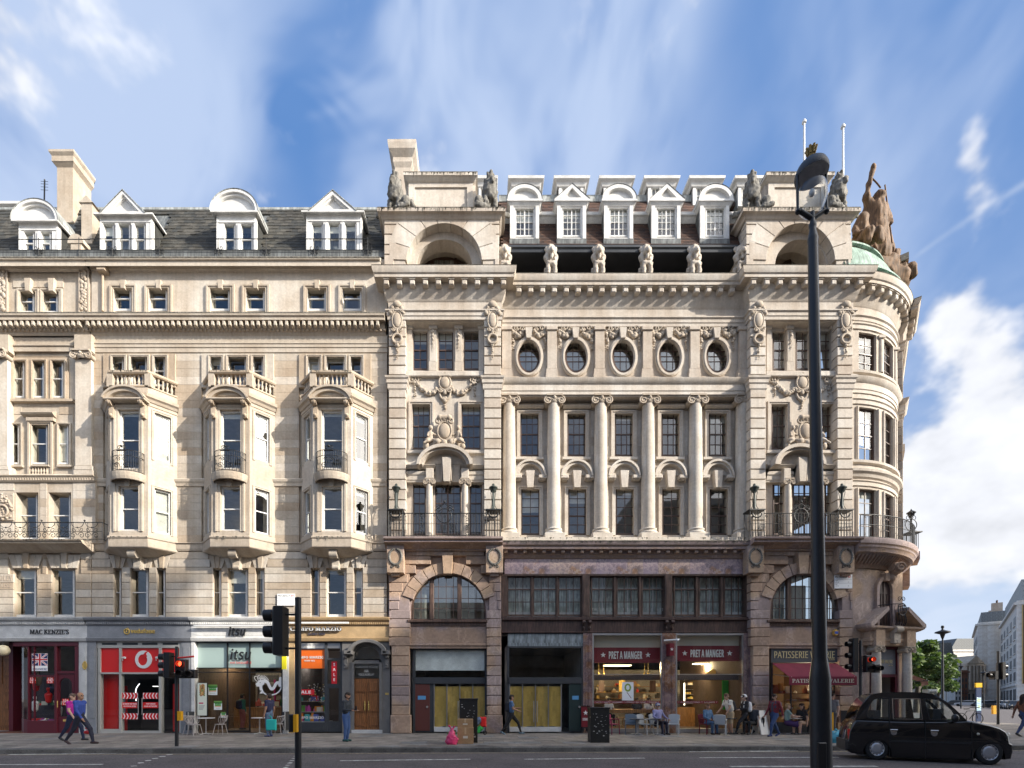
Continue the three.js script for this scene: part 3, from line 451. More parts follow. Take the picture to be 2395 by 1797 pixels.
// a white dormer: measures of its front at plane z; kind: 'arch' or 'gable'; lights: [x0, x1] of each sash
function dormer(parent,cx,hw,yTop,yEave,yHead,ySill,z,kind,lights,ew) {
const g = sub(parent,'dormer'),fm = M.white,back = -2.6,q = [];
const x0 = cx - hw,x1 = cx + hw,lw = 6;
const holes = lights.map(([a,b])=>rectP(a,yHead,b,ySill - 2));
q.push(pp(rectP(x0,yEave + 8,x1,ySill),z - .18,z,holes));
q.push(bx(x0,yHead - 6,x1,yHead - 3,z,z + .03),bx(x0,yHead - 10,x0+4,ySill,z,z + .025),bx(x1-4,yHead - 10,x1,ySill,z,z + .025));
for (let i = 0; i + 1 < lights.length; i++) { const m = (lights[i][1] + lights[i + 1][0])/2; q.push(bx(m - 2.2,yHead,m + 2.2,ySill,z,z + .05,.01)); }
part(g,'front',q,fm);
// cheeks back to the slope
const A = X(x0,z),B = X(x1,z),yt = Y(yEave + 8,z),yb = Y(ySill,z);
part(g,'cheek',[mb(A,A + .06,yb,yt,back,z - .18),mb(B - .06,B,yb,yt,back,z - .18)],M.slate[1]);
const E0 = X(cx - ew,z),E1 = X(cx + ew,z),ye0 = Y(yEave,z + .2),ye1 = Y(yEave + 10,z + .05);
const pr = [[0,ye1-.02],[.05,ye1+.05],[.08,ye1+.05],[.16,ye0-.07],[.2,ye0-.06],[.2,ye0],[0,ye0+.02],[-.1,ye0+.02],[-.1,ye1-.02]];
const sgn = [[E0+.2,back],[E0+.2,z],[E1-.2,z],[E1-.2,back]];
part(g,'eaves',sweep(pr,sgn),fm);
if (kind === 'arch') {
const R = (E1 - E0)/2,H = Y(yTop,z + .15) - ye0,cxm = (E0 + E1)/2,out = [],inn = [],in2 = [];
for (let i = 0; i <= 20; i++) { const a = Math.PI * i / 20; out.push([cxm + R * Math.cos(a),ye0 + H * Math.sin(a)]); inn.push([cxm + (R - .2) * Math.cos(a),ye0+(H - .2) * Math.sin(a)]); in2.push([cxm + (R - .11) * Math.cos(a),ye0+(H - .11) * Math.sin(a)]); }
part(g,'pediment',[prism(out,back,z + .02),prism([...out,...inn.slice().reverse()],z + .02,z + .12),prism([...out,...in2.slice().reverse()],z + .12,z + .2)],fm);
const lid = []; for (let i = 0; i < 20; i++) { const [a,b] = [out[i],out[i + 1]].map(([x,y])=>[(x - cxm)*1.02 + cxm,(y - ye0)*1.02 + ye0+.01]); lid.push([[a[0],a[1],z + .23],[a[0],a[1],back],[b[0],b[1],back],[b[0],b[1],z + .23]],[[a[0],a[1],z + .23],[b[0],b[1],z + .23],[out[i + 1][0],out[i + 1][1],z + .2],[out[i][0],out[i][1],z + .2]]); }
part(g,'roof',quads(lid),M.leadPale);
} else {
const gw = (E1 - E0)*.5*(kind === 'gableN' ? .74 : 1),cxm = (E0 + E1)/2,H = Y(yTop,z + .15) - ye0,T = .17;
const tri = [[cxm - gw,ye0],[cxm + gw,ye0],[cxm,ye0 + H]],k = (H - T * 1.25) / H,inner = [[cxm - gw * k + .12,ye0+.03],[cxm + gw * k - .12,ye0+.03],[cxm,ye0 + H * k - .04]];
part(g,'pediment',[prism(tri,back,z + .02),prism(tri,z + .02,z + .12,[inner]),prism(tri,z + .12,z + .2,[inner.map(([x,y])=>[cxm + (x - cxm)*1.12,ye0+.015+(y - ye0)*1.08])])],fm);
const lid = []; for (const s of [-1,1]) { const e = [cxm + s * (gw + .04),ye0-.01],t = [cxm,ye0 + H + .03]; const F = [e[0],e[1],z + .23],G = [t[0],t[1],z + .23],Gb = [t[0],t[1],back],Fb = [e[0],e[1],back]; lid.push(s < 0 ? [F,G,Gb,Fb] : [G,F,Fb,Gb]); lid.push([F,G,[t[0],t[1]-.035,z + .23],[e[0] - s * .05,e[1],z + .23]]); }
part(g,'roof',quads(lid),M.leadPale);
}
lights.forEach(([a,b])=>glazedP(parent,a + .5,yHead + 1,b - .5,ySill - 2,z - .12,{ fw: .05,rows: 2,blind: rnd() < .5 ? rr(.2,.45) : 0 }));
return g;
}
const shopRoofY = Y(1461,.35);
function mainCornice(parent,x0,x1,z,matsList) {
part(parent,'cornice',sweep(prof([[0,786],[.04,782],[.07,777],[.13,771],[.15,765],[.16,764],[.16,755],[.4,748],[.4,742],[.46,737],[.47,733],[.4,731.5],[-.05,731]],z),[[x0,z],[x1,z]]),M.stoneA[1]);
part(parent,'cornice_capping',mb(x0,x1,Y(732.6,z + .46)+.001,Y(730,z + .46),z - .1,z + .475),M.grime);
const P = new Pieces(parent,'modillion'),E = new Pieces(parent,'egg_moulding'),pitch = X(13.05,0) - X(0,0);
for (let x = x0+.08; x < x1-.06; x += pitch) { P.add(mb(x - .065,x + .065,Y(761,z + .36),Y(749.5,z + .36),z + .162,z + .375,.02),M.stoneA[0]); }
const eg = []; for (let x = x0+.05; x < x1; x += .19) eg.push(ball(x,Y(771,z + .15),z + .13,.07,1,1.15,.6,6)); part(parent,'egg_moulding',eg,M.stoneA[2],{ kind: 'stuff' });
P.flush();
}
function topCornice(parent,x0,x1,z) {
part(parent,'parapet_cornice',sweep(prof([[0,637],[.04,633],[.1,629],[.14,623],[.34,622],[.34,610],[.42,606],[.42,604.5],[0,603]],z),[[x0,z],[x1,z]]),M.stoneA[3]);
part(parent,'cornice_capping',mb(x0,x1,Y(604.6,z + .4)+.001,Y(602,z + .4),z - .15,z + .44),M.grime);
}
// ---- building with three bay windows
const A = thing('stone_building','cream stone building with three tall bay windows and a grey slate mansard roof','building',[X(560),0,0]);
{
const L = X(214,ZA),R = X(906,ZA),S = M.stoneA,bays = [-15.1,-10.72,-6.34],bpx = [325,555,783];
const att = [[264,308],[346,392],[490,538],[574,620],[718,763],[800,846]],aY = [673,729];
const third = [[[257,295],[300,349],[355,392]],[[486,523],[528,581],[586,621]],[[715,753],[758,811],[815,851]]];
const first = [[265,284],[304,348],[366,387],[498,517],[533,580],[597,618],[727,747],[763,810],[827,848]];
// backing walls with the openings
const hole = (a,y0,b,y1)=>rectP(a,y0,b,y1);
part(A,'attic_wall',pp(rectP(214,606,906,736),-.25,ZA,att.map(([a,b])=>hole(a,aY[0],b,aY[1]))),S[3]);
part(A,'frieze',[bx(214,784,906,827,-.25,ZA),bx(214,800,906,804,ZA,ZA + .1,.02),bx(214,804,906,812,ZA,ZA + .07),bx(214,812,906,824,ZA,ZA + .04)],S[0]);
part(A,'main_wall',pp(rectP(214,826,906,1292),-.3,-.02,[...third.flat().map(([a,b])=>hole(a + 4,833,b - 4,905)),...bpx.map((c)=>hole(c - 60,935,c + 60,1270))]),S[1]);
part(A,'lower_wall',pp(rectP(214,1290,906,1447),-.3,ZA - .03,first.map(([a,b])=>hole(a,1331,b,1444))),S[2]);
const P = new Pieces(A,'stone_block');
const bayOut = bpx.map((c)=>[c - 84,826,c + 84,1290]);
courses(P,216,905,every(826,1121,16),-.02,ZA,S,{ bw: 52,out: bayOut,gap: .004,c: .003,rough: .004 });
courses(P,216,905,every(1138,1271,7),-.02,ZA,S,{ bw: 52,out: bayOut,gap: .004,c: .003,rough: .004 });
courses(P,214,905,[1308,1327,1343,1363,1379,1398,1414,1433,1446],ZA - .03,ZA + .06,S,{ bw: 120,gap: .015,c: .01,out: [...first.map(([a,b])=>[a,1328,b,1446]),...[[258,393],[491,624],[720,855]].map(([a,b])=>[a,1300,b,1327])] });
courses(P,214,905,[1291,1308],ZA - .03,ZA + .06,S,{ bw: 160,gap: .015,c: .01,out: [[254,1290,397,1308],[487,1290,628,1308],[716,1290,859,1308]] });
// flat arches of splayed stones over the first-floor windows
first.forEach(([a,b],i)=>{ const w = b - a,n = w > 30 ? 5 : 3,top = [a - 12,b + 12]; for (let k = 0; k < n; k++) { const q = (t,y)=>lerp(y === 1 ? a - 2 : top[0],y === 1 ? b + 2 : top[1],t); const mid = k === (n - 1)/2; P.add(pp([[q(k / n,0)+.4,mid ? 1295 : 1299],[q((k + 1) / n,0)-.4,mid ? 1295 : 1299],[q((k + 1) / n,1)-.4,1329],[q(k / n,1)+.4,1329]],ZA - .03,ZA + (mid ? .12 : .062) + i * .0004 + k * .0003,[],.008),tone(S)); } });
P.flush();
// attic
topCornice(A,L,X(892,ZA),ZA);
for (const [a,b] of att) { part(A,'window_surround',[surround(a,aY[0],b,aY[1]+3,9,ZA,.1),keystone((a + b)/2,654,674,13,9,ZA,ZA + .13)],S[1]); glazedP(A,a,aY[0],b,aY[1],-.08,{ fw: .07,rows: 2,mid: 1,blind: .12,curtain: rnd() < .4 ? .2 : 0 }); }
mainCornice(A,L,X(903,ZA),ZA,S);
// third-floor windows in shallow panels
third.forEach((t,i)=>{
const c = bpx[i]; part(A,'window_panel',[pp(rectP(c - 84,827,c + 84,906),-.02,ZA + .07,t.map(([a,b])=>hole(a,829,b,905)))],S[i === 1 ? 0 : 2]);
t.forEach(([a,b])=>{ part(A,'window_surround',surround(a + 5,834,b - 5,905,5,ZA + .0701,.05),S[0]); glazedP(A,a + 5,834,b - 5,905,-.1,{ fw: .06,rows: 2,blind: rnd() < .6 ? rr(.15,.5) : 0 }); });
});
part(A,'string_course',sweep(prof([[0,1139],[.05,1137],[.05,1131],[.09,1126],[.1,1121],[0,1119]],ZA),[[L,ZA],[R - .02,ZA]]),S[0]);
part(A,'string_course',sweep(prof([[0,1291],[.07,1289],[.1,1284],[.1,1274],[.16,1270],[0,1269]],ZA),[[L,ZA],[R - .02,ZA]]),S[1]);
for (const [a,b] of first) { const w = b - a > 30; glazedP(A,a,1331,b,1444,-.12,{ fw: w ? .09 : .06,rows: 2,mid: 1,cols: 1,blind: rnd() < .5 ? rr(.1,.4) : 0,curtain: w && rnd() < .5 ? .15 : 0 }); part(A,'window_sill',bx(a - 1,1443,b + 1,1447,-.2,ZA + .02),M.white); }
// bays
bays.forEach((c,i)=>{
const s = [S[0],S[1],S[3]][i],hw = 1.6,hf = .82,zf = .9,path = [[c - hw,ZA],[c - hf,zf],[c + hf,zf],[c + hw,ZA]],g = sub(A,'bay_window',[c,8.2,ZA]);
const yB = 8.86,yT = 14.55,L1 = Math.hypot(hw - hf,zf - ZA),ang = Math.atan2(zf - ZA,hw - hf);
const rect = (a,b,y0,y1)=>[[a,y0],[b,y0],[b,y1],[a,y1]];
const front = prism(rect(-hf,hf,yB,yT),-.22,0,[rect(-.45,.45,11.62,14.15),rect(-.43,.43,8.95,10.86)]); front.translate(c,0,zf);
const side = ()=>prism(rect(.01,L1-.01,yB,yT),-.2,0,[rect(.24,.86,12.15,14.15),rect(.24,.86,8.95,10.86)]);
const right = side(); right.rotateY(ang); right.translate(c + hf,0,zf); const left = side(); left.rotateY(-ang); left.translate(c - hw,0,ZA);
part(g,'bay_wall',[front,right,left],s);
// frames round the openings
const fr = (x0,x1,y0,y1,w,d)=>[prism([[x0 - w,y0],[x0 - w,y1 + w],[x1 + w,y1 + w],[x1 + w,y0],[x1,y0],[x1,y1],[x0,y1],[x0,y0]],0,d * .55),prism([[x0 - w,y0],[x0 - w,y1 + w],[x1 + w,y1 + w],[x1 + w,y0],[x1 + w * .6,y0],[x1 + w * .6,y1 + w * .6],[x0 - w * .6,y1 + w * .6],[x0 - w * .6,y0]],d * .55,d)];
const F = []; for (const q of [fr(-.45,.45,11.3,14.15,.17,.07),fr(-.43,.43,8.9,10.86,.2,.07),prism([[-.13,11.1],[.13,11.1],[.09,10.8],[-.09,10.8]],.07,.15)].flat()) { q.translate(c,0,zf); F.push(q); }
for (const [a,x,z] of [[ang,c + hf,zf],[-ang,c - hw,ZA]]) for (const q of [fr(.24,.86,12.05,14.15,.1,.045),fr(.24,.86,8.9,10.86,.1,.045)].flat()) { q.rotateY(a); q.translate(x,0,z); F.push(q); }
part(g,'window_surround',F,S[0]);
part(g,'entablature',sweep([[0,yT - .22],[.03,yT - .2],[.03,yT - .08],[.07,yT - .06],[.12,yT + .04],[.2,yT + .1],[.22,yT + .22],[.1,yT + .26],[0,yT + .3],[0,yT + .6],[-.16,yT + .6]],path),S[1]);
const yr = yT + .6,yR = 15.83;
part(g,'balustrade_rail',[sweep([[-.2,yR - .13],[.03,yR - .13],[.07,yR - .08],[.07,yR],[-.24,yR],[-.24,yR - .1]],path),sweep([[-.18,yr],[.03,yr],[.03,yr + .06],[-.18,yr + .06]],path)],M.stoneA[2]);
for (const [x,z] of [path[1],path[2]]) { const q = mb(-.13,.13,yr,yR - .11,-.2,.03); q.translate(x,0,z); part(g,'balustrade_pier',q,S[1]); }
const bg = balusterG(yR - .13 - yr - .06,.062),B = new Pieces(g,'baluster');
for (let k = 0; k < 7; k++) B.add(moved(bg,c - .55 + k * 1.1/6,yr + .06,zf - .09),S[1],1);
for (const sd of [-1,1]) for (let k = 0; k < 5; k++) { const t = .22 + k * .15; B.add(moved(bg,c + sd * lerp(hf,hw,t) - sd * .06,yr + .06,lerp(zf,ZA,t)-.05),S[1],1); }
B.flush();
part(g,'weather_stain',[drips(c - .8,c + .8,yR - .005,zf + .073,26,.16),drips(c - .7,c + .7,11.29,zf + .545,0,.1),drips(c - hf,c + hf,8.68,zf + .103,14,.3)],M.grime,{ kind: 'stuff' });
// arched hood on brackets over the balcony window
const arc = (rx,ry,n = 18)=>Array.from({ length: n + 1 },(_,k)=>{ const a = .32+(Math.PI - .64) * k / n; return [c + rx * Math.cos(a)/.95,14.25 + ry * Math.sin(a)]; });
const hood = [prism([...arc(.86,.68),...arc(.72,.54).reverse()],zf,zf + .32),prism([...arc(.92,.76),...arc(.85,.68).reverse()],zf + .04,zf + .4),mb(c - .9,c + .9,14.4,14.5,zf,zf + .36,.03),prism([...arc(.74,.56)],zf,zf + .05)];
part(g,'hood',hood,S[1]);
for (const sd of [-1,1]) part(g,'hood_bracket',[prism([[c + sd * .68-.09,13.75],[c + sd * .68+.09,13.75],[c + sd * .68+.1,14.5],[c + sd * .68-.1,14.5]],zf,zf + .14),ball(c + sd * .68,14.36,zf + .2,.14,.8,1,1.1),ball(c + sd * .68,13.85,zf + .13,.08),rod([c + sd * .68-.09,14.36,zf + .2],[c + sd * .68+.09,14.36,zf + .2],.13)],S[2]);
// bow-fronted balcony with iron rail
const bow = (r,n = 12)=>Array.from({ length: n + 1 },(_,k)=>{ const a = Math.PI * (1 - k / n); return [c + .74 * r * Math.cos(a),zf + .5 * r * Math.sin(a)]; });
part(g,'balcony_slab',[sweep([[0,10.98],[.03,11.0],[.06,11.1],[.08,11.24],[.08,11.3],[-.5,11.3],[-.5,10.98]],bow(.92))],S[1]);
const rail = []; const pts = bow(.9,12); for (const y of [11.36,11.98,12.2]) rail.push(tube(pts.map(([x,z])=>[x,y + (y > 12 ? .02 : 0),z]),.014,5)); bow(.9,22).forEach(([x,z])=>rail.push(rod([x,11.3,z],[x,12.2,z],.009,.009,4)));
for (const [sx,sy,r,h] of [[-.2,11.55,.13,1],[.2,11.55,.13,-1],[-.12,11.82,.1,-1],[.12,11.82,.1,1],[-.1,12.3,.09,1],[.1,12.3,.09,-1]]) rail.push(scroll(c + sx,sy,zf + .455,r,1.4,h,.014,h > 0 ? 0 : Math.PI)); rail.push(ball(c,12.36,zf + .46,.05),rod([c - .2,12.18,zf + .455],[c + .2,12.18,zf + .455],.03,.03,6));
part(g,'balcony_rail',rail,M.iron);
// moulded foot and scrolled console
part(g,'bay_foot',sweep([[-.86,7.98],[-.5,8.0],[-.2,8.14],[.02,8.2],[.06,8.24],[.06,8.58],[.1,8.62],[.1,8.68],[.03,8.72],[.02,8.88],[-.3,8.9]],path),S[1]);
part(g,'console',[ball(c,8.02,.62,.2,.85,.9,1),rod([c - .17,8.02,.62],[c + .17,8.02,.62],.19,.19,12),prism([[c - .17,8.1],[c - .14,7.45],[c + .14,7.45],[c + .17,8.1]],ZA,.42),rod([c - .13,7.5,.36],[c + .13,7.5,.36],.11,.11,10),mb(c - .21,c + .21,8.16,8.24,ZA,.8)],S[0]);
// windows of the bay
const op = { fw: .06,rows: 2 };
glazed(A,[c - .45,11.62,zf - .15],.9,2.53,{ ...op,blind: i === 1 ? .1 : .06 }); glazed(A,[c - .43,8.95,zf - .15],.86,1.91,op);
for (const [y,h] of [[12.15,2.0],[8.95,1.91]]) { const a = [c + hf + Math.cos(ang)*.24 - Math.sin(ang)*.13,y,zf - Math.sin(ang)*.24 - Math.cos(ang)*.13],b = [c - hw + Math.cos(ang)*.24 + Math.sin(ang)*.13,y,ZA + Math.sin(ang)*.24 - Math.cos(ang)*.13]; glazed(A,a,.62,h,{ ...op,ry: ang,blind: i === 0 ? .99 : .1 }); glazed(A,b,.62,h,{ ...op,ry: -ang }); }
part(g,'floor',[mb(c - .9,c + .9,10.95,11.05,ZA,zf - .3),mb(c - .9,c + .9,14.6,14.7,ZA,zf - .3)],M.room);
});
part(A,'down_pipe',[rod([X(244,ZA),Y(648,ZA),ZA + .1],[X(244,ZA),Y(732,ZA),ZA + .1],.05),mb(X(240,ZA)-.08,X(240,ZA)+.32,Y(645,ZA),Y(631,ZA),ZA,ZA + .3,.03)],M.stoneA[2]);
// rooms
part(A,'interior',[mb(L,R,0,slope.y1,-6.1,-6),mb(L,L + .1,5.1,slope.y0,-6,-.3),mb(R - .1,R,5.1,slope.y0,-6,-.3),...[5.2,8.0,11.0,14.7,18.2,20.9].map((y)=>mb(L,R,y - .15,y,-6,-.3)),...[-13,-8.5].map((x)=>mb(x,x + .15,5.2,21,-6,-.3))],M.room);
part(A,'party_wall',[mb(R - .12,R,20.9,slope.y1,-6,-1.2)],S[1]);
// roof
const dz = -.2,dd = [[294,61,447,497,522,604,'gableN',[[240,268],[276,306],[314,341]],69],[552,46,445,492,523,603,'arch',[[524,551],[563,592]],55],[781,65,448,492,520,603,'gableN',[[729,756],[768,796],[806,834]],73]];
slateRoof(A,L,R - .05,dd.map((d)=>[X(d[0] - d[1],dz)+.05,X(d[0] + d[1],dz)-.05,.86]),M.slate);
for (const d of dd) dormer(A,d[0],d[1],d[2],d[3],d[4],d[5],dz,d[6],d[7],d[8]);
const rails = []; for (const y of [559,585]) rails.push(rod([L,Y(y,.2),.2],[R,Y(y,.2),.2],.018,.018,5));
for (const px of [372,510,622,735,860]) { const x = X(px,.2); rails.push(rod([x,Y(604,.2),.2],[x,Y(556,.2),.2],.016,.016,5)); for (const s of [-1,1]) for (const u of [-1,1]) rails.push(scroll(x + s * .12,Y(585,.2) + u * .1,.2,.1,1.2,s * u,.014,s > 0 ? Math.PI : 0)); }
part(A,'roof_rail',rails,M.iron);
}
// ---- building at the left edge of the picture
const A0 = thing('stone_building','stone building with giant pilasters and a long black iron balcony at the left edge','building',[X(60),0,0]);
{
const S = M.stoneA,E = -160,L = X(E,ZA),R = X(214,ZA);
const att = [[45,82],[99,137]],third = [[30,58],[75,104],[120,149]],sec = [[23,46],[72,112],[136,161]],fst = [[36,89],[113,166]],low = [[31,86],[120,176]];
const more = (l,d)=>l.map(([a,b])=>[a - d,b - d]).filter(([a])=>a > E);
part(A0,'attic_wall',pp(rectP(E,606,214,736),-.3,ZA - .05,att.map(([a,b])=>rectP(a,681,b,735))),S[1]);
part(A0,'main_wall',pp(rectP(E,784,214,1128),-.35,ZA - .16,[...third.map(([a,b])=>rectP(a,844,b,932)),...sec.map(([a,b])=>rectP(a,993,b,1087))]),S[0]);
part(A0,'first_floor_wall',pp(rectP(E,1112,224,1270),-.35,ZA + .1,fst.map(([a,b])=>rectP(a,1152,b,1263))),S[1]);
part(A0,'lower_wall',pp(rectP(E,1270,214,1447),-.3,ZA - .03,low.map(([a,b])=>rectP(a,1331,b,1444))),S[2]);
const P = new Pieces(A0,'stone_block');
courses(P,E,172,every(934,1110,10),ZA - .16,ZA - .14,S,{ bw: 60,gap: .004,c: .003,out: [...sec.map(([a,b])=>[a - 8,985,b + 8,1110]),[50,962,138,1110],[-40,822,21,1110]] });
courses(P,E,222,every(1128,1264,7),ZA + .1,ZA + .12,S,{ bw: 60,gap: .004,c: .003,out: [...fst.map(([a,b])=>[a - 4,1146,b + 4,1264]),[-40,1150,31,1220]] });
courses(P,E,213,[1291,1308,1327,1343,1363,1379,1398,1414,1433,1446],ZA - .03,ZA + .06,S,{ bw: 110,gap: .015,c: .01,out: [...low.map(([a,b])=>[a,1328,b,1446]),...low.map(([a,b])=>[a - 12,1285,b + 12,1328])] });
low.forEach(([a,b])=>{ const n = 5; for (let k = 0; k < n; k++) { const q = (t,y)=>lerp(y ? a - 2 : a - 14,y ? b + 2 : b + 14,t),mid = k === 2; P.add(pp([[q(k / n,0)+.4,mid ? 1286 : 1298],[q((k + 1) / n,0)-.4,mid ? 1286 : 1298],[q((k + 1) / n,1)-.4,1329],[q(k / n,1)+.4,1329]],ZA - .03,ZA + (mid ? .14 : .063) + k * .0004,[],.008),tone(S)); } });
P.flush();
topCornice(A0,L,R - .01,ZA); mainCornice(A0,L,R - .01,ZA,S);
part(A0,'attic_panel',[surround(45,681,82,735,7,ZA - .05,.09),surround(99,681,137,735,7,ZA - .05,.09),bx(30,652,147,672,ZA - .05,ZA - .01),keystone(63,650,680,15,11,ZA - .05,ZA + .14),keystone(118,650,680,15,11,ZA - .05,ZA + .14)],S[0]);
for (const [a,b] of att) glazedP(A0,a,681,b,735,-.1,{ fw: .08,rows: 2,mid: 1,blind: .15,curtain: .15 });
for (const c of [195,4]) { const cs = []; for (let i = 0; i < 46; i++) cs.push(ball(X(c + rr(-6,6),ZA + .05),Y(632 + i * 2.05,ZA + .05),ZA + .05,rr(.05,.1),1,1,.6,6)); part(A0,'carved_panel',[bx(c - 12,622,c + 12,733,ZA - .05,ZA + .03),bx(c - 12,622,c - 9,733,ZA + .03,ZA + .07),bx(c + 9,622,c + 12,733,ZA + .03,ZA + .07),cs],M.carve); }
part(A0,'entablature',[bx(E,790,214,822,-.3,ZA - .05),bx(E,804,170,809,ZA - .05,ZA + .05,.02),bx(E,809,170,822,ZA - .05,ZA),bx(172,782,214,822,ZA - .05,ZA + .22,.02),bx(-30,782,20,822,ZA - .05,ZA + .22,.02),bx(E,822,172,834,-.3,ZA - .12)],S[1]);
for (const [a,b] of [[175,213],[-30,17]]) { const x = X((a + b)/2,ZA + .15),hw = (X(b) - X(a))/2; part(A0,'pilaster',[bx(a,839,b,1090,ZA - .16,ZA + .14,.012),bx(a - 3,1090,b + 3,1100,ZA - .16,ZA + .2,.03),bx(a - 4,1100,b + 4,1111,ZA - .16,ZA + .22,.01)],S[3]); part(A0,'capital',ionic(x,Y(841,ZA + .2),ZA,hw * .82,Y(821,ZA) - Y(841,ZA)),M.carve); }
part(A0,'window_surround',[pp(rectP(22,836,158,934),ZA - .16,ZA - .08,third.map(([a,b])=>rectP(a,844,b,934))),...third.map(([a,b])=>surround(a,844,b,932,4,ZA - .08,.05)),bx(16,932,170,939,ZA - .16,ZA + .02,.015)],S[2]);
part(A0,'window_surround',[surround(72,993,112,1110,9,ZA - .14,.12),bx(60,976,124,984,ZA - .14,ZA + .02),sweep(prof([[0,978],[.1,974],[.2,968],[.24,964],[0,963]],ZA - .1),plan(ZA - .1,57,132)),...[sec[0],sec[2]].map(([a,b])=>surround(a,993,b,1087,4,ZA - .14,.07,{ sill: 5 }))],S[1]);
const bg = balusterG(.36,.05),B = new Pieces(A0,'baluster'); for (let i = 0; i < 6; i++) B.add(moved(bg,X(76 + i * 6.6,ZA - .05),Y(1110,ZA - .05),ZA - .06),S[1],1); B.flush(); part(A0,'balustrade_rail',bx(71,1087,113,1091,-.2,ZA + .02,.01),S[1]);
third.forEach(([a,b])=>glazedP(A0,a,844,b,932,-.16,{ fw: .06,rows: 2 })); sec.forEach(([a,b],i)=>glazedP(A0,a,993,b,1087,-.16,{ fw: .055,rows: 2,mid: 1,blind: i === 2 ? .9 : 0 })); fst.forEach(([a,b])=>glazedP(A0,a,1152,b,1263,-.1,{ fw: .06,rows: 2 })); low.forEach(([a,b],i)=>glazedP(A0,a,1331,b,1444,-.12,{ fw: .08,rows: 2,blind: i ? 0 : .2 }));
part(A0,'window_sill',[...low.map(([a,b])=>bx(a - 1,1443,b + 1,1447,-.2,ZA + .02))],M.white);
part(A0,'string_course',sweep(prof([[0,1130],[.08,1127],[.1,1115],[.16,1112],[0,1109]],ZA + .1),plan(ZA + .1,E,224)),S[1]);
const gu = []; for (let i = 0; i < 62; i++) gu.push(tor(X(-150 + i * 6.05,ZA + .2),Y(1120.5,ZA + .2),ZA + .2,.07,.018,1)); part(A0,'carved_band',gu,M.carve);
part(A0,'carved_panel',[bx(-30,1153,30,1217,ZA + .1,ZA + .16),...lumps(Array.from({ length: 90 },()=>[X(rr(-28,28),ZA + .17),Y(rr(1156,1214),ZA + .17),ZA + .17,rr(.5,1.1)]),.07,5),tor(X(4,ZA + .2),Y(1196,ZA + .2),ZA + .2,.26,.05)],M.carve);
// iron balcony
const zb = .85,yS = Y(1264,zb),x1 = X(238,zb);
part(A0,'balcony_slab',sweep([[0,yS - .36],[.3,yS - .3],[.55,yS - .18],[.72,yS - .14],[.72,yS - .08],[.8,yS - .05],[.82,yS],[0,yS]],[[L,ZA + .1],[X(226,ZA),ZA + .1]]),M.stoneA[1]);
part(A0,'weather_stain',[drips(L,X(224,zb),yS,ZA + .925,140,.14)],M.grime,{ kind: 'stuff' });
const rl = [],yTop = Y(1222,zb); rl.push(...railing(L,x1,yS,yTop,zb - .02,{ pitch: .62,low: .5 }));
for (let x = L + .3,k = 0; x < x1-.2; x += .62,k++) { rl.push(tor(x,yTop - .02,zb - .02,.26,.013,.8,Math.PI,Math.PI),scroll(x - .17,yS + .22,zb - .02,.15,1.3,1,.015),scroll(x + .17,yS + .22,zb - .02,.15,1.3,-1,.015,Math.PI),scroll(x - .16,yTop - .3,zb - .02,.1,1.2,-1,.013),scroll(x + .16,yTop - .3,zb - .02,.1,1.2,1,.013,Math.PI),ball(x,yTop - .22,zb - .02,.035)); if (k % 3 === 2) rl.push(ball(x + .31,yTop + .08,zb - .02,.04),rod([x + .31,yTop,zb - .02],[x + .31,yTop + .06,zb - .02],.015)); }
for (let z = ZA + .2; z < zb; z += .13) rl.push(rod([x1,yS,z],[x1,yTop,z],.011,.011,5)); rl.push(rod([x1,yTop,ZA],[x1,yTop,zb],.02,.02,6),rod([x1,yS + .06,ZA],[x1,yS + .06,zb],.014,.014,5));
part(A0,'balcony_rail',rl,M.iron);
part(A0,'house_name',[lettersP('RIDLEY',-13,1347,29,1359,ZA + .055,.02,fontS),lettersP('HOUSE',-13,1364,25,1375,ZA + .055,.02,fontS)],mat(.36,.30,.24));
part(A0,'interior',[mb(L,R,0,slope.y1,-6.1,-6),mb(L,L + .1,5.1,slope.y0,-6,-.35),...[5.2,8.0,11.6,14.6,18.2,20.9].map((y)=>mb(L,R,y - .15,y,-6,-.35))],M.room);
slateRoof(A0,L,R,[[X(43,-.2)+.05,X(136,-.2)-.05,.86]],M.slate);
dormer(A0,89,46,468,513,541,603,-.2,'arch',[[55,82],[94,121]],54);
const rails = []; for (const y of [560,585]) rails.push(rod([L,Y(y,.2),.2],[R,Y(y,.2),.2],.018,.018,5)); for (const px of [90,184,262]) { const x = X(px,.2); rails.push(rod([x,Y(604,.2),.2],[x,Y(556,.2),.2],.016,.016,5)); if (px !== 184) for (const s of [-1,1]) for (const u of [-1,1]) rails.push(scroll(x + s * .12,Y(585,.2) + u * .1,.2,.1,1.2,s * u,.014,s > 0 ? Math.PI : 0)); } part(A0,'roof_rail',rails,M.iron);
// upstand between the roofs, and chimney
const pz = -.15,x = X(176,pz); part(A0,'parapet_pier',[bx(164,570,190,604,-1.2,pz,.02),prism(Array.from({ length: 13 },(_,i)=>{ const a = Math.PI * i / 12; return [X(177,pz)+.36 * Math.cos(a),Y(570,pz)+.42 * Math.sin(a)]; }),-1.2,pz + .03),mb(x - .22,x + .28,Y(570,pz),Y(498,-1.2),-2.2,-.75),prism([[x - .3,Y(498,-1.2)],[x + .36,Y(498,-1.2)],[x + .03,Y(482,-1.2)]],-2.2,-.7)],S[1]);
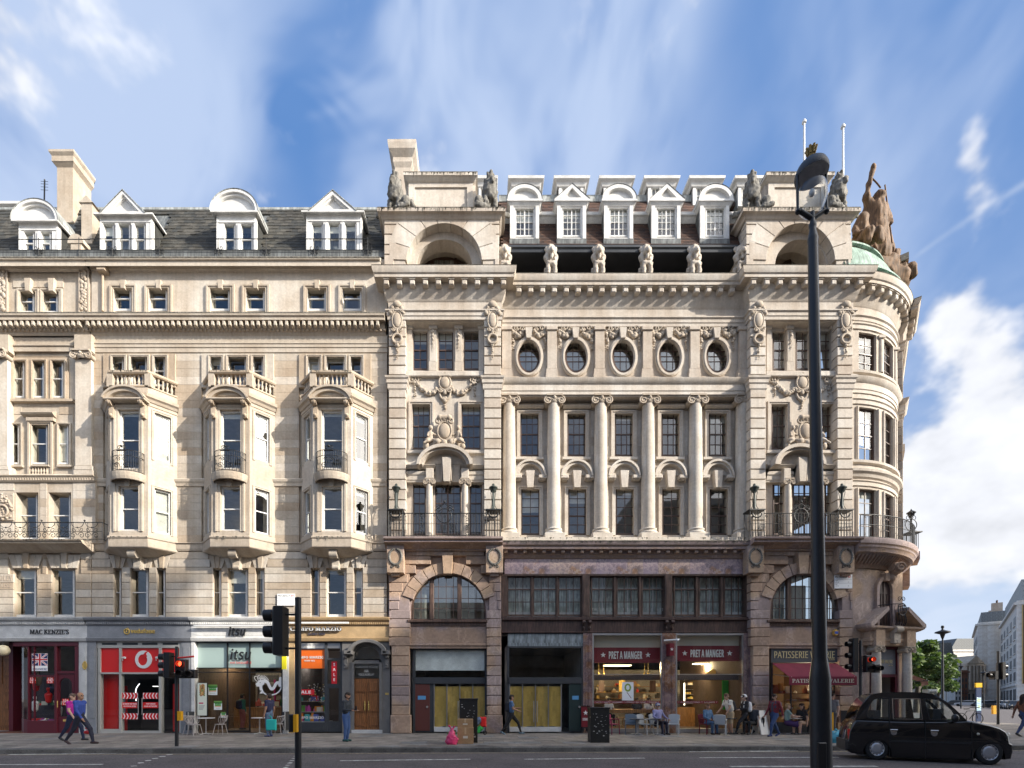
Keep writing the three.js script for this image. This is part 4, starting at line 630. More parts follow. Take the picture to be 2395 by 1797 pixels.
const cz = -1.3; part(A0,'chimney',[bx(133,386,170,520,-2.4,cz),sweep([[0,Y(392,cz)],[.1,Y(386,cz)],[.14,Y(384,cz)],[.14,Y(372,cz)],[.22,Y(366,cz)],[.22,Y(361,cz)],[-.1,Y(361,cz)]],[[X(133,cz),-2.4],[X(133,cz),cz],[X(170,cz),cz],[X(170,cz),-2.4]])],S[1]);
part(A0,'aerial',[rod([X(103,-2),Y(480,-2),-2],[X(104,-2),Y(420,-2),-2],.03),...[424,430,437,444].map((y)=>rod([X(95,-2),Y(y,-2),-2],[X(112,-2),Y(y + 1,-2),-2],.012,.012,4))],M.iron);
part(A0,'rear_storey',[bx(-160,470,60,476,-6,-2.2),bx(-160,476,44,505,-6,-2.4)],M.offwhite);
}
// ---------------------------------------------------------------- the domed corner building
const B = thing('corner_building','grand pale stone corner building with columns, oval windows, stone lions and a rounded corner','building',[X(1450),0,0]);
const ZP = .4,CR = 4.6,TURN = 52 * Math.PI / 180;
const bL0 = X(908,ZP),bL1 = X(1173,ZP),bR0 = X(1754,ZP),bR1 = X(1996,ZP),CC = [bR1,.15 - CR];
const arcPt = (a,out = 0)=>[CC[0]+(CR + out) * Math.sin(a),CC[1]+(CR + out) * Math.cos(a)];
const arcPath = (a0,a1,n = 14,out = 0)=>Array.from({ length: n + 1 },(_,i)=>arcPt(lerp(a0,a1,i / n),out));
const sideDir = [Math.cos(TURN),-Math.sin(TURN)],sideN = [Math.sin(TURN),Math.cos(TURN)],sideEnd = arcPt(TURN);
const sidePt = (s,out = 0)=>[sideEnd[0] + sideDir[0] * s + sideN[0] * out,sideEnd[1] + sideDir[1] * s + sideN[1] * out];
const cornerPath = [[bR1,ZP],[bR1,.15],...arcPath(.09,TURN),sidePt(.01,.0),sidePt(.011,.25),sidePt(1.3,.25),sidePt(1.301,0),sidePt(14,0)];
const W = M.stoneW,K = M.pinkish;
{
const blocks = new Pieces(B,'stone_block'),mods = new Pieces(B,'modillion');
const frontPath = [[bL0,-.6],[bL0,ZP],[bL1,ZP],[bL1,0],[bR0,0],[bR0,ZP],...cornerPath];
// --- cornices and bands that run round the whole front
const big = [[0,19.2],[.05,19.26],[.08,19.38],[.14,19.46],[.17,19.58],[.18,19.6],[.18,19.9],[.5,19.9],[.5,20.02],[.55,20.06],[.6,20.2],[.61,20.3],[0,20.36],[-.3,20.36]];
const arch = [[-.1,18.42],[.03,18.42],[.03,18.56],[.06,18.58],[.06,18.72],[.12,18.77],[.12,18.82],[0,18.84],[0,19.2]];
const string = [[-.1,15.36],[.04,15.36],[.04,15.5],[.07,15.52],[.07,15.78],[.12,15.82],[.2,15.94],[.22,16.02],[0,16.05],[-.1,16.05]];
part(B,'main_cornice',sweep(big,frontPath,{ smooth: .5 }),W[0]); part(B,'architrave',sweep(arch,frontPath,{ smooth: .5 }),W[1]); part(B,'cornice_capping',sweep([[-.28,20.365],[.615,20.305],[.625,20.325],[-.28,20.4]],frontPath),M.grime);
for (const p of [[[bL1,0],[bR0,0]],cornerPath]) part(B,'string_course',sweep(string,p,{ smooth: .5 }),W[2]);
const modG = ()=>[mb(-.11,.11,19.64,19.86,.182,.43,.03),mb(-.14,.14,19.85,19.899,.182,.46)];
const along = (a,b,z,n)=>{ for (let i = 0; i < n; i++) for (const q of [modG()]) { const x = lerp(a,b,(i + .5) / n); mods.add(q.map((g)=>{ g.translate(x,0,z); return g; }),W[0]); } };
along(bL0-.3,bL1+.35,ZP,10); along(bL1+.5,bR0-.5,0,19); along(bR0-.35,bR1+.3,ZP,9);
for (let i = 0; i < 9; i++) { const a = (i + .6)/9 * TURN; mods.add(modG().map((g)=>{ g.translate(0,0,CR); g.rotateY(a); g.translate(CC[0],0,CC[1]); return g; }),W[0]); }
for (let i = 0; i < 15; i++) { const s = .3 + i * .58,o = s < 1.6 ? .25 : 0,[x,z] = sidePt(s,o); mods.add(modG().map((g)=>{ g.rotateY(TURN); g.translate(x,0,z); return g; }),W[0]); }
mods.flush();
// --- one end pavilion; u counts photograph units from its middle
function pavilion(cx,s,first) {
const q = (u)=>cx + u * s,at = (u,z)=>X(q(u),z),zr = .12;
// rusticated pilasters with bands
for (const [a,b] of [[-132.5,-90.5],[90.5,132.5]]) {
courses(blocks,q(a),q(b),every(744,877,6),zr - .1,ZP,W,{ gap: .045,c: .016 }); courses(blocks,q(a),q(b),every(907,1265,15),zr - .1,ZP,W,{ gap: .045,c: .016 });
part(B,'pilaster_core',bx(q(a)+1.2,740,q(b)-1.2,1266,-.3,ZP - .07),W[3]);
const yb = [16.05,15.34]; part(B,'pilaster_band',sweep([[0,yb[1]],[.03,yb[1]+.05],[.03,yb[1]+.24],[.07,yb[1]+.28],[.07,yb[1]+.42],[.12,yb[1]+.48],[.13,yb[1]+.56],[0,yb[1]+.6]],[[at(a,ZP),zr],[at(a,ZP),ZP + .005],[at(b,ZP),ZP + .005],[at(b,ZP),zr]]),W[1]);
// hanging shield
const x = X(q((a + b)/2),ZP),y = Y(745,ZP),cz = ZP + .06;
part(B,'shield_drop',[...cartouche(x,y - .12,cz,.5,.95),ball(x,y + .55,cz,.17,1.2,1,.8),tor(x,y - .95,cz,.2,.06),...drop(x,y - .55,y - .8,cz,.07),...drop(x,y - 1.15,y - 1.85,cz,.075),...lumps([[x - .2,y + .4,cz],[x + .2,y + .4,cz],[x - .28,y + .2,cz],[x + .28,y + .2,cz]],.1)],M.carve);
}
// top storey: three windows behind a deep head
const tw = [[-74.5,-40.5],[-15.5,19.5],[44.5,80.5]].map(([a,b])=>[q(a),q(b)]);
part(B,'recess_wall',pp(rectP(q(-91),743,q(91),946),-.4,-.05,tw.map(([a,b])=>rectP(a,775,b,867))),W[1]);
part(B,'recess_head',bx(q(-91),742,q(91),752,-.3,ZP - .05),W[0]);
for (const u of [-28,32]) { const x = X(q(u),.05); part(B,'window_pier',[bx(q(u - 9),846,q(u + 9),867,-.05,.1),bx(q(u - 8),760,q(u + 8),846,-.05,.06,.01),bx(q(u - 10),757,q(u + 10),768,-.05,.14,.02),...drop(x,Y(772,.1),Y(818,.1),.09,.055)],W[0]); }
for (const u of [-83,85]) part(B,'window_pier',[bx(q(u - 6),760,q(u + 6),867,-.05,.06),bx(q(u - 8),757,q(u + 8),768,-.05,.12,.02)],W[0]);
part(B,'window_sill',[bx(q(-91),867,q(91),880,-.2,zr + .15,.03),bx(q(-91),880,q(91),884,-.2,zr + .05)],W[2]);
tw.forEach(([a,b])=>glazedP(B,a,775,b,867,-.2,{ frame: M.sashBrown,fw: .05,bar: .03,cols: 2,rows: 4,mid: 2,blind: rnd() < .4 ? .3 : 0 }));
// carved garland
const cz = zr + .03,gx = (u)=>X(q(u),cz),gy = (y)=>Y(y,cz);
part(B,'panel_wall',pp(rectP(q(-91),882,q(91),1090),-.35,zr,[rectP(q(-77),945,q(-34.5),1052),rectP(q(38.5),945,q(83.5),1052)]),W[0]);
part(B,'garland',[...cartouche(gx(0),gy(897),cz + .05,.62,.78),...garland(gx(-68),gy(892),gx(-12),gy(905),.42,cz,.07,15),...garland(gx(12),gy(905),gx(68),gy(892),.42,cz,.07,15),...drop(gx(-70),gy(892),gy(930),cz,.08),...drop(gx(70),gy(892),gy(930),cz,.08),tor(gx(0),gy(920),cz + .02,.24,.05,1.3),...drop(gx(0),gy(932),gy(960),cz,.1),...[-1,1].flatMap((k)=>[scroll(gx(k * 78),gy(889),cz + .02,.14,1.2,k,.035),scroll(gx(k * 64),gy(889),cz + .02,.14,1.2,-k,.035)])],M.carve);
// middle windows
for (const [a,b] of [[-77,-34.5],[38.5,83.5]]) { part(B,'window_surround',[surround(q(a),945,q(b),1053,8,zr,.09),bx(q(a)-11,1053,q(b)+9,1060,zr,zr + .16,.015)],W[1]); glazedP(B,q(a),945,q(b),1052,-.14,{ frame: M.sashBrown,fw: .05,bar: .028,cols: 3,rows: 4,mid: 2,blind: rnd() < .3 ? .2 : 0,curtain: .1 }); }
// cherubs and shield on the curved pediment
const px = gx(0),py = Y(1046,zr + .35),pz = zr + .32;
part(B,'cherub_group',[...cartouche(px,py + .72,pz,.72,1.0),at3(cherubG,px - .62,py + .03,pz,.5,1.15),(()=>{ const g = cherubG.clone(); g.scale(-1.15,1.15,1.15); const i = g.index.array; for (let k = 0; k < i.length; k += 3) [i[k],i[k + 1]] = [i[k + 1],i[k]]; g.computeVertexNormals(); g.rotateY(-.5); g.translate(px + .62,py + .03,pz); return g; })(),rod([px - .2,py + 1.3,pz],[px + .2,py + 1.3,pz],.12),ball(px - .2,py + 1.3,pz,.14),ball(px + .2,py + 1.3,pz,.14),...lumps([[px - .3,py + .2,pz + .1],[px + .3,py + .2,pz + .1],[px,py + .12,pz + .12],[px - .8,py + .05,pz],[px + .8,py + .05,pz]],.14)],M.carve);
const zq = zr + .45,arcS = (r,k)=>arcP(q(-1),1088,r * s,r * k,.06,Math.PI - .06,20);
part(B,'curved_pediment',[pp([...arcS(60,.74),...arcS(52,.7).reverse()],zr,zq),pp([...arcS(66,.78),...arcS(59,.74).reverse()],zr,zq + .12),pp(arcS(53,.72),zr,zr + .04)],W[1]);
// serliana below: two columns, wide middle light
const lw = [[-74.5,-44.5],[-23.5,37.5],[58.5,86.5]].map(([a,b])=>[q(a),q(b)]);
part(B,'serliana_wall',pp(rectP(q(-91),1088,q(91),1268),-.4,-.06,lw.map(([a,b])=>rectP(a,1129,b,1252))),W[3]);
for (const [a,b] of [[-91,-22],[36,91]]) part(B,'serliana_entablature',[sweep(prof([[0,1126],[.04,1122],[.04,1112],[.08,1110],[.08,1104],[0,1102],[0,1098],[.1,1096],[.2,1090],[.24,1087],[0,1086]],zr),plan(zr,q(a),q(b))),bx(q(a),1086,q(b),1128,-.2,zr)],W[0]);
part(B,'serliana_tympanum',pp(rectP(q(-24),1086,q(38),1128),-.2,zr - .02),W[1]);
part(B,'keystone',[keystone(q(4),1069,1126,21,15,zr,zr + .34),bx(q(-8),1078,q(-6),1124,zr,zr + .2),bx(q(14),1078,q(16),1124,zr,zr + .2)],W[0]);
for (const u of [-36,47]) { const x = X(q(u),.2),r = .155,z = .22; part(B,'column',[columnShaft(x,Y(1258,.3),Y(1133,.3),z,r),...columnBase(x,Y(1262,.3),z,r,.2),mb(x - .2,x + .2,8.4,Y(1262,.3),z - .2,z + .22)],M.column); part(B,'capital',ionic(x,Y(1134,.3),z,r * .95,.27),M.carve); part(B,'impost',bx(q(u - 9),1095,q(u + 9),1124,zr,.38,.02),W[0]); }
lw.forEach(([a,b],i)=>glazedP(B,a,1129,b,1252,-.2,{ frame: M.sashBrown,fw: .05,bar: .026,cols: i === 1 ? 4 : 2,rows: 5,mid: i === 1 ? 0 : 2,centre: i === 1 }));
// balcony: slab, iron rail, lantern pedestals
const zb = .98,yS = 8.66;
part(B,'balcony_slab',sweep([[0,yS - .36],[.1,yS - .34],[.3,yS - .24],[.5,yS - .2],[.5,yS - .12],[.6,yS - .08],[.62,yS],[-.3,yS]],[[at(-138,ZP),ZP],[at(134,ZP),ZP]]),K[1]);
const yT = yS + 1.0,xa = at(-132,zb),xb = at(130,zb),rl = [...railing(xa + .6,xb - .6,yS,yT,zb,{ pitch: .125,low: .55 })];
const mx = (xa + xb)/2; rl.push(tor(mx,yT - .1,zb,.3,.02,1),scroll(mx - .25,yT + .2,zb,.16,1.3,1,.016),scroll(mx + .25,yT + .2,zb,.16,1.3,-1,.016,Math.PI),rod([mx - .42,yT + .12,zb],[mx,yT + .42,zb],.016),rod([mx + .42,yT + .12,zb],[mx,yT + .42,zb],.016),ball(mx,yT + .5,zb,.05));
for (const u of [-.33,.33]) for (let i = 0; i < 5; i++) rl.push(scroll(mx + u * (xb - xa)*.62,yS + .15 + i * .19,zb,.085,1.2,i % 2 ? 1 : -1,.014)); for (let i = 0; i < 9; i++) rl.push(scroll(lerp(xa + .7,xb - .7,i / 8),yT - .1,zb,.07,1,i % 2 ? 1 : -1,.011));
part(B,'balcony_rail',rl,M.iron);
for (const e of [-1,1]) {
const x0 = e < 0 ? xa : xb - .6,x1 = x0+.6,yP = yS + 1.18,g = [mb(x0-.04,x1+.04,yP - .05,yP,zb - .5,zb + .05)];
for (const [a,b] of [[zb,zb],[zb - .46,zb - .46]]) for (let i = 0; i <= 5; i++) g.push(rod([lerp(x0,x1,i / 5),yS,a],[lerp(x0,x1,i / 5),yP,b],i % 5 ? .009 : .02,i % 5 ? .009 : .02,5)); g.push(tor((x0 + x1)/2,yP - .18,zb + .01,.2,.03,.9,Math.PI,Math.PI),rod([x0,yS + .55,zb],[x1,yS + .55,zb],.012,.012,5));
for (const xx of [x0,x1]) for (let i = 1; i < 4; i++) g.push(rod([xx,yS,zb - i * .115],[xx,yP,zb - i * .115],.009,.009,4));
part(B,'lamp_pedestal',g,M.iron);
const lx = (x0 + x1)/2,lz = zb - .2,y = yP; part(B,'balcony_lantern',[lathe([[.16,0],[.15,.04],[.06,.1],[.05,.4],[.045,.75],[.07,.8],[.12,.84],[.15,.96],[.19,.97],[.19,1.01],[.12,1.06],[.05,1.1],[.06,1.15],[.001,1.2]],lx,y,lz,12),...[0,1,2,3].map((k)=>{ const a = k * Math.PI / 2+.4,c = Math.cos(a),n = Math.sin(a); return tube([[lx + c * .2,y,lz + n * .2],[lx + c * .08,y + .2,lz + n * .08],[lx + c * .07,y + .5,lz + n * .07],[lx + c * .12,y + .82,lz + n * .12]],.014,4); })],mat(.05,.06,.055,{ roughness: .5,metalness: .3 }));
}
// --- below the balcony: wreaths, big arched window in splayed stones
const zl = .3,yb0 = 1276;
for (const u of [-116,116]) { const x = X(q(u),zl + .4),y = Y(1302,zl + .4); part(B,'wreath_block',[bx(q(u - 20),yb0,q(u + 20),1340,zl - .1,zl + .36,.015),bx(q(u - 10),1333,q(u + 10),1347,zl - .1,zl + .24)],K[2]); const wr = []; for (let i = 0; i < 26; i++) { const a = Math.PI / 2+.3+(Math.PI * 2-.6) * i / 25; wr.push(ball(x + Math.cos(a)*.27,y + Math.sin(a)*.34,zl + .38,.055,1,1.1,.8,6)); } part(B,'wreath',[...wr,scroll(x - .13,y - .44,zl + .38,.08,1,1,.02),scroll(x + .13,y - .44,zl + .38,.08,1,-1,.02,Math.PI)],M.carveDark); }
part(B,'lower_entablature',[bx(q(-140),1270,q(136),1288,zl - .2,zl + .1),bx(q(-92),1288,q(92),1300,zl - .2,zl - .02,.02)],K[2]);
const acx = q(8),acy = 1430,arx = 88 * s,ary = 89;
const archOut = (m)=>(ya,yb)=>{ const y = Math.min(Math.abs(acy - ya),Math.abs(acy - yb)),inside = yb > acy + 1; const r = m; if (inside) return [acx - arx,acx + arx]; const k = (acy - yb)/(ary + r); if (k >= 1) return null; const w = (arx + r) * Math.sqrt(1 - k * k); void y; return [acx - w,acx + w]; };
voussoirs(blocks,acx,acy,arx,ary,arx + 26,ary + 26,11,zl - .25,zl + .02,K,{ a0: .32,a1: Math.PI - .32 });
blocks.add(keystone(q(6),1292,1342,26,19,zl - .2,zl + .16),K[2]);
courses(blocks,q(-132),q(132),every(1300,1512,10),zl - .3,zl,K,{ gap: .045,c: .016,out: [archOut(27)] });
for (const [a,b] of [[-132,-82],[97,133]]) { courses(blocks,q(a)+(a < 0 ? 6 : 0),q(b),every(1512,1674,7),zl - .3,zl,K,{ gap: .045,c: .018 }); blocks.add(bx(q(a)+(a < 0 ? 4 : -2),1674,q(b)+2,1716,-.3,zl + .1,.03),K[3]); part(B,'pilaster_core',bx(q(a)+7,1290,q(b)-1,1714,-.4,zl - .03),K[3]); }
part(B,'arch_backing',pp([[q(-132),1300],[q(132),1300],[q(132),1452],[acx + arx,1452],...arcP(acx,acy,arx,ary,0,Math.PI,24),[acx - arx,1452],[q(-132),1452]],-.3,zl - .2),K[3]);
// the arched window
const zw = .0,wg = sub(B,'window'),ring = (r,k,y)=>[...arcP(acx,acy,arx - r,ary - r,0,Math.PI,24),[acx - arx + r,y],[acx + arx - r,y]];
const fr = [pp(ring(0,0,1452),zw - .06,zw + .06,[ring(3,0,1448)])]; const wm = [[-90,-36.5],[-25.5,29],[39,92]];
for (const u of [-31,34]) fr.push(bx(q(u + 8-8)-5,1345,q(u)+5,1450,zw - .05,zw + .12,.02)); for (const y of [1373,1400,1424]) fr.push(bx(acx - Math.sqrt(Math.max(0,1-((acy - Math.min(y,acy)) / ary) ** 2)) * arx + 2,y - .6,acx + Math.sqrt(Math.max(0,1-((acy - Math.min(y,acy)) / ary) ** 2)) * arx - 2,y + .6,zw - .02,zw + .02));
for (const u of [-74,-56,-15,3,20,55,73]) { const k = (q(u) - acx) / arx,top = acy - ary * Math.sqrt(Math.max(0,1 - k * k)); fr.push(bx(q(u)-.6,top + 2,q(u)+.6,1449,zw - .02,zw + .021)); }
part(wg,'frame',fr,M.bronze);
for (const [a,b] of wm) { const xs = []; for (let i = 0; i <= 3; i++) xs.push(lerp(q(a),q(b),i / 3)); for (let i = 0; i < 3; i++) for (const [y0,y1] of [[1342,1373],[1373,1400],[1400,1424],[1424,1449]]) { const m = (xs[i] + xs[i + 1])/2,k = (m - acx) / arx; if (Math.abs(k) > .97) continue; const top = acy - ary * Math.sqrt(1 - k * k); if (y1 < top + 3) continue; const pg = facet(wg,'unused',[0,0,0]); wg.remove(pg); const pane = part(wg,'pane',pp([[xs[i],Math.max(y0,acy - ary * Math.sqrt(Math.max(0,1-((xs[i] - acx) / arx) ** 2))+1)],[xs[i + 1],Math.max(y0,acy - ary * Math.sqrt(Math.max(0,1-((xs[i + 1] - acx) / arx) ** 2))+1)],[xs[i + 1],y1],[xs[i],y1]].filter(([,y],n)=>n > 1 || y < y1),zw - .002,zw + .002),M.glass); pane.rotation.set(0,0,0); } }
const cur = []; for (let i = 0; i < 40; i++) { if (i % 13 > 8) continue; const x = X(q(-82 + i * 4.3),zw - .4); cur.push(mb(x,x + .09,Y(1450,zw),Y(1365,zw),zw - .45-(i % 2)*.05,zw - .42-(i % 2)*.05)); } part(wg,'curtain',cur,M.blind);
part(B,'window_sill',[bx(q(-88),1450,q(100),1456,-.3,zl + .04,.02),bx(q(-86),1456,q(98),1464,-.3,zl - .06)],M.bronze);
part(B,'marble_panel',[bx(q(-84),1464,q(97),1506,-.3,zl - .12),bx(q(-86),1506,q(99),1511,-.3,zl - .04,.02),bx(q(-86),1511,q(99),1517,-.3,zl - .09)],M.pinkish[3]);
// --- above the cornice: arch block, parapet, panel and lions
const za = .3,rx = 88 * s,ry = 90,ax = q(-2),ay = 612,deep = -.75,zi = -.12;
const bu = [-143,128].map((u)=>q(u));
const out = (ya,yb)=>{ const k = (ay - yb)/(ry + 34); if (k >= 1) return null; const w = (rx + 30) * Math.sqrt(Math.max(0,1 - k * k)); return [ax - w,ax + w]; };
courses(blocks,bu[0],bu[1],[504,525,548,572,595,622],za - .4,za,W,{ gap: .04,c: .014,out: [out] });
voussoirs(blocks,ax,ay,rx,ry,rx + 29,ry + 20,9,za - .5,za + .003,W,{ a0: .04,a1: Math.PI - .04,box: [rx + 40,ry + 17],most: 1.25 });
part(B,'attic_core',[pp([[bu[0]+2,500],[bu[1]-2,500],[bu[1]-2,626],[ax + rx + 3,626],...arcP(ax,ay,rx + 3,ry + 3,0,Math.PI,24),[ax - rx - 3,626],[bu[0]+2,626]],-2.4,za - .04),pp([[ax - rx - 4,640],[ax + rx + 4,640],...arcP(ax,ay,rx + 4,ry + 4,0,Math.PI,24)],deep,zi,[[[ax - 66 * s,638],[ax + 66 * s,638],...arcP(ax,622,66 * s,62,0,Math.PI,20)]])],W[1]);
part(B,'attic_niche',pp([[ax - rx,660],[ax + rx,660],...arcP(ax,620,rx,80,0,Math.PI,20)],deep - .9,deep - .8),W[3]);
part(B,'attic_window',[pp([[ax - 56 * s,660],[ax + 56 * s,660],...arcP(ax,634,56 * s,32,0,Math.PI,20)],deep - .8,deep - .74),pp([[ax - 56 * s,660],[ax + 56 * s,660],...arcP(ax,634,56 * s,32,0,Math.PI,20)],deep - .74,deep - .68,[[[ax - 53 * s,658],[ax + 53 * s,658],...arcP(ax,634,53 * s,29,0,Math.PI,20)]]),...[-27,27].map((u)=>bx(ax + (u - 2.5) * s,604,ax + (u + 2.5) * s,658,deep - .74,deep - .69))],M.sashBrown); part(B,'attic_pane',[-40,-18,-6,6,18,40].map((u)=>bx(ax + (u - 5) * s,Math.abs(u) > 30 ? 620 : 609,ax + (u + 5) * s,656,deep - .74,deep - .73)),M.curtain);
const yC = 22.95,pathA = [[X(bu[0],za),-2.4],[X(bu[0],za),za],[X(bu[1],za),za],[X(bu[1],za),-2.4]];
part(B,'attic_cornice',sweep([[0,yC - .04],[.05,yC],[.1,yC + .08],[.14,yC + .12],[.24,yC + .15],[.25,yC + .26],[.22,yC + .31],[-.4,yC + .33]],pathA),W[3]); part(B,'cornice_capping',sweep([[-2,yC + .335],[.23,yC + .315],[.24,yC + .335],[-2,yC + .37]],pathA),M.grime);
part(B,'weather_stain',[drips(X(bu[0],za)-.2,X(bu[1],za)+.2,yC + .3,za + .253,120,.3)],M.grime,{ kind: 'stuff' });
const zk = -.3,yk = yC + .32,k0 = X(q(-85),zk),k1 = X(q(66),zk),yt = 25.25,pathK = [[k0,-2.4],[k0,zk],[k1,zk],[k1,-2.4]];
part(B,'parapet_block',[prism([[k0,yk],[k1,yk],[k1,yt],[k0,yt]],-2.4,zk - .06),prism([[k0,yk],[k1,yk],[k1,yt],[k0,yt]],zk - .06,zk,[[[k0+.28,yk + .12],[k1-.28,yk + .12],[k1-.28,yt - .22],[k0+.28,yt - .22]]]),sweep([[0,yt - .04],[.06,yt],[.14,yt + .08],[.2,yt + .12],[.2,yt + .24],[0,yt + .28]],pathK),mb(k0+.2,k1-.2,yt + .24,yt + .5,-2,zk - .1)],W[2]);
part(B,'cornice_capping',[sweep([[-.2,yt + .285],[.205,yt + .245],[.21,yt + .27],[-.2,yt + .32]],pathK),mb(k0+.18,k1-.18,yt + .5,yt + .53,-2,zk - .08)],M.grime);
part(B,'weather_stain',[drips(k0-.15,k1+.15,yt + .25,zk + .203,70,.26),drips(k0+.2,k1-.2,yt + .5,zk - .097,60,.3)],M.grime,{ kind: 'stuff' });
for (const e of [-1,1]) { const pts = []; const x0 = e < 0 ? k0 : k1; for (let i = 0; i <= 10; i++) { const t = i / 10; pts.push([x0 + e * (.1+.75 * Math.pow(1 - t,2.2)),lerp(yk,yt,t)]); } part(B,'parapet_sweep',prism([[x0 - e * .02,yk],...pts,[x0 - e * .02,yt]],-1.6,zk - .1),W[1]); }
for (const e of [-1,1]) { const g = at3(lionG,0,0,0,e * .35,1.34); g.scale(1,1.04,1); const x = X(q(e < 0 ? -116 : 103),za); g.translate(x,yk + .01,-.12); const m = part(B,'stone_lion',[g,at3(lumpShield,x + e * -.45,yk + .3,.25,e * .3)],M.carveDark,{ label: 'weathered crowned stone lion with a shield on the parapet' }); void m; }
if (first) { const cz2 = -1.6; part(B,'chimney',[bx(q(-117),380,q(-80),480,-3,cz2),sweep([[0,Y(392,cz2)],[.08,Y(382,cz2)],[.08,Y(372,cz2)],[.26,Y(360,cz2)],[.3,Y(348,cz2)],[.3,Y(342,cz2)],[-.2,Y(342,cz2)]],[[X(q(-117),cz2),-3],[X(q(-117),cz2),cz2],[X(q(-80),cz2),cz2],[X(q(-80),cz2),-3]]),bx(q(-114),335,q(-83),342,-4,cz2-.1)],W[1]); }
}
const lumpShield = smooth([[0,0,0,.16,0,.25,0,.2],[0,-.2,0,.06,0,0,0,.16]],.04,.05,{ rough: .03,freq: 10 });
pavilion(1040.5,1,true); pavilion(1875,.913,false);
// --- middle: frieze, oval windows, colonnade
const zc = 0,zw = -.5,cols = [1191,1295,1405,1516,1627,1736];
part(B,'frieze_wall',mb(bL1,bR0,18.8,19.3,-.5,-.001),W[0]);
const ovals = [1237,1347,1458,1567,1678],ocx = 834;
part(B,'oval_wall',pp(rectP(1173,760,1754,885),-.45,-.08,ovals.map((x)=>arcP(x,ocx,26,38,0,Math.PI * 2,32))),W[1]);
ovals.forEach((x,i)=>{
const ring = (r,q)=>arcP(x,ocx,r,q,0,Math.PI * 2,36);
part(B,'oval_surround',[pp(ring(33,46),-.08,.06,[ring(26,38)]),pp(ring(34,47),-.08,.02,[ring(31,44)]),pp(ring(30,43),.06,.1,[ring(28,40.5)]),keystone(x,765,790,17,11,-.08,.16)],W[0]);
const g = sub(B,'window'),zo = -.28; part(g,'frame',[pp(ring(26,38),zo - .05,zo + .05,[ring(22,34)]),...[-7,7].map((u)=>bx(x + u - .7,ocx - 33,x + u + .7,ocx + 33,zo - .02,zo + .02)),...[-12,0.1,12].slice(0,3).filter((u)=>u).map((u)=>bx(x - 22,ocx + u - .7,x + 22,ocx + u + .7,zo - .02,zo + .021))],M.sashBrown);
for (const [a,b] of [[-21,-7],[-7,7],[7,21]]) for (const [c,d] of [[-33,-12],[-12,12],[12,33]]) { const clip = (u,v)=>{ const k = Math.hypot(u / 22.5,v / 34.5); return k > 1 ? [x + u / k,ocx + v / k] : [x + u,ocx + v]; }; part(g,'pane',pp([clip(a,c),clip(b,c),clip(b,d),clip(a,d)],zo - .002,zo + .002),M.glass); }
const zz = -.02,gx = (u)=>X(x + u,zz),gy = (v)=>Y(v,zz); part(B,'garland',[-1,1].flatMap((k)=>[...garland(gx(k * 12),gy(772),gx(k * 36),gy(775),.25,zz,.07,8),...drop(gx(k * 38),gy(776),gy(822),zz,.095),scroll(gx(k * 30),gy(769),zz + .03,.12,1.2,k,.035),scroll(gx(k * 17),gy(770),zz + .03,.1,1.2,-k,.03)]),M.carve);
});
for (const x of [1185,1291,1403,1515,1626,1741]) part(B,'attic_pilaster',[bx(x - 11,770,x + 11,862,-.08,.1,.012),bx(x - 13,762,x + 13,771,-.08,.16,.02),bx(x - 13,862,x + 13,873,-.08,.14),bx(x - 14,873,x + 14,882,-.08,.18)],W[3]);
part(B,'colonnade_wall',pp(rectP(1173,915,1754,1266),zw - .35,zw,ovals.flatMap((x)=>[rectP(x - 20,967,x + 23,1068),rectP(x - 18,1144,x + 25,1252)])),W[1]);
part(B,'colonnade_soffit',[mb(bL1,bR0,15.3,15.45,-.6,-.02),mb(bL1,bR0,15.4,16.2,-.3,-.001)],W[3]);
const cb = new Pieces(B,'stone_block'); courses(cb,1175,1752,every(940,1250,15),zw,zw + .018,W,{ bw: 30,gap: .006,c: .004,out: [...ovals.map((x)=>[x - 33,944,x + 36,1250])] }); cb.list.forEach((e)=>blocks.list.push(e));
ovals.forEach((x,i)=>{
const a = x - 20,b = x + 23; part(B,'window_surround',[surround(a,967,b,1068,8,zw,.1),sweep(prof([[0,957],[.06,955],[.14,950],[.18,947],[0,946]],zw + .08),plan(zw + .08,a - 11,b + 11)),bx(a - 12,1068,b + 12,1075,zw,zw + .2,.02)],W[0]);
glazedP(B,a,967,b,1068,zw - .18,{ frame: M.sashBrown,fw: .05,bar: .026,cols: 3,rows: 4,mid: 2,blind: [.1,0,.15,0,.2][i] });
const c = x + 3.5,ar = (r,k)=>arcP(c,1114,r,k,.05,Math.PI - .05,18); part(B,'hood',[pp([...ar(36,38),...ar(27,29).reverse()],zw,zw + .3),pp([...ar(38,41),...ar(34,36).reverse()],zw,zw + .38),bx(c - 39,1110,c - 20,1118,zw,zw + .34,.02),bx(c + 20,1110,c + 39,1118,zw,zw + .34,.02),bx(c - 36,1118,c - 22,1122,zw,zw + .25),bx(c + 22,1118,c + 36,1122,zw,zw + .25),pp(ar(28,30),zw,zw + .05),keystone(c,1100,1140,20,14,zw,zw + .3),...Array.from({ length: 15 },(_,k)=>{ const t = .35+(Math.PI - .7) * k / 14; return ball(X(c + 27.5 * Math.cos(t),zw + .2),Y(1114-29.5 * Math.sin(t),zw + .2),zw + .2,.03,1,1,1,5); })],W[2]);
part(B,'window_surround',surround(x - 18,1144,x + 25,1252,8,zw,.09),W[0]);
glazedP(B,x - 18,1144,x + 25,1252,zw - .18,{ frame: M.sashBrown,fw: .05,bar: .026,cols: 2,rows: 5,mid: 3,blind: [.5,.3,.12,.1,.05][i] });
});
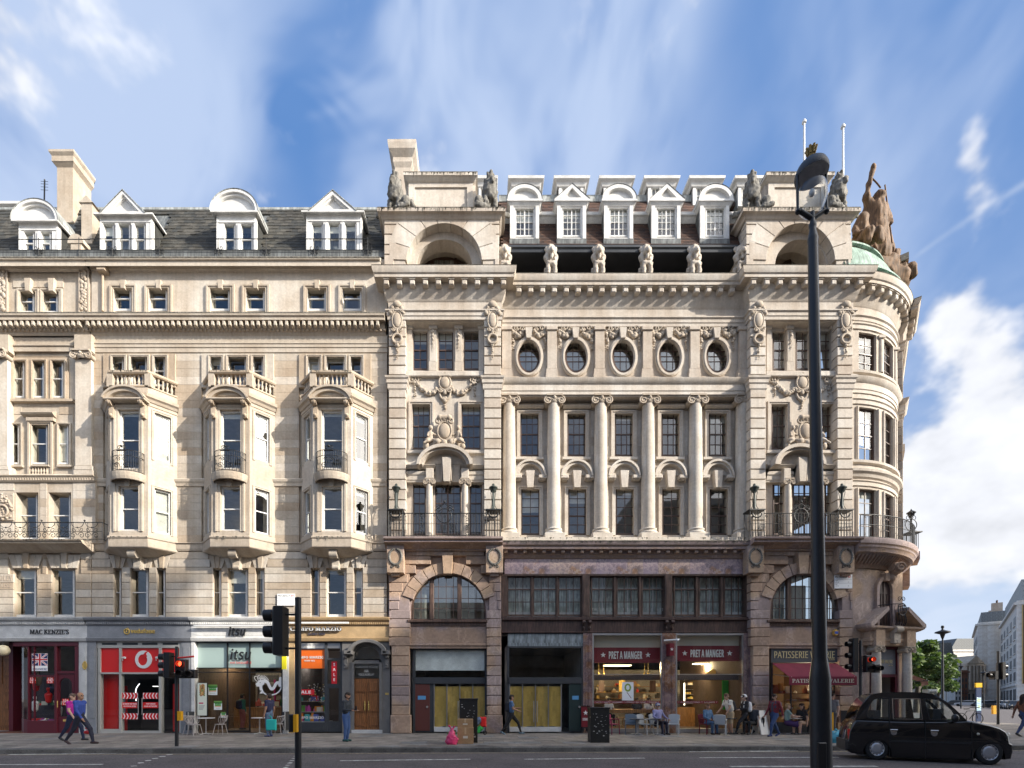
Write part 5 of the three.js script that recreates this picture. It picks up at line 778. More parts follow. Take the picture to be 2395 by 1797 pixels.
cols.forEach((px,i)=>{ const z = -.22,x = i === 0 ? X(px,z) : i === 5 ? X(px,z) : X(px,z),r = .3; part(B,'column',[columnShaft(x,9.36,15.0,z,r),...columnBase(x,9.1,z,r,.3),mb(x - .45,x + .45,8.86,9.1,z - .45,z + .45,.01)],M.column); part(B,'capital',ionic(x,14.96,z,r * .9,.42),M.carve); });
part(B,'stylobate',mb(bL1,bR0,8.62,8.87,-.6,.28),M.column);
part(B,'lower_cornice',sweep([[0,7.98],[.05,8.02],[.08,8.12],[.12,8.16],[.14,8.3],[.44,8.3],[.46,8.4],[.54,8.46],[.58,8.56],[.56,8.6],[0,8.64]],[[bL1,zc],[bR0,zc]]),M.pinkish[3]); part(B,'cornice_capping',[mb(bL1,bR0,8.6,8.63,.28,.6),mb(bL1+.02,bR0-.02,8.415,8.44,.3,.49)],M.grime);
part(B,'weather_stain',[drips(bL1,bR0,8.57,.585,150,.12),drips(bL1,bR0,8.86,.283,60,.16)],M.grime,{ kind: 'stuff' });
const dent = new Pieces(B,'dentil'); for (let x = bL1+.2; x < bR0-.1; x += .423) dent.add(mb(x - .075,x + .075,8.17,8.298,.142,.34,.015),K[2]); dent.flush();
const mp = new Pieces(B,'marble_slab'); let x = 1180; for (const w of [44,62,70,38,74,36,36,74,82,58]) { mp.add(bx(x + .2,1302,Math.min(x + w,1754)-.2,1344,-.3,-.02 + rr(0,.004)),pick(M.marble)); x += w; } mp.flush();
// gallery windows
const zg = -.2,gw = [[1186,1243],[1246,1302],[1305,1360],[1382,1436],[1441,1495],[1500,1554],[1575,1628],[1633,1686],[1692,1746]];
gw.forEach(([a,b],i)=>{ glazedP(B,a,1347,b,1442,zg,{ frame: M.bronze,fw: .06,bar: .03,cols: 3,rows: 3,mid: 1,glass: M.shopGlass }); });
part(B,'gallery_frame',[bx(1173,1343,1754,1347,-.4,.02),bx(1362,1343,1380,1444,-.4,.06,.02),bx(1365,1354,1377,1440,.06,.08),bx(1556,1343,1573,1444,-.4,.06,.02),bx(1559,1354,1570,1440,.06,.08),bx(1173,1343,1186,1480,-.4,0),bx(1746,1343,1756,1480,-.4,0),...[[1243,1246],[1302,1305],[1436,1441],[1495,1500],[1628,1633],[1686,1692]].map(([a,b])=>bx(a,1346,b,1443,-.3,-.08))],M.bronze);
part(B,'gallery_blind',[...[[1186,1360],[1382,1554],[1575,1746]].flatMap(([a,b])=>[bx(a,1432,b,1444,-.5,-.48)])],M.white); part(B,'gallery_screen',[bx(1175,1343,1752,1446,-.8,-.75)],mat(.70,.76,.72,{ tex: streakTex,roughness: .8 }));
part(B,'gallery_mullion',[...gw.map(([a,b])=>bx((a + b)/2-1.2,1347,(a + b)/2+1.2,1442,-.6,-.57)),bx(1186,1375,1746,1378.5,-.6,-.58)],M.white);
part(B,'window_lettering',[['T',1386],['H',1393.5],['O',1401],['M',1410],['A',1420],['S',1429],['G',1442],['I',1452],['B',1459],['S',1469],['O',1479],['N',1490],['F',1503],['I',1510],['N',1517],['E',1525],['A',1539],['R',1545],['T',1550]].map(([c,u])=>lettersP(c,u - (c === 'I' ? .5 : 2),1423,u + (c === 'I' ? .5 : 2),1429.5,zg + .004,.002,fontR)),M.white);
part(B,'shop_fascia',[bx(1173,1443,1754,1451,-.4,.12,.02),bx(1173,1451,1754,1477,-.4,.02),bx(1173,1477,1754,1481,-.4,.1,.02)],M.bronzeDark);
for (const u of [1372,1565]) part(B,'fascia_bracket',[-7,7].flatMap((d)=>{ const px = X(u + d,.1); return [ball(px,Y(1456,.15),.16,.11,.7,1,1),ball(px,Y(1470,.1),.1,.075,.7,1.3,1),rod([px - .06,Y(1456,.15),.16],[px + .06,Y(1456,.15),.16],.1)]; }),M.bronzeDark);
blocks.flush();
// --- attic loggia, lion brackets, tiled roof and dormers of the middle
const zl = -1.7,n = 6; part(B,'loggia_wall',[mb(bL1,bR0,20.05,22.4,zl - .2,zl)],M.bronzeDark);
part(B,'loggia_window',[1240,1345,1455,1565,1670].map((u)=>bx(u - 34,626,u + 34,645,zl,zl + .04)),M.sashBrown);
part(B,'eaves',[sweep([[-1.6,21.95],[0,21.98],[.02,22.0],[.04,22.12],[.1,22.16],[.1,22.26],[-.2,22.3]],[[bL1,-.25],[bR0,-.25]])],M.anthracite);
for (const u of [1181,1289,1400,1511,1624,1733]) part(B,'lion_bracket',at3(maskG,X(u,-.05),20.1,-.1,0,2.06),W[1],{ label: 'carved stone lion mask bracket under the eaves' });
const tp = new Pieces(B,'roof_tile'),row = (ya,za,yb,zb,rows)=>{ for (let r = 0; r < rows; r++) { const y0 = lerp(ya,yb,r / rows),z0 = lerp(za,zb,r / rows),y1 = lerp(ya,yb,(r + 1.2) / rows),z1 = lerp(za,zb,(r + 1.2) / rows); for (let xx = bL1; xx < bR0; xx += .22) { const a = xx + (r % 2)*.11,b = Math.min(a + .214,bR0); tp.add(quads([[[a,y0,z0+.03],[b,y0,z0+.03],[b,y1,z1+.008],[a,y1,z1+.008]],[[a,y0,z0],[b,y0,z0],[b,y0,z0+.03],[a,y0,z0+.03]]]),rnd() < .12 ? M.tile[2] : pick(M.tile),r / rows * -.01+.2 - Math.abs(xx)*.0001); } } };
row(22.28,-.25,24.0,-.95,15); row(24.35,-1.2,26.7,-2.6,12); tp.flush(280);
part(B,'roof_boarding',[quads([[[bL1,22.26,-.3],[bR0,22.26,-.3],[bR0,24.0,-1.0],[bL1,24.0,-1.0]],[[bL1,24.3,-1.25],[bR0,24.3,-1.25],[bR0,26.7,-2.65],[bL1,26.7,-2.65]]]),mb(bL1-1,bR0+1,26.5,26.7,-8,-2.6),mb(bL1,bR0,22.2,22.26,-8,-.3)],M.tile[1]);
part(B,'roof_cornice',sweep([[0,23.9],[.08,23.95],[.2,24.1],[.28,24.14],[.28,24.28],[.1,24.32],[-.4,24.36]],[[bL1,-.95],[bR0,-.95]]),M.offwhite); part(B,'lead_ridge',mb(bL1,bR0,26.62,26.95,-2.75,-2.5),M.leadPale);
[1227,1337,1447,1558,1672].forEach((cx,i)=>{
const z = -.32; const g = sub(B,'dormer'),x0 = cx - 33,x1 = cx + 33,back = -2.4;
part(g,'front',[pp(rectP(x0,478,x1,559),z - .15,z,[rectP(cx - 22,487,cx + 22,556)]),bx(x0-1,476,x0+7,558,z,z + .05),bx(x1-7,476,x1+1,558,z,z + .05)],M.white);
part(g,'cheek',[mb(X(x0,z),X(x0,z)+.05,Y(559,z),Y(474,z),back,z - .15),mb(X(x1,z)-.05,X(x1,z),Y(559,z),Y(474,z),back,z - .15)],M.lead); part(g,'sill',bx(x0-2,558,x1+2,570,-.9,z + .04),M.lead);
const ye = Y(475,z),E0 = X(cx - 38,z),E1 = X(cx + 38,z); part(g,'eaves',sweep([[0,ye - .2],[.04,ye - .18],[.12,ye - .06],[.16,ye - .05],[.16,ye + .04],[-.2,ye + .05]],[[E0+.1,back],[E0+.1,z],[E1-.1,z],[E1-.1,back]]),M.white);
const c = (E0 + E1)/2,R = (E1 - E0)/2+.04,y0 = ye + .04;
if (i % 2 === 0) { const arc = (r,h)=>Array.from({ length: 17 },(_,k)=>{ const a = Math.PI * k / 16; return [c + r * Math.cos(a),y0 + h * Math.sin(a)]; }); part(g,'pediment',[prism(arc(R,.66),back,z + .02),prism([...arc(R,.66),...arc(R - .17,.5).reverse()],z + .02,z + .16)],M.white); const o = arc(R + .015,.675),lid = []; for (let k = 0; k < 16; k++) lid.push([[o[k][0],o[k][1],z + .18],[o[k][0],o[k][1],back],[o[k + 1][0],o[k + 1][1],back],[o[k + 1][0],o[k + 1][1],z + .18]]); part(g,'roof',quads(lid),M.leadPale); }
else { const t = [[c - R,y0],[c + R,y0],[c,y0+.68]]; part(g,'pediment',[prism(t,back,z + .02),prism(t,z + .02,z + .16,[[[c - R + .36,y0+.05],[c + R - .36,y0+.05],[c,y0+.5]]])],M.white); const lid = []; for (const s of [-1,1]) { const F = [c + s * (R + .02),y0,z + .18],T = [c,y0+.7,z + .18]; lid.push(s < 0 ? [F,T,[T[0],T[1],back],[F[0],F[1],back]] : [T,F,[F[0],F[1],back],[T[0],T[1],back]]); } part(g,'roof',quads(lid),M.leadPale); }
glazedP(B,cx - 22,487,cx + 22,556,z - .1,{ fw: .05,bar: .022,cols: 4,rows: 4,mid: 0,centre: true,blind: i % 2 ? .3 : .45 });
});
[1122,1230,1336,1441,1545,1650,1756].forEach((cx)=>{
const z = -2.3,g = sub(B,'upper_dormer'),x0 = cx - 29,x1 = cx + 29; part(g,'front',[pp(rectP(x0,428,x1,482),z - .12,z,[rectP(cx - 22,440,cx - 2,480),rectP(cx + 2,440,cx + 22,480)])],M.white); part(g,'cheek',[mb(X(x0,z),X(x0,z)+.05,Y(482,z),Y(428,z),-5,z - .12),mb(X(x1,z)-.05,X(x1,z),Y(482,z),Y(428,z),-5,z - .12)],M.lead);
const ye = Y(422,z); part(g,'eaves',[sweep([[0,ye - .36],[.04,ye - .34],[.1,ye - .2],[.22,ye - .12],[.24,ye],[.1,ye + .04],[-.3,ye + .05]],[[X(cx - 31,z),-5],[X(cx - 31,z),z],[X(cx + 31,z),z],[X(cx + 31,z),-5]]),mb(X(cx - 32,z),X(cx + 32,z),ye - .05,ye + .02,-5,z)],M.white);
for (const a of [-22,2]) glazedP(B,cx + a,440,cx + a + 20,480,z - .08,{ fw: .035,bar: .02,cols: 2,rows: 2,mid: 0 });
});
// --- rooms behind the windows
part(B,'interior',[mb(bL0,bR1+1,.1,26.6,-7.1,-7),mb(bL0,bL0+.1,4.6,20,-7,-.4),...[4.7,8.3,11.2,15.3,19.6].map((y)=>mb(bL0,bR1+1,y - .15,y,-7,y < 5 ? -.3 : -.86)),...[bL1,X(1405),X(1627),bR0].map((q)=>mb(q,q + .15,4.7,20,-7,-.9)),mb(bL0,bL0+.2,20,23.2,-7,-2),mb(bL0,bL1,23.1,23.3,-7,-2),mb(bR0,bR1,23.1,23.3,-7,-2)],M.room);
}
// ---- the rounded corner
{
const wall = (y0,y1,a0,a1,out = 0,th = .3,n = 8)=>{ const p = arcPath(a0,a1,n,out); return sweep([[-th,y0],[0,y0],[0,y1],[-th,y1],[-th,y0]],p,{ smooth: .4 }); };
const spots = [[.1,.31],[.43,.64],[.76,.9]];                         // angles of the window bays
// storeys: [sill, head]
const st3 = [[16.1,18.42,Y(862),Y(769)],[11.7,15.36,Y(1044),Y(940)],[8.66,11.7,Y(1262),Y(1119)]];
const mats = [W[1],W[0],W[1]];
st3.forEach(([y0,y1,s,h],k)=>{
const sill = [16.35,12.35,8.9][k],head = [18.1,14.75,11.1][k];
part(B,'curved_wall',[wall(y0,sill,0,TURN),wall(head,y1,0,TURN),wall(sill,head,0,spots[0][0],0,.3,2),wall(sill,head,spots[0][1],spots[1][0],0,.3,2),wall(sill,head,spots[1][1],spots[2][0],0,.3,2),wall(sill,head,spots[2][1],TURN,0,.3,1)],mats[k]);
part(B,'curved_moulding',[sweep([[0,head + .1],[.05,head + .12],[.05,head + .28],[.1,head + .32],[0,head + .36]],arcPath(0,TURN),{ smooth: .5 })],W[2]); part(B,'curved_sill',sweep([[0,sill - .16],[.12,sill - .12],[.14,sill - .02],[0,sill]],arcPath(0,TURN),{ smooth: .5 }),W[2]);
if (k === 1) part(B,'curved_moulding',[sweep([[0,11.55],[.08,11.6],[.12,11.72],[.22,11.8],[.24,11.9],[0,11.94]],arcPath(0,TURN),{ smooth: .5 })],W[0]);
spots.forEach(([a,b])=>{ const p = arcPt(a,-.14),q = arcPt(b,-.14),w = Math.hypot(q[0] - p[0],q[1] - p[1]); glazed(B,[p[0],sill,p[1]],w,head - sill,{ ry: (a + b)/2,frame: M.sashBrown,fw: .055,bar: .028,cols: 2,rows: 4,mid: 2,blind: k === 0 ? .3 : .15,glass: M.shopGlass }); if (k === 0) { for (const t of [b + .06]) { const [cx,cz] = arcPt(t,-.02); part(B,'column',[columnShaft(cx,sill + .1,head - .1,cz,.12),mb(cx - .15,cx + .15,head - .12,head,cz - .15,cz + .15)],M.column); } } else { for (const t of [a - .02,b + .02]) { const [cx,cz] = arcPt(t,.02); part(B,'window_jamb',rod([cx,sill,cz],[cx,head,cz],.06,.06,6),W[0]); } } });
});
part(B,'curved_wall',[wall(18.4,19.3,0,TURN,-.01)],W[1]);
// pink stone foot of the corner, doorway below
const dA = [.22,.62];
part(B,'curved_wall',[wall(5.3,8.4,0,TURN,-.05),wall(PAVE,5.3,0,dA[0],-.05,.3,3),wall(PAVE,5.3,dA[1],TURN,-.05,.3,3),wall(4.05,5.3,dA[0],dA[1],-.05,.3,3)],K[2]);
// round balcony with fluted underside
const bp = arcPath(-.02,TURN + .02,16),yS = 8.66;
part(B,'corner_balcony',[sweep([[.02,7.55],[.12,7.7],[.4,8.0],[.6,8.1],[.64,8.22],[.7,8.28],[.72,8.36],[.78,8.42],[.8,8.6],[.78,yS],[-.2,yS]],bp,{ smooth: .5 })],K[1]);
const fl = []; for (let i = 0; i < 26; i++) { const a = lerp(.02,TURN - .02,i / 25),p = arcPt(a,.16),q = arcPt(a,.5); fl.push(tube([[p[0],7.68,p[1]],[(p[0] + q[0])/2,7.84,(p[1] + q[1])/2],[q[0],8.03,q[1]]],.05,4)); } part(B,'balcony_fluting',fl,K[3]);
{ const [x,z] = arcPt(.47,.3),t = .47,f = (g)=>g; part(B,'corner_console',[ball(x,7.55,z + .1,.28,.8,1,1,10),rod([x - .2,7.6,z + .1],[x + .2,7.5,z + .1],.2),ball(x - .1,7.15,z - .05,.18),rod([x,7.5,z],[x - .05,6.9,z - .15],.2,.12),scroll(x,7.55,z + .35,.22,1.4,1,.05)].map(f),K[1]); void t; }
const rl = [],yT = yS + 1.02,rp = arcPath(.0,TURN,20,.66); for (const y of [yS + .06,yS + .58,yT]) rl.push(tube(rp.map(([x,z])=>[x,y,z]),y === yT ? .02 : .012,5)); arcPath(.0,TURN,40,.66).forEach(([x,z],i)=>{ rl.push(rod([x,yS,z],[x,yT,z],i % 10 ? .01 : .018,i % 10 ? .01 : .018,5)); if (i % 4 === 2) rl.push(scroll(x,yT - .1,z,.07,1,1,.01)); }); { const [x,z] = arcPt(.62,.66); rl.push(scroll(x - .12,yT + .2,z,.14,1.2,1,.016),scroll(x + .12,yT + .2,z,.14,1.2,-1,.016,Math.PI),ball(x,yT + .45,z,.05),tor(x,yT - .1,z,.26,.018)); } part(B,'balcony_rail',rl,M.iron);
{ const [x,z] = sidePt(1.0,.6),y = yS + 1.18; part(B,'balcony_lantern',[lathe([[.16,0],[.05,.1],[.045,.75],[.12,.84],[.15,.96],[.19,.97],[.19,1.01],[.05,1.1],[.001,1.2]],x,y,z,12)],M.iron); const g = [mb(x - .3,x + .3,y - .05,y,z - .3,z + .3)]; for (let i = 0; i < 8; i++) { const a = i * Math.PI / 4; g.push(rod([x + .26 * Math.cos(a),yS,z + .26 * Math.sin(a)],[x + .26 * Math.cos(a),y,z + .26 * Math.sin(a)],.014,.014,5)); } part(B,'lamp_pedestal',g,M.iron); }
// side pavilion: rusticated pier and plain return wall
const P = new Pieces(B,'stone_block'); const sideBlock = (s0,s1,y0,y1,out,m)=>{ const g = mb(s0,s1,y0,y1,-.3,out,.014); g.rotateY(TURN); g.translate(sideEnd[0],0,sideEnd[1]); P.add(g,m); };
for (let i = 0; i < 24; i++) { const y0 = lerp(8.7,18.4,i / 24),y1 = lerp(8.7,18.4,(i + 1)/24); sideBlock(.02,1.28,y0+.015,y1-.015,.25,pick(W)); } for (let i = 0; i < 20; i++) { const y0 = lerp(PAVE,8.3,i / 20),y1 = lerp(PAVE,8.3,(i + 1)/20); sideBlock(.02,1.28,y0+.015,y1-.015,.22,pick(K)); } P.flush();
const wallS = (s0,s1,y0,y1,z0,z1)=>{ const g = mb(s0,s1,y0,y1,z0,z1); g.rotateY(TURN); g.translate(sideEnd[0],0,sideEnd[1]); return g; };
part(B,'side_wall',[wallS(0,14,8.4,20,-.6,0),wallS(0,14,PAVE,8.4,-.6,0),wallS(.1,1.2,8.3,18.5,-.3,.2)],W[1]); part(B,'side_balcony',[wallS(-.05,1.4,8.3,8.66,0,.85),wallS(.1,1.2,7.1,8.3,0,.5)],K[1]);
part(B,'side_attic',[wallS(0,5,20.1,22.6,-3,.2)],W[0]); part(B,'side_cornice',[wallS(-.2,5.2,22.6,22.9,-3,.45),wallS(3.5,6,14.9,15.3,0,.5)],W[3]);
// copper roof of the corner and its base
const dome = []; for (let i = 0; i <= 8; i++) { const a = i / 8*1.15; dome.push([.1-2.9*(1 - Math.cos(a)),20.75+2.7 * Math.sin(a)]); }
part(B,'copper_dome',[sweep([[.45,20.3],[.45,20.45],[.28,20.5],[.28,20.7],[.1,20.75],...dome,[-2.6,23.3]],[[bR1-.3,.15],...arcPath(.06,TURN + .02,18)],{ smooth: .6 }),mb(bR1-.4,bR1+3.2,22.6,23.1,-5.5,-2.0)],M.copper);
for (const [o,y] of [[.25,20.72],[-.5,22.42]]) part(B,'dome_rib',sweep([[o,y],[o + .12,y + .04],[o + .1,y + .14],[o - .1,y + .16]],[[bR1-.3,.15],...arcPath(.06,TURN + .02,18)],{ smooth: .6 }),M.copper);
// doorway: columns, entablature, broken pediment, balcony
const door = (n,list,m)=>part(B,n,list.map((g)=>{ g.rotateY(.2); g.translate(X(2071,-.1),0,-.12); return g; }),m);
const dw = .84; // half width of the portal
for (const s of [-1,1]) { door('portal_column',[columnShaft(s * dw,.75,3.75,.3,.19),...columnBase(s * dw,.5,.3,.19,.26),mb(s * dw - .3,s * dw + .3,PAVE,.5,-.3,.6)],M.column); door('capital',ionic(s * dw,3.74,.3,.17,.3),M.carve); door('pediment_rake',[(()=>{ const g = prism([[s * .55,5.75],[s * 1.5,5.0],[s * 1.5,4.86],[s * 1.36,4.86],[s * .5,5.6]],-.2,.62); return g; })()],K[2]); door('portal_pier',[mb(s * dw - .24,s * dw + .24,4.04,4.8,-.2,.5)],K[2]); }
door('portal_backing',[mb(-1.25,-.76,PAVE,5.2,-1.2,-.02),mb(.76,1.25,PAVE,5.2,-1.2,-.02),mb(-1.25,1.25,4.0,7.6,-1.4,-.2)],K[2]);
door('portal_entablature',[sweep([[0,4.05],[.1,4.07],[.1,4.22],[.14,4.24],[.14,4.36],[.1,4.38],[.1,4.66],[.24,4.72],[.34,4.8],[.36,4.88],[0,4.9]],[[-1.12,-.2],[-1.12,.25],[1.12,.25],[1.12,-.2]]),mb(-1.12,1.12,4.05,4.88,-.2,.25)],K[2]);
door('portal_console',[mb(-.17,.17,4.15,4.9,.25,.55),rod([-.18,4.75,.55],[.18,4.75,.55],.16),ball(0,4.25,.45,.13,1,1.2,1)],M.carve);
const pr = []; for (let i = 0; i <= 14; i++) { const a = Math.PI * i / 14,x = -.58 * Math.cos(a),z = .15+.55 * Math.sin(a); pr.push(tube([[x,4.92,z],[x * 1.06,5.15,.15+(z - .15)*1.15],[x * .95,5.6,.15+(z - .15)*.95],[x,5.85,z]],.012,4)); } pr.push(tube(Array.from({ length: 13 },(_,i)=>{ const a = Math.PI * i / 12; return [-.58 * Math.cos(a),5.85,.15+.55 * Math.sin(a)]; }),.018,5),tor(0,5.6,.75,.22,.02,1.2),scroll(-.1,6.05,.72,.12,1.2,1,.016),scroll(.1,6.05,.72,.12,1.2,-1,.016,Math.PI)); door('portal_balcony_rail',pr,M.iron);
door('arched_window_surround',[prism([[-.5,4.9],[-.5,6.6],...Array.from({ length: 13 },(_,i)=>{ const a = Math.PI * (1 - i / 12); return [.5 * Math.cos(a),6.6+.62 * Math.sin(a)]; }),[.5,4.9],[.36,4.9],[.36,6.6],...Array.from({ length: 13 },(_,i)=>{ const a = Math.PI * i / 12; return [.36 * Math.cos(a),6.6+.46 * Math.sin(a)]; }),[-.36,4.9]],-.15,.06),mb(-.12,.12,7.0,7.35,-.1,.14)],K[1]);
door('arched_window_door',[prism([[-.36,4.9],[.36,4.9],...Array.from({ length: 13 },(_,i)=>{ const a = Math.PI * i / 12; return [.36 * Math.cos(a),6.6+.46 * Math.sin(a)]; })],-.12,-.06),mb(-.02,.02,4.9,7,-.06,-.03),mb(-.34,.34,6.45,6.5,-.06,-.035),mb(-.34,.34,5.5,5.54,-.06,-.035),mb(-.17,-.15,4.9,6.5,-.06,-.04),mb(.15,.17,4.9,6.5,-.06,-.04)],M.bronzeDark);
door('door_frame',[prism([[-.78,PAVE],[-.78,4.05],[.78,4.05],[.78,PAVE],[.68,PAVE],[.68,3.93],[-.68,3.93],[-.68,PAVE]],-.25,.02),mb(-.68,.68,2.66,2.8,-.2,0)],M.maroon);
door('door_sign',[mb(-.66,.66,2.8,3.92,-.2,-.06)],M.grey); door('door_lettering',[letters('PATISSERIE VALERIE',-.56,.5,3.3,3.46,-.058,.012,fontR),letters('EST 1926',.28,.5,3.18,3.23,-.058,.008,fontR)],mat(.72,.62,.36));
door('door_leaf',[(()=>{ const g = mb(0,.62,PAVE,2.66,-.03,.03); g.translate(-.62,0,0); g.rotateY(.95); g.translate(.66,0,-.25); return g; })()],M.maroon); door('hall',[mb(-.9,.9,PAVE,4,-3,-2.9),mb(-.9,-.7,PAVE,4,-2.9,-.3),mb(.7,.9,PAVE,4,-2.9,-.3),mb(-.9,.9,2.7,2.8,-2.9,-.3)],M.room);
}
// ---------------------------------------------------------------- ground, kerb, markings
{
const road = structure('road',[0,0,0]);
part(road,'carriageway',mb(-420,520,-.3,0,-480,60),M.asphalt);
const mark = (px0,py0,px1,py1,w)=>{ const d0 = EYE * FOC / (py0 - PY0),d1 = EYE * FOC / (py1 - PY0),a = [(px0 - PX0) * d0 / FOC,DIST - d0],b = [(px1 - PX0) * d1 / FOC,DIST - d1],L = Math.hypot(b[0] - a[0],b[1] - a[1]),nx = -(b[1] - a[1]) / L * w / 2,nz = (b[0] - a[0]) / L * w / 2; part(road,'lane_marking',prism([[a[0] + nx,-(a[1] + nz)],[b[0] + nx,-(b[1] + nz)],[b[0] - nx,-(b[1] - nz)],[a[0] - nx,-(a[1] - nz)]],0,.004).rotateX(-Math.PI / 2),M.paint); };
mark(-20,1789,239,1788.6,.1); mark(795,1780,1100,1776.5,.1); mark(1226,1776.5,1508,1774,.1); mark(1613,1759,1755,1757.5,.1); mark(1637,1773,1960,1772,.1); mark(1708,1793.5,2050,1793,.13); mark(1753,1758,1860,1756,.22); mark(20,1765.5,410,1761.5,.1); mark(2010,1752,2100,1750,.1);
for (let i = 0; i < 7; i++) { const t = i / 6,px = lerp(312,400,t) + i * 2,py = lerp(1793,1762,Math.pow(t,.8)); mark(px - 6,py,px + 7,py - 1,.14); const qx = lerp(668,696,t),qy = lerp(1796,1764,t); mark(qx - 4,qy,qx + 5,qy,.13); }
for (let i = 0; i < 9; i++) mark(497 + i * 16,1760.2+(i % 2)*.5,497 + i * 16+(i % 3 ? 9 : 5),1759.6+(i % 2),.2);
mark(440,1761,463,1760,.12);
// pavement of flags, granite kerb
const zk = (x)=>7.45-(x + 22)*.038,pave = structure('pavement',[0,0,4]),edge = [];
for (let x = -32; x <= 34; x += 2) edge.push([x,zk(x)-.3]);
const side = sidePt(60,3.2);
part(pave,'pavement_bed',prism([[-32,1],...edge.map(([x,z])=>[x,-z]),[34,-1],[27.5,6],[side[0],-side[1]],[side[0]-4,-side[1]+1],[10,3]].map(([x,y])=>[x,y]),-.02,PAVE - .012).rotateX(-Math.PI / 2),M.joint);
const F = new Pieces(pave,'paving_flag'),depth = .75;
for (let r = 0,z = .05; z < 8; r++,z += depth) for (let x = -32+(r % 2)*.5; x < 33;) { const w = rr(.6,1.15),x1 = x + w,k = zk((x + x1)/2)-.32; const zb = Math.min(z + depth,k); if (zb - z > .08) { const right = x > 19; const a = x + .006,b = x1-.006; if (!(right && z < 0)) F.add(mb(a,b,PAVE - .012,PAVE + rr(-.001,.002),z + .006,zb - .006),rnd() < .08 ? M.slab[3] : pick(M.slab.slice(0,3)),w * depth * (1 + z * .12)); } x = x1; }
for (let z = -.7; z > -12; z -= .75) for (let x = 19.5 - z * .55; x < Math.min(33,27 - z * .9); x += .9) F.add(mb(x + .006,x + .894,PAVE - .012,PAVE + rr(-.001,.002),z + .006,z + .744),pick(M.slab.slice(0,3)),.1);
F.flush();
const Kb = new Pieces(pave,'kerb_stone'); for (let x = -32; x < 34; x += 1.0) { const z0 = zk(x),z1 = zk(x + .99); Kb.add(quads([[[x,0,z0],[x + .99,0,z1],[x + .99,PAVE - .02,z1],[x,PAVE - .02,z0]],[[x,PAVE - .02,z0],[x + .99,PAVE - .02,z1],[x + .99,PAVE + .002,z1-.03],[x,PAVE + .002,z0-.03]],[[x,PAVE + .002,z0-.03],[x + .99,PAVE + .002,z1-.03],[x + .99,PAVE + .002,z1-.3],[x,PAVE + .002,z0-.3]],[[x + .99,0,z1],[x + .99,0,z1-.3],[x + .99,PAVE,z1-.3],[x + .99,PAVE,z1]]]),pick(M.kerb)); } Kb.flush();
part(road,'yellow_line',[prism([[-32,-zk(-32)-.32],[34,-zk(34)-.32],[34,-zk(34)-.25],[-32,-zk(-32)-.25]],0,.004).rotateX(-Math.PI / 2)],mat(.45,.36,.2,{ tex: streakTex }));
// covers set in the flags
for (const [px,d,w,n] of [[20,16.2,.5,1],[940,16,.55,5],[1225,16.3,.45,5],[1625,16.6,.5,1],[1000,15.9,.45,4]]) for (let i = 0; i < n; i++) { const x = (px - PX0) * d / FOC + i * w * 1.1,z = DIST - d; part(pave,'service_cover',[mb(x,x + w,PAVE - .01,PAVE + .005,z - .22,z + .22)],M.slab[1]); }
}
const glassPart = (p,x0,y0,x1,y1,z,m = M.shopGlass,name = 'pane')=>part(p,name,panelP(x0,y0,x1,y1,z),m,{ keepUV: true });
const shopBox = (x0,x1,yc,depth,m,z0 = -.3)=>{ const a = X(x0,0),b = X(x1,0),c = Y(yc,0); return [mb(a,b,PAVE,c,-depth - .1,-depth),mb(a - .08,a,PAVE,c,-depth,z0),mb(b,b + .08,PAVE,c,-depth,z0),mb(a,b,c,c + .1,-depth,z0),mb(a,b,PAVE - .05,PAVE + .02,-depth,z0)]; };
const lampIn = (p,x,y,z,w,d,power,col = [1,.82,.55])=>{ const m = mat(.9,.9,.9,{ roughness: .6 }); m.emissive.setRGB(...col); m.emissiveIntensity = 2.2; part(p,'ceiling_light',mb(x - w / 2,x + w / 2,y - .05,y,z - d / 2,z + d / 2),m); const l = new THREE.PointLight(new THREE.Color(...col),power); l.name = 'ceiling_lamp_light'; l.position.set(x,y - .12,z); l.castShadow = true; l.shadow.radius = 8; scene.add(l); };
const shelfGoods = (x0,x1,y,z,n,cols,h0 = .12,h1 = .35)=>{ const by = cols.map(()=>[]); for (let i = 0; i < n; i++) { const x = rr(x0,x1),w = rr(.06,.14),h = rr(h0,h1),k = Math.floor(rnd() * cols.length); by[k].push(rnd() < .5 ? mb(x - w,x + w,y,y + h,z - w,z + w) : lathe([[w,0],[w,h * .6],[w * .4,h * .8],[w * .4,h]],x,y,z,8)); } return by; };
const goods = (p,name,...a)=>{ const cols = a[5] ; shelfGoods(...a).forEach((l,i)=>{ for (const g of l) part(p,name,g,cols[i]); }); };
// entablature over the left-hand shops; each shop has its own paint
function shopHead(p,x0,x1,m,light) {
part(p,'cornice',sweep(prof([[0,1466],[.05,1463],[.08,1458],[.1,1457],[.1,1452],[.2,1451],[.24,1447],[.25,1444],[0,1443]],.14),plan(.14,x0,x1)),m);
const d = []; for (let x = X(x0,.2)+.04; x < X(x1,.2)-.03; x += .085) d.push(mb(x - .022,x + .022,Y(1461,.25),Y(1456,.25),.2,.29)); part(p,'dentil_band',d,m,{ kind: 'stuff' });
part(p,'fascia',[bx(x0,1464,x1,1493,-.2,.2)],light ?? m); part(p,'fascia_moulding',sweep(prof([[0,1501],[.03,1500],[.06,1496],[.08,1492],[0,1491]],.2),plan(.2,x0,x1)),m);
}
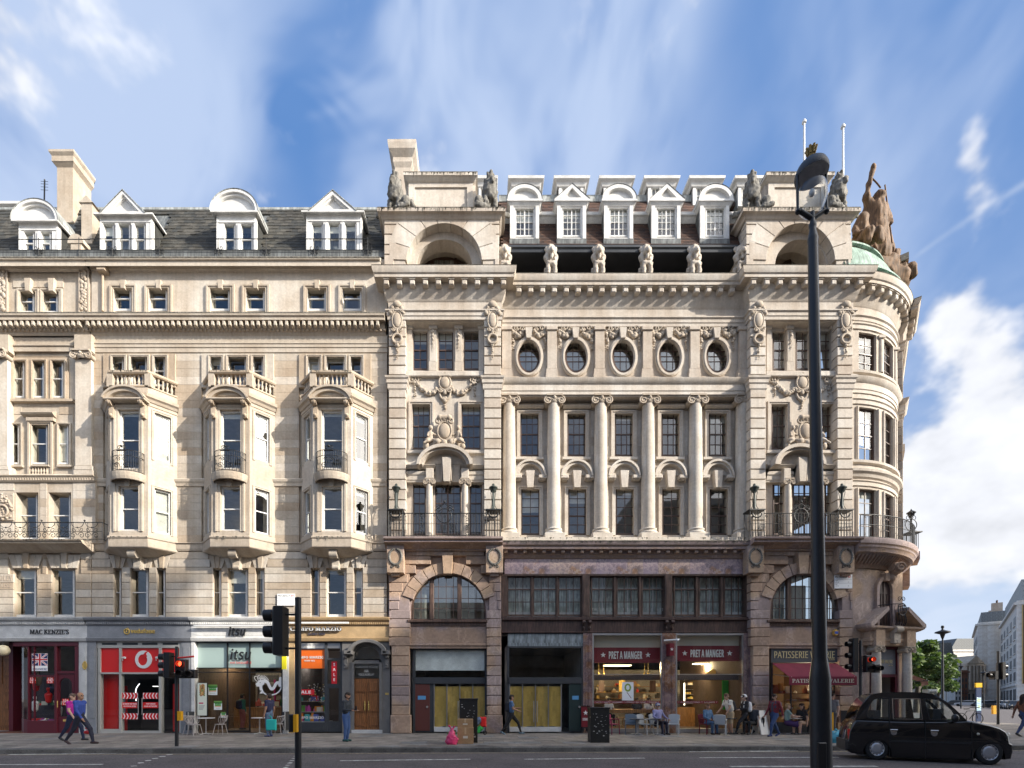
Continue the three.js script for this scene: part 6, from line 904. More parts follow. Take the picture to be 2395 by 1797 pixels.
// ---- knitwear shop
{
const S = thing('shopfront','maroon bow-cornered knitwear shopfront under a white fascia lettered MAC KENZIE\'S','shopfront',[X(100),PAVE,0]);
shopHead(S,-160,203,M.greyPale); part(S,'pilaster',[bx(184,1501,203,1716,-.1,.16),bx(187,1514,200,1690,.16,.18)],M.greyPale);
part(S,'lettering',lettersP("MAC KENZIE'S",70,1473,161,1484,.2,.03,fontT),M.black);
part(S,'plaque',[tor(X(197.5,.2),Y(1557,.2),.2,.09,.02,1.8),ball(X(197.5,.2),Y(1557,.2),.18,.085,1,1.8,.3)],M.gold);
const r = M.maroon,z = .08;
part(S,'frame',[bx(48,1500,184,1512,-.1,.14,.02),bx(126,1512,132,1716,-.1,.12,.01),bx(174,1512,184,1716,-.1,.12,.01),bx(62,1686,127,1717,-.1,.12,.02),bx(66,1580,127,1583,-.02,.1),bx(132,1570,174,1576,-.02,.1),bx(64,1512,66.5,1687,-.05,.1),bx(78,1512,79.5,1687,0,.09),bx(30,1500,50,1512,-1.2,.1)],r);
{ const q = []; for (let i = 0; i < 5; i++) { const a0 = i / 5 * Math.PI / 2,a1 = (i + 1)/5 * Math.PI / 2,P = (a)=>[X(64,z)-.62 * Math.sin(a),z - .62+.62 * Math.cos(a)]; const [xa,za] = P(a0),[xb,zb] = P(a1); q.push([[xb,PAVE,zb],[xa,PAVE,za],[xa,.78,za],[xb,.78,zb]],[[xb,3.98,zb],[xa,3.98,za],[xa,4.3,za],[xb,4.3,zb]]); part(S,'pane',quads([[[xb,.78,zb],[xa,.78,za],[xa,3.98,za],[xb,3.98,zb]]]),M.shopGlass); } part(S,'bowed_corner',quads(q),r); }
glassPart(S,66,1512,127,1687,.04); glassPart(S,132,1512,174,1572,.04);
const d = sub(S,'door'); part(d,'stiles',[pp(rectP(132,1577,174,1716),-.02,.05,[[[138,1600],...arcP(153,1600,15,14,Math.PI,0,8),[168,1677],[138,1677]]]),bx(138,1690,168,1710,.05,.07)],r); glassPart(d,137,1584,169,1678,.02); part(d,'letter_plate',bx(147,1683,157,1688,.05,.07),M.gold); part(d,'handle',[rod([X(134,.1),Y(1655,.1),.1],[X(134,.1),Y(1640,.1),.1],.02)],M.gold);
part(S,'sign_board',panelP(74,1529,111,1570,.05),printed((c,w,h)=>{ c.fillStyle = '#f4f2ee'; c.fillRect(0,0,w,h); const H = h * .7; c.save(); c.beginPath(); c.rect(4,4,w - 8,H - 4); c.clip(); c.fillStyle = '#1d2a62'; c.fillRect(0,0,w,H); const ln = (a,b,e,f,s,q)=>{ c.strokeStyle = s; c.lineWidth = q; c.beginPath(); c.moveTo(a,b); c.lineTo(e,f); c.stroke(); }; ln(0,0,w,H,'#f4f2ee',26); ln(w,0,0,H,'#f4f2ee',26); ln(0,0,w,H,'#c8202a',9); ln(w,0,0,H,'#c8202a',9); ln(w / 2,0,w / 2,H,'#f4f2ee',48); ln(0,H / 2,w,H / 2,'#f4f2ee',40); ln(w / 2,0,w / 2,H,'#c8202a',28); ln(0,H / 2,w,H / 2,'#c8202a',22); c.restore(); c.fillStyle = '#1d2a62'; c.font = 'bold 44px sans-serif'; c.textAlign = 'center'; c.fillText('CASHMERE',w / 2,h - 14,w - 16); },256,284),{ keepUV: true });
const saleM = printed((c,w,h)=>{ c.fillStyle = '#d8321c'; c.fillRect(0,0,w,h); c.fillStyle = '#fff'; c.fillRect(w / 2-4,0,8,h); c.fillRect(0,h / 2-4,w,8); c.font = 'bold 52px sans-serif'; c.textAlign = 'center'; ['S','A','L','E'].forEach((t,i)=>c.fillText(t,w * (.25+.5*(i % 2)),h * (.42+.5*(i >> 1)))); },128,128);
for (const [a,b] of [[67,1584],[109,1584],[145,1635]]) part(S,'sale_card',panelP(a,b,a + 16,b + 15,.055),saleM,{ keepUV: true });
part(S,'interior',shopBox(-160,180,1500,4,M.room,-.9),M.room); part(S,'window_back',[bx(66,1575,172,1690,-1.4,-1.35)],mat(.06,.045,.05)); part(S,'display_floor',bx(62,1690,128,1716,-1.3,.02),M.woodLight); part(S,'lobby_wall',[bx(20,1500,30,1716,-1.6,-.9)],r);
const torso = (x,y,z,s,m)=>part(S,'display_bust',[smooth([[0,0,0,.13,0,.3,0,.17],[-.14,.36,0,.06,.14,.36,0,.06],[0,.4,0,.06,0,.52,0,.05],[0,.62,.02,.08,0,.66,.02,.08]],.03,.05).scale(s,s,s).translate(x,y,z)],m);
[[84,1660,M.plasticWhite],[104,1640,M.red],[118,1672,M.plasticWhite],[92,1600,mat(.16,.10,.06)],[75,1612,M.red],[98,1625,mat(.03,.035,.08)]].forEach(([px,py,m],i)=>torso(X(px,-.4),Y(py,-.4),-.35-(i % 3)*.25,.85,m));
goods(S,'folded_knitwear',X(68,-.3),X(126,-.3),Y(1690,-.3),-.35,26,[M.red,M.plasticWhite,mat(.05,.12,.06),mat(.35,.22,.05),mat(.3,.03,.2),mat(.05,.05,.12)],.05,.2); goods(S,'folded_knitwear',X(68,-.3),X(122,-.3),Y(1650,-.6),-.8,16,[M.red,M.cream,mat(.05,.12,.06),mat(.03,.03,.05)],.08,.25);
const dz = -1.5; part(S,'oak_door',[bx(-12,1518,26,1716,dz - .1,dz),bx(-8,1530,4,1600,dz,dz + .03),bx(8,1530,20,1600,dz,dz + .03),bx(-8,1612,20,1700,dz,dz + .03),bx(16,1640,19,1662,dz,dz + .06)],M.wood); part(S,'step',bx(-40,1714,50,1719,-1.5,.1),mat(.2,.07,.04,{ tex: slabTex }));
}
{ const g = thing('globe_sign','round cream globe sign hanging by the left shop doorway','sign',[X(7,.4),Y(1522,.4),.4]); const gm = mat(.75,.66,.45,{ roughness: .3 }); part(g,'globe',ball(X(7,.4),Y(1522,.4),.4,.24,1,1,1,20),gm); part(g,'bracket',[rod([X(7,.4),Y(1512,.4),.4],[X(7,.4),Y(1503,.4),.4],.02),rod([X(7,.4),Y(1503,.4),.4],[X(7,.1),Y(1503,.1),.1],.02)],M.iron); }
// ---- phone shop
{
const S = thing('shopfront','grey phone shopfront with red glass panels and a white ring emblem','shopfront',[X(325),PAVE,0]),G = M.grey;
shopHead(S,203,447,G); for (const [a,b] of [[203,224],[424,447]]) part(S,'pilaster',[bx(a,1501,b,1716,-.1,.16),bx(a + 4,1514,b - 4,1680,.16,.185),bx(a - 1,1684,b + 1,1718,.16,.2)],G);
part(S,'emblem',[tor(X(296,.22),Y(1477.5,.22),.22,.11,.035),tube([[X(296,.22),Y(1479,.22),.24],[X(297,.22),Y(1474,.22),.24],[X(300,.22),Y(1469,.22),.24]],.025)],M.gold); part(S,'lettering',lettersP('vodafone',306,1471,362,1482,.2,.035),M.gold);
const f = mat(.42,.41,.38,{ roughness: .4 }); part(S,'frame',[bx(226,1500,424,1516,-.1,.1),bx(229,1514,234,1716,-.1,.1),bx(419,1514,424,1716,-.1,.1),bx(278,1514,283,1716,-.1,.1),bx(371,1514,377,1716,-.1,.1),bx(229,1573,424,1577,-.1,.1),bx(283,1710,372,1716,-.1,.08),bx(234,1706,278,1716,-.1,.08)],f); part(S,'vent',[[238,273],[286,322],[332,368],[380,416]].map(([a,b])=>bx(a,1504,b,1509,.1,.105)),M.black);
for (const [a,b] of [[234,278],[283,371],[377,419]]) part(S,'red_panel',bx(a,1515,b,1573,-.06,.03),M.red);
part(S,'ring_emblem',[pp(arcP(335,1543,19.5,21,0,Math.PI * 2,40),.03,.06,[arcP(333,1544,11,13,0,Math.PI * 2,30)])],M.plasticWhite); part(S,'ring_tail',pp([[334,1540],[335,1531],[340,1525],[347,1523],[341,1530],[344,1536]],.06,.064),M.red);
for (const px of [290,368]) part(S,'spotlight',[rod([X(px - 3,.15),Y(1539,.15),.15],[X(px + 4,.15),Y(1539,.15),.2],.05),rod([X(px - 3,.1),Y(1546,.1),.1],[X(px - 3,.1),Y(1537,.1),.14],.015)],M.plasticWhite);
glassPart(S,234,1577,278,1708,.03); glassPart(S,377,1577,419,1712,.03);
for (const [a,b,hx] of [[283,327,323],[327,371,332]]) { const d = sub(S,'door'); glassPart(d,a,1577,b,1711,.02); part(d,'handle',[rod([X(hx,.08),Y(1633,.08),.08],[X(hx,.08),Y(1672,.08),.08],.018),rod([X(hx,.02),Y(1637,.08),.02],[X(hx,.08),Y(1637,.08),.08],.012),rod([X(hx,.02),Y(1668,.08),.02],[X(hx,.08),Y(1668,.08),.08],.012)],M.steel); }
const chev = (s)=>printed((c,w,h)=>{ c.fillStyle = '#cf1f1f'; c.fillRect(0,0,w,h); c.strokeStyle = '#eee'; c.lineWidth = 15; for (let i = 0; i < 5; i++) { const x = 20 + i * 54; c.beginPath(); c.moveTo(s > 0 ? x : w - x,-8); c.lineTo(s > 0 ? x + 26 : w - x - 26,h / 2); c.lineTo(s > 0 ? x : w - x,h + 8); c.stroke(); } },256,96),cm = [chev(1),chev(-1)],words = (t)=>printed((c,w,h)=>{ c.fillStyle = '#cf1f1f'; c.fillRect(0,0,w,h); c.fillStyle = '#fff'; c.font = 'bold 30px sans-serif'; c.textAlign = 'center'; t.forEach((s,i)=>c.fillText(s,w / 2,38 + i * 38,w - 20)); },256,96);
for (const y of [1621,1669]) { part(S,'chevron_strip',panelP(285,y,322,y + 14,.035),cm[0],{ keepUV: true }); part(S,'chevron_strip',panelP(334,y,370,y + 14,.035),cm[1],{ keepUV: true }); } part(S,'door_notice',panelP(285,1643,321,1657,.035),words(['30 DAYS TO TAKE','US FOR A SPIN']),{ keepUV: true }); part(S,'door_notice',panelP(334,1643,370,1657,.035),words(['TEST DRIVE','OUR NETWORK']),{ keepUV: true });
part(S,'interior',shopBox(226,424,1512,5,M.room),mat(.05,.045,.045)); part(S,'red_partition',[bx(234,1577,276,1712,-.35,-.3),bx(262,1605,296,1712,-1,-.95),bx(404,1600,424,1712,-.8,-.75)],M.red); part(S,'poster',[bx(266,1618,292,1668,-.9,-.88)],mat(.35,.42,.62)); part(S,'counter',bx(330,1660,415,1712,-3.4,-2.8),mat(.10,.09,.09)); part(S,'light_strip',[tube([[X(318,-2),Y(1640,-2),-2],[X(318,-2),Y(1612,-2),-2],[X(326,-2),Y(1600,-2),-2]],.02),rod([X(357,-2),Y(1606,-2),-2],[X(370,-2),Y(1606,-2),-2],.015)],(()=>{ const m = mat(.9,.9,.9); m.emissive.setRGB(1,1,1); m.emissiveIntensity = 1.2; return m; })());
}
// ---- sushi shop
{
const S = thing('shopfront','white fronted sushi shopfront with a pale upper glass band and white dragon decal','shopfront',[X(555),PAVE,0]),Wm = M.white;
shopHead(S,447,676,Wm); part(S,'fascia_ridge',[1469,1476,1484].map((y)=>bx(455,y,660,y + 2,.2,.212)),Wm); part(S,'sign_light_bar',bx(452,1462,662,1465,.3,.42),M.plasticWhite);
part(S,'pilaster',[bx(447,1501,455,1716,-.1,.18),bx(661,1501,675,1716,-.1,.18)],Wm);
const it = (x0,y0,x1,y1,z,dp)=>{ const g = letters('itsu',0,X(x1,z) - X(x0,z),0,Y(y0,z) - Y(y1,z),0,dp); g.applyMatrix4(new THREE.Matrix4().makeShear(0,0,.18,0,0,0)); g.translate(X(x0,z),Y(y1,z),z); return g; };
part(S,'lettering',it(534,1467,572,1488,.24,.05),M.black); part(S,'lettering',it(537,1518,584,1544,.04,.004),M.black); part(S,'lettering',lettersP('eat beautiful',538,1547,587,1553,.04,.004,fontR),M.red);
part(S,'frame',[bx(454,1499,661,1504,-.1,.1),bx(530,1500,532,1714,-.02,.06),bx(582,1500,584,1714,-.02,.06),bx(454,1562,661,1564,-.02,.061),bx(454,1572,661,1574,-.02,.062),bx(454,1500,457,1716,-.1,.08),bx(658,1500,661,1716,-.1,.08),bx(532,1709,584,1713,-.02,.08)],M.black);
part(S,'tinted_band',[bx(460,1504,530,1562,-.04,-.03),bx(532,1504,582,1562,-.04,-.03),bx(584,1504,658,1562,-.04,-.03)],mat(.42,.52,.50,{ roughness: .15 })); for (const [a,b] of [[457,530],[532,582],[584,658]]) glassPart(S,a,1504,b,1712,.02);
const card = printed((c,w,h)=>{ c.fillStyle = '#e9ece8'; c.fillRect(0,0,w,h); c.fillStyle = '#7da552'; c.fillRect(0,0,w,h * .25); c.fillStyle = '#3f7d34'; for (let i = 0; i < 14; i++) { c.beginPath(); c.arc(w * (.1+.06 * i),h * .18+(i % 3)*8,13,0,7); c.fill(); } c.fillStyle = '#4b9c46'; c.fillRect(w * .12,h * .38,w * .76,h * .28); c.fillStyle = '#d9a989'; for (let i = 0; i < 5; i++) { c.beginPath(); c.arc(w * (.2+.15 * i),h * .62,11,0,7); c.fill(); } c.fillStyle = '#888'; c.fillRect(w * .2,h * .8,w * .6,6); },128,150);
for (const [a,b,s] of [[486,1602,22],[500,1640,19],[516,1666,12]]) part(S,'menu_sticker',(()=>{ const g = panelP(a,b,a + s,b + s * 1.1,.026); return g; })(),card,{ keepUV: true });
part(S,'dragon_decal',panelP(584,1578,659,1638,.028),printed((c,w,h)=>{ c.clearRect(0,0,w,h); c.fillStyle = '#efeeec'; c.strokeStyle = '#efeeec'; c.lineCap = c.lineJoin = 'round'; c.lineWidth = 46; c.beginPath(); c.moveTo(180,230); c.bezierCurveTo(160,110,250,60,300,150); c.bezierCurveTo(330,230,360,260,400,180); c.bezierCurveTo(420,120,470,110,480,170); c.lineTo(490,60); c.stroke(); c.beginPath(); c.moveTo(90,150); c.lineTo(150,90); c.lineTo(215,80); c.lineTo(235,150); c.lineTo(180,190); c.lineTo(110,190); c.closePath(); c.fill(); c.lineWidth = 8; for (let i = 0; i < 13; i++) { const a = -2.4 + i * .23; c.beginPath(); c.moveTo(200+40 * Math.cos(a),110+40 * Math.sin(a)); c.lineTo(200+105 * Math.cos(a),110+95 * Math.sin(a)); c.stroke(); } c.beginPath(); c.moveTo(120,110); c.bezierCurveTo(60,70,60,20,110,30); c.stroke(); c.beginPath(); c.moveTo(140,95); c.bezierCurveTo(110,50,120,10,160,12); c.stroke(); c.lineWidth = 20; c.beginPath(); c.moveTo(200,240); c.bezierCurveTo(220,330,330,340,420,300); c.bezierCurveTo(480,270,500,220,505,180); c.stroke(); c.lineWidth = 12; for (const [x,y] of [[200,250],[340,320]]) for (const k of [-16,0,16]) { c.beginPath(); c.moveTo(x,y); c.lineTo(x - 20 + k,y + 44); c.stroke(); } c.globalCompositeOperation = 'destination-out'; c.beginPath(); c.arc(165,128,8,0,7); c.fill(); },512,400,{ cut: 1 }),{ keepUV: true });
part(S,'interior',shopBox(455,660,1502,6,M.room),mat(.17,.12,.085,{ tex: woodTex })); part(S,'counter',[bx(520,1655,662,1712,-4.5,-3.5),bx(462,1600,520,1612,-4,-3.9),bx(462,1625,520,1632,-4,-3.9)],M.woodLight); goods(S,'bottle',X(590,-3.5),X(660,-3.5),Y(1652,-3.6),-3.7,12,[mat(.3,.05,.04),mat(.05,.2,.08),M.cream],.15,.4);
for (const [u,m] of [[508,M.red],[543,M.red],[600,mat(.05,.04,.04)],[640,mat(.3,.02,.14)]]) part(S,'wall_strip',bx(u,1590,u + 4,1690,-4.2,-4.1),m); part(S,'menu_screen',[bx(470,1580,520,1596,-5,-4.9),bx(590,1580,650,1596,-5,-4.9)],mat(.05,.05,.055)); goods(S,'food_box',X(465,-3.8),X(520,-3.8),Y(1625,-3.8),-3.6,10,[M.card,M.red,M.cream],.1,.2); lampIn(S,X(560,-3),4.05,-3,1.6,.3,5);
const B2 = printed((c,w,h)=>{ c.fillStyle = '#dfe3d2'; c.fillRect(0,0,w,h); c.fillStyle = '#b9803e'; for (let i = 0; i < 60; i++) { c.fillStyle = ['#b9803e','#d6a45c','#6d8a3c','#8d4a2a'][i % 4]; c.beginPath(); c.arc(w * (.5 + Math.sin(i * 2.3)*.22),20 + i * 2.4,10,0,7); c.fill(); } c.fillStyle = '#c22650'; c.fillRect(20,h * .6,60,16); c.fillStyle = '#666'; for (let i = 0; i < 5; i++) c.fillRect(20,h * .68 + i * 14,80 - i * 6,4); },128,420);
const mb_ = thing('menu_board','tall framed menu board with food pictures by the sushi shop window','board',[X(472,.2),PAVE,.2]); part(mb_,'frame',[bx(460,1597,485,1676,.1,.16),rod([X(464,.15),PAVE,.15],[X(464,.15),Y(1676,.15),.15],.02),rod([X(481,.15),PAVE,.15],[X(481,.15),Y(1676,.15),.15],.02)],M.black); part(mb_,'poster',panelP(461.5,1598.5,483.5,1674,.165),B2,{ keepUV: true });
part(S,'yellow_blade_sign',bx(659,1534,669,1566,.3,.36),(()=>{ const m = mat(.9,.8,.02,{ roughness: .4 }); return m; })());
}
// ---- stationery shop and the house door beside it
{
const S = thing('shopfront','narrow stationery shopfront with an orange sign and red SALE banners','shopfront',[X(740),PAVE,0]),T = M.tan,D = M.anthracite;
shopHead(S,676,912,T); part(S,'pilaster',bx(675,1501,688,1716,-.1,.15),T); part(S,'sign_light_bar',bx(675,1455,815,1459,.42,.5),M.plasticWhite);
part(S,'lettering',[lettersP('CAMPO MARZIO',680,1467,799,1477,.26,.04,fontS),lettersP('ROMA 1933',721,1481,760,1486,.22,.03,fontS)],mat(.06,.06,.09)); part(S,'lettering',lettersP('CAMPO MARZIO',679,1466.5,798,1476,.305,.02,fontS),M.plasticWhite);
part(S,'frame',[bx(686,1500,801,1504,-.1,.1),bx(686,1517,764,1519,-.05,.06),bx(759,1504,765,1712,-.1,.08),bx(795,1504,801,1712,-.1,.08),bx(765,1540,796,1544,-.05,.06),bx(765,1600,796,1605,-.05,.06),bx(686,1690,760,1713,-.1,.1,.01),bx(690,1696,756,1709,.1,.115)],D); part(S,'shutter_box',Array.from({ length: 6 },(_,i)=>bx(688,1504 + i * 2.2,796,1505.6 + i * 2.2,-.05,.04)),M.steel);
glassPart(S,687,1519,760,1690,.02); glassPart(S,765,1544,796,1600,.02); const d = sub(S,'door'); part(d,'stiles',[pp(rectP(765,1605,796,1712),-.02,.05,[rectP(769,1610,792,1688)]),bx(773,1697,788,1703,.05,.06)],D); glassPart(d,769,1610,792,1688,.01);
part(S,'orange_sign',bx(688,1518,760,1564,-.02,.012),mat(.82,.15,.01,{ roughness: .4 })); part(S,'lettering',[lettersP('CAMPO MARZIO',690,1535,757,1541,.03,.004),lettersP('ROMA 1933',712,1544,736,1548,.03,.004)],M.white);
const sale = (v)=>printed((c,w,h)=>{ c.fillStyle = '#d21f2a'; c.fillRect(0,0,w,h); c.fillStyle = '#fff'; c.textAlign = 'center'; if (v) { c.font = 'bold 92px sans-serif'; ['S','A','L','E'].forEach((t,i)=>c.fillText(t,w / 2,100 + i * 116)); } else { c.font = 'bold 96px sans-serif'; c.fillText('SALE',w / 2,98,w - 24); } },v ? 128 : 320,v ? 512 : 128); part(S,'sale_banner',panelP(775,1548,788,1600,.03),sale(1),{ keepUV: true }); part(S,'sale_banner',panelP(689,1613,735,1626,.03),sale(0),{ keepUV: true });
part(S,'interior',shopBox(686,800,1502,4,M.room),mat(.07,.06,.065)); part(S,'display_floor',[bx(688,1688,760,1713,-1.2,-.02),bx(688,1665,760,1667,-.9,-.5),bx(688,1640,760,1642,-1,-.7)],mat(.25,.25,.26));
const cs = [mat(.45,.06,.3),mat(.6,.2,.02),mat(.05,.3,.32),mat(.1,.3,.06),M.red,M.cream,mat(.08,.1,.35)]; goods(S,'handbag',X(690,-.4),X(758,-.4),Y(1688,-.3),-.3,14,cs,.18,.4); goods(S,'notebook',X(690,-.4),X(758,-.4),Y(1665,-.6),-.7,14,cs,.12,.3); goods(S,'notebook',X(690,-.4),X(758,-.4),Y(1640,-.8),-.85,10,cs,.1,.25);
const gar = [[],[]]; for (let i = 0; i < 90; i++) gar[i % 2].push(ball(X(rr(718,760),-.1),Y(rr(1600,1645),-.1),-.12 - rr(0,.1),rr(.012,.028),1,1,1,5)); part(S,'bead_curtain',gar[0],M.gold,{ kind: 'stuff' }); part(S,'bead_curtain',gar[1],M.plasticWhite,{ kind: 'stuff' }); part(S,'lettering',lettersP('CAMPO MARZIO',690,1676,757,1682,.03,.004),M.white); lampIn(S,X(725,-1.5),3.7,-1.6,.5,.2,2.5,[1,.9,.75]);
const H = thing('house_door','panelled oak double door in a grey arched stone surround marked 166','door',[X(856),PAVE,.1]),g = M.doorGrey;
part(H,'surround',[pp([[800,1502],[912,1502],[912,1716],[893,1716],[893,1547],...arcP(857,1540,31,29,0,Math.PI,16),[822,1547],[822,1716],[800,1716]],-.2,.12),pp([[822,1716],[822,1549],[893,1549],[893,1716],[887,1716],[887,1553],[828,1553],[828,1716]].reverse(),.12,.17),bx(800,1690,822,1716,.12,.17),bx(893,1690,912,1716,.12,.17)],g);
part(H,'arched_hood',[pp([...arcP(857,1532,48,37,.1,Math.PI - .1,20),...arcP(857,1532,38,29,.1,Math.PI - .1,20).reverse()],.12,.5,[],.02),bx(803,1522,823,1531,.12,.5,.02),bx(891,1522,911,1531,.12,.5,.02)],g); for (const u of [808,905]) part(H,'bracket',[bx(u - 4,1531,u + 4,1562,.12,.24),ball(X(u,.3),Y(1536,.3),.3,.1),ball(X(u,.22),Y(1556,.22),.22,.06)],g);
glassPart(H,827,1512,888,1542,0,M.glass); part(H,'transom_bar',bx(828,1545,887,1553,-.1,.1),g); glassPart(H,828,1553,887,1586,.0,M.glass,'transom_pane'); part(H,'lettering',[lettersP('FOXGLOVE HOUSE',831,1558,883,1563,.004,.004,fontR),lettersP('166',851,1567,862,1573,.004,.004,fontR),lettersP('PICCADILLY',839,1576,874,1581,.004,.004,fontR)],M.white);
for (const [a,b,k] of [[824,857,853],[857.6,891,862]]) { const d2 = sub(H,'door'); part(d2,'leaf',pp(rectP(a,1588,b,1710),-.04,.02,[],.01),M.wood); for (const [c,e] of [[1596,1618],[1625,1664],[1676,1698]]) part(d2,'panel',[pp(rectP(a + 6,c,b - 6,e),.02,.06,[],.015),pp(rectP(a + 4,c - 2,b - 4,e + 2),.02,.045,[rectP(a + 6,c,b - 6,e)])],M.wood); part(d2,'handle',[rod([X(k,.08),Y(1640,.08),.08],[X(k,.08),Y(1662,.08),.08],.025),ball(X(k,.08),Y(1650,.08),.09,.04)],M.gold); }
part(H,'hall',[bx(820,1510,893,1590,-1.5,-1.4)],M.room); part(H,'threshold',bx(822,1708,894,1716,-.1,.2),M.greyPale); for (const u of [811,905]) part(H,'bell_plate',bx(u - 4,1621,u + 4,1626,.12,.14),M.gold);
}
// ---- empty units with gold paper behind the glass
function emptyUnit(label,x0,x1,head,paper,side) {
const S = thing('shopfront',label,'shopfront',[X((x0 + x1)/2),PAVE,0]),D = M.anthracite;
part(S,'frame',[bx(x0,head,x1,head + 4,-.2,.06),bx(x0,head,x0+5,1716,-.2,.06),bx(x1-4,head,x1,1716,-.2,.06),bx(x0,1585,x1,1600,-.2,.06,.01)],D); glassPart(S,x0+5,head + 4,x1-4,1585,.0);
part(S,'interior',shopBox(x0,x1,head,5,M.room),M.room);
const [a,b] = paper,n = 4,P = sub(S,'glazed_doors'); for (let i = 0; i < n; i++) { const p0 = lerp(a,b,i / n)+1,p1 = lerp(a,b,(i + 1) / n)-1; const q = []; const zc = (u,v)=>-.06 + fbm(u * 3 + i * 7,v * 2,x0,3)*.05; for (let u = 0; u < 6; u++) for (let v = 0; v < 8; v++) { const pt = (s,t)=>{ const z = zc(s / 6,t / 8); return [X(lerp(p0,p1,s / 6),0),Y(lerp(1606,1700 + Math.sin(i + s)*1.5,t / 8),0),z]; }; q.push([pt(u,v + 1),pt(u + 1,v + 1),pt(u + 1,v),pt(u,v)]); } part(P,'gold_paper',quads(q),M.paper); glassPart(P,p0-1,1600,p1+1,1702,.02); part(P,'door_frame',[bx(p0-1.6,1600,p0+.1,1706,-.02,.03),bx(p1-.1,1600,p1+1.6,1706,-.02,.03)],M.steel); }
part(S,'threshold',bx(a,1701,b,1712,-.2,.1),M.greyPale); const hx = (a + b)/2; part(S,'door_handle',[-4,4].map((k)=>rod([X(hx + k,.09),Y(1640,.09),.09],[X(hx + k,.09),Y(1690,.09),.09],.016)),M.steel);
const [c,e,m] = side,d = sub(S,'side_door'); part(d,'leaf',bx(c,1601,e,1710,-.05,.03,.008),m); part(d,'handle',[rod([X(e - 6,.06),Y(1654,.06),.03],[X(e - 6,.06),Y(1654,.06),.09],.05)],M.steel); part(d,'fire_notice',bx(lerp(c,e,.25),1628,lerp(c,e,.75),1637,.03,.036),mat(.1,.3,.55)); part(S,'jamb',bx(Math.max(c,x0),1600,e + 8,1713,-.2,.0),D);
return S;
}
const E1 = emptyUnit('empty shop unit with gold paper doors and a maroon side door under the left arch',966,1138,1517,[1015,1136],[968,1005,M.doorRed]);
part(E1,'roller_blind',bx(972,1521,1133,1569,-.1,-.08),mat(.72,.76,.74,{ tex: plainTex }));
const E2 = emptyUnit('empty shop unit with gold paper doors and a dark green side door under the gallery',1186,1364,1512,[1192,1313],[1331,1361,M.greenDark]);
part(E2,'fascia_panel',Array.from({ length: 4 },(_,i)=>bx(1188 + i * 44,1483,1188 + i * 44+43.6,1512,-.2,.02 + i * .0005)),mat(.30,.35,.39,{ tex: streakTex,roughness: .5 }));
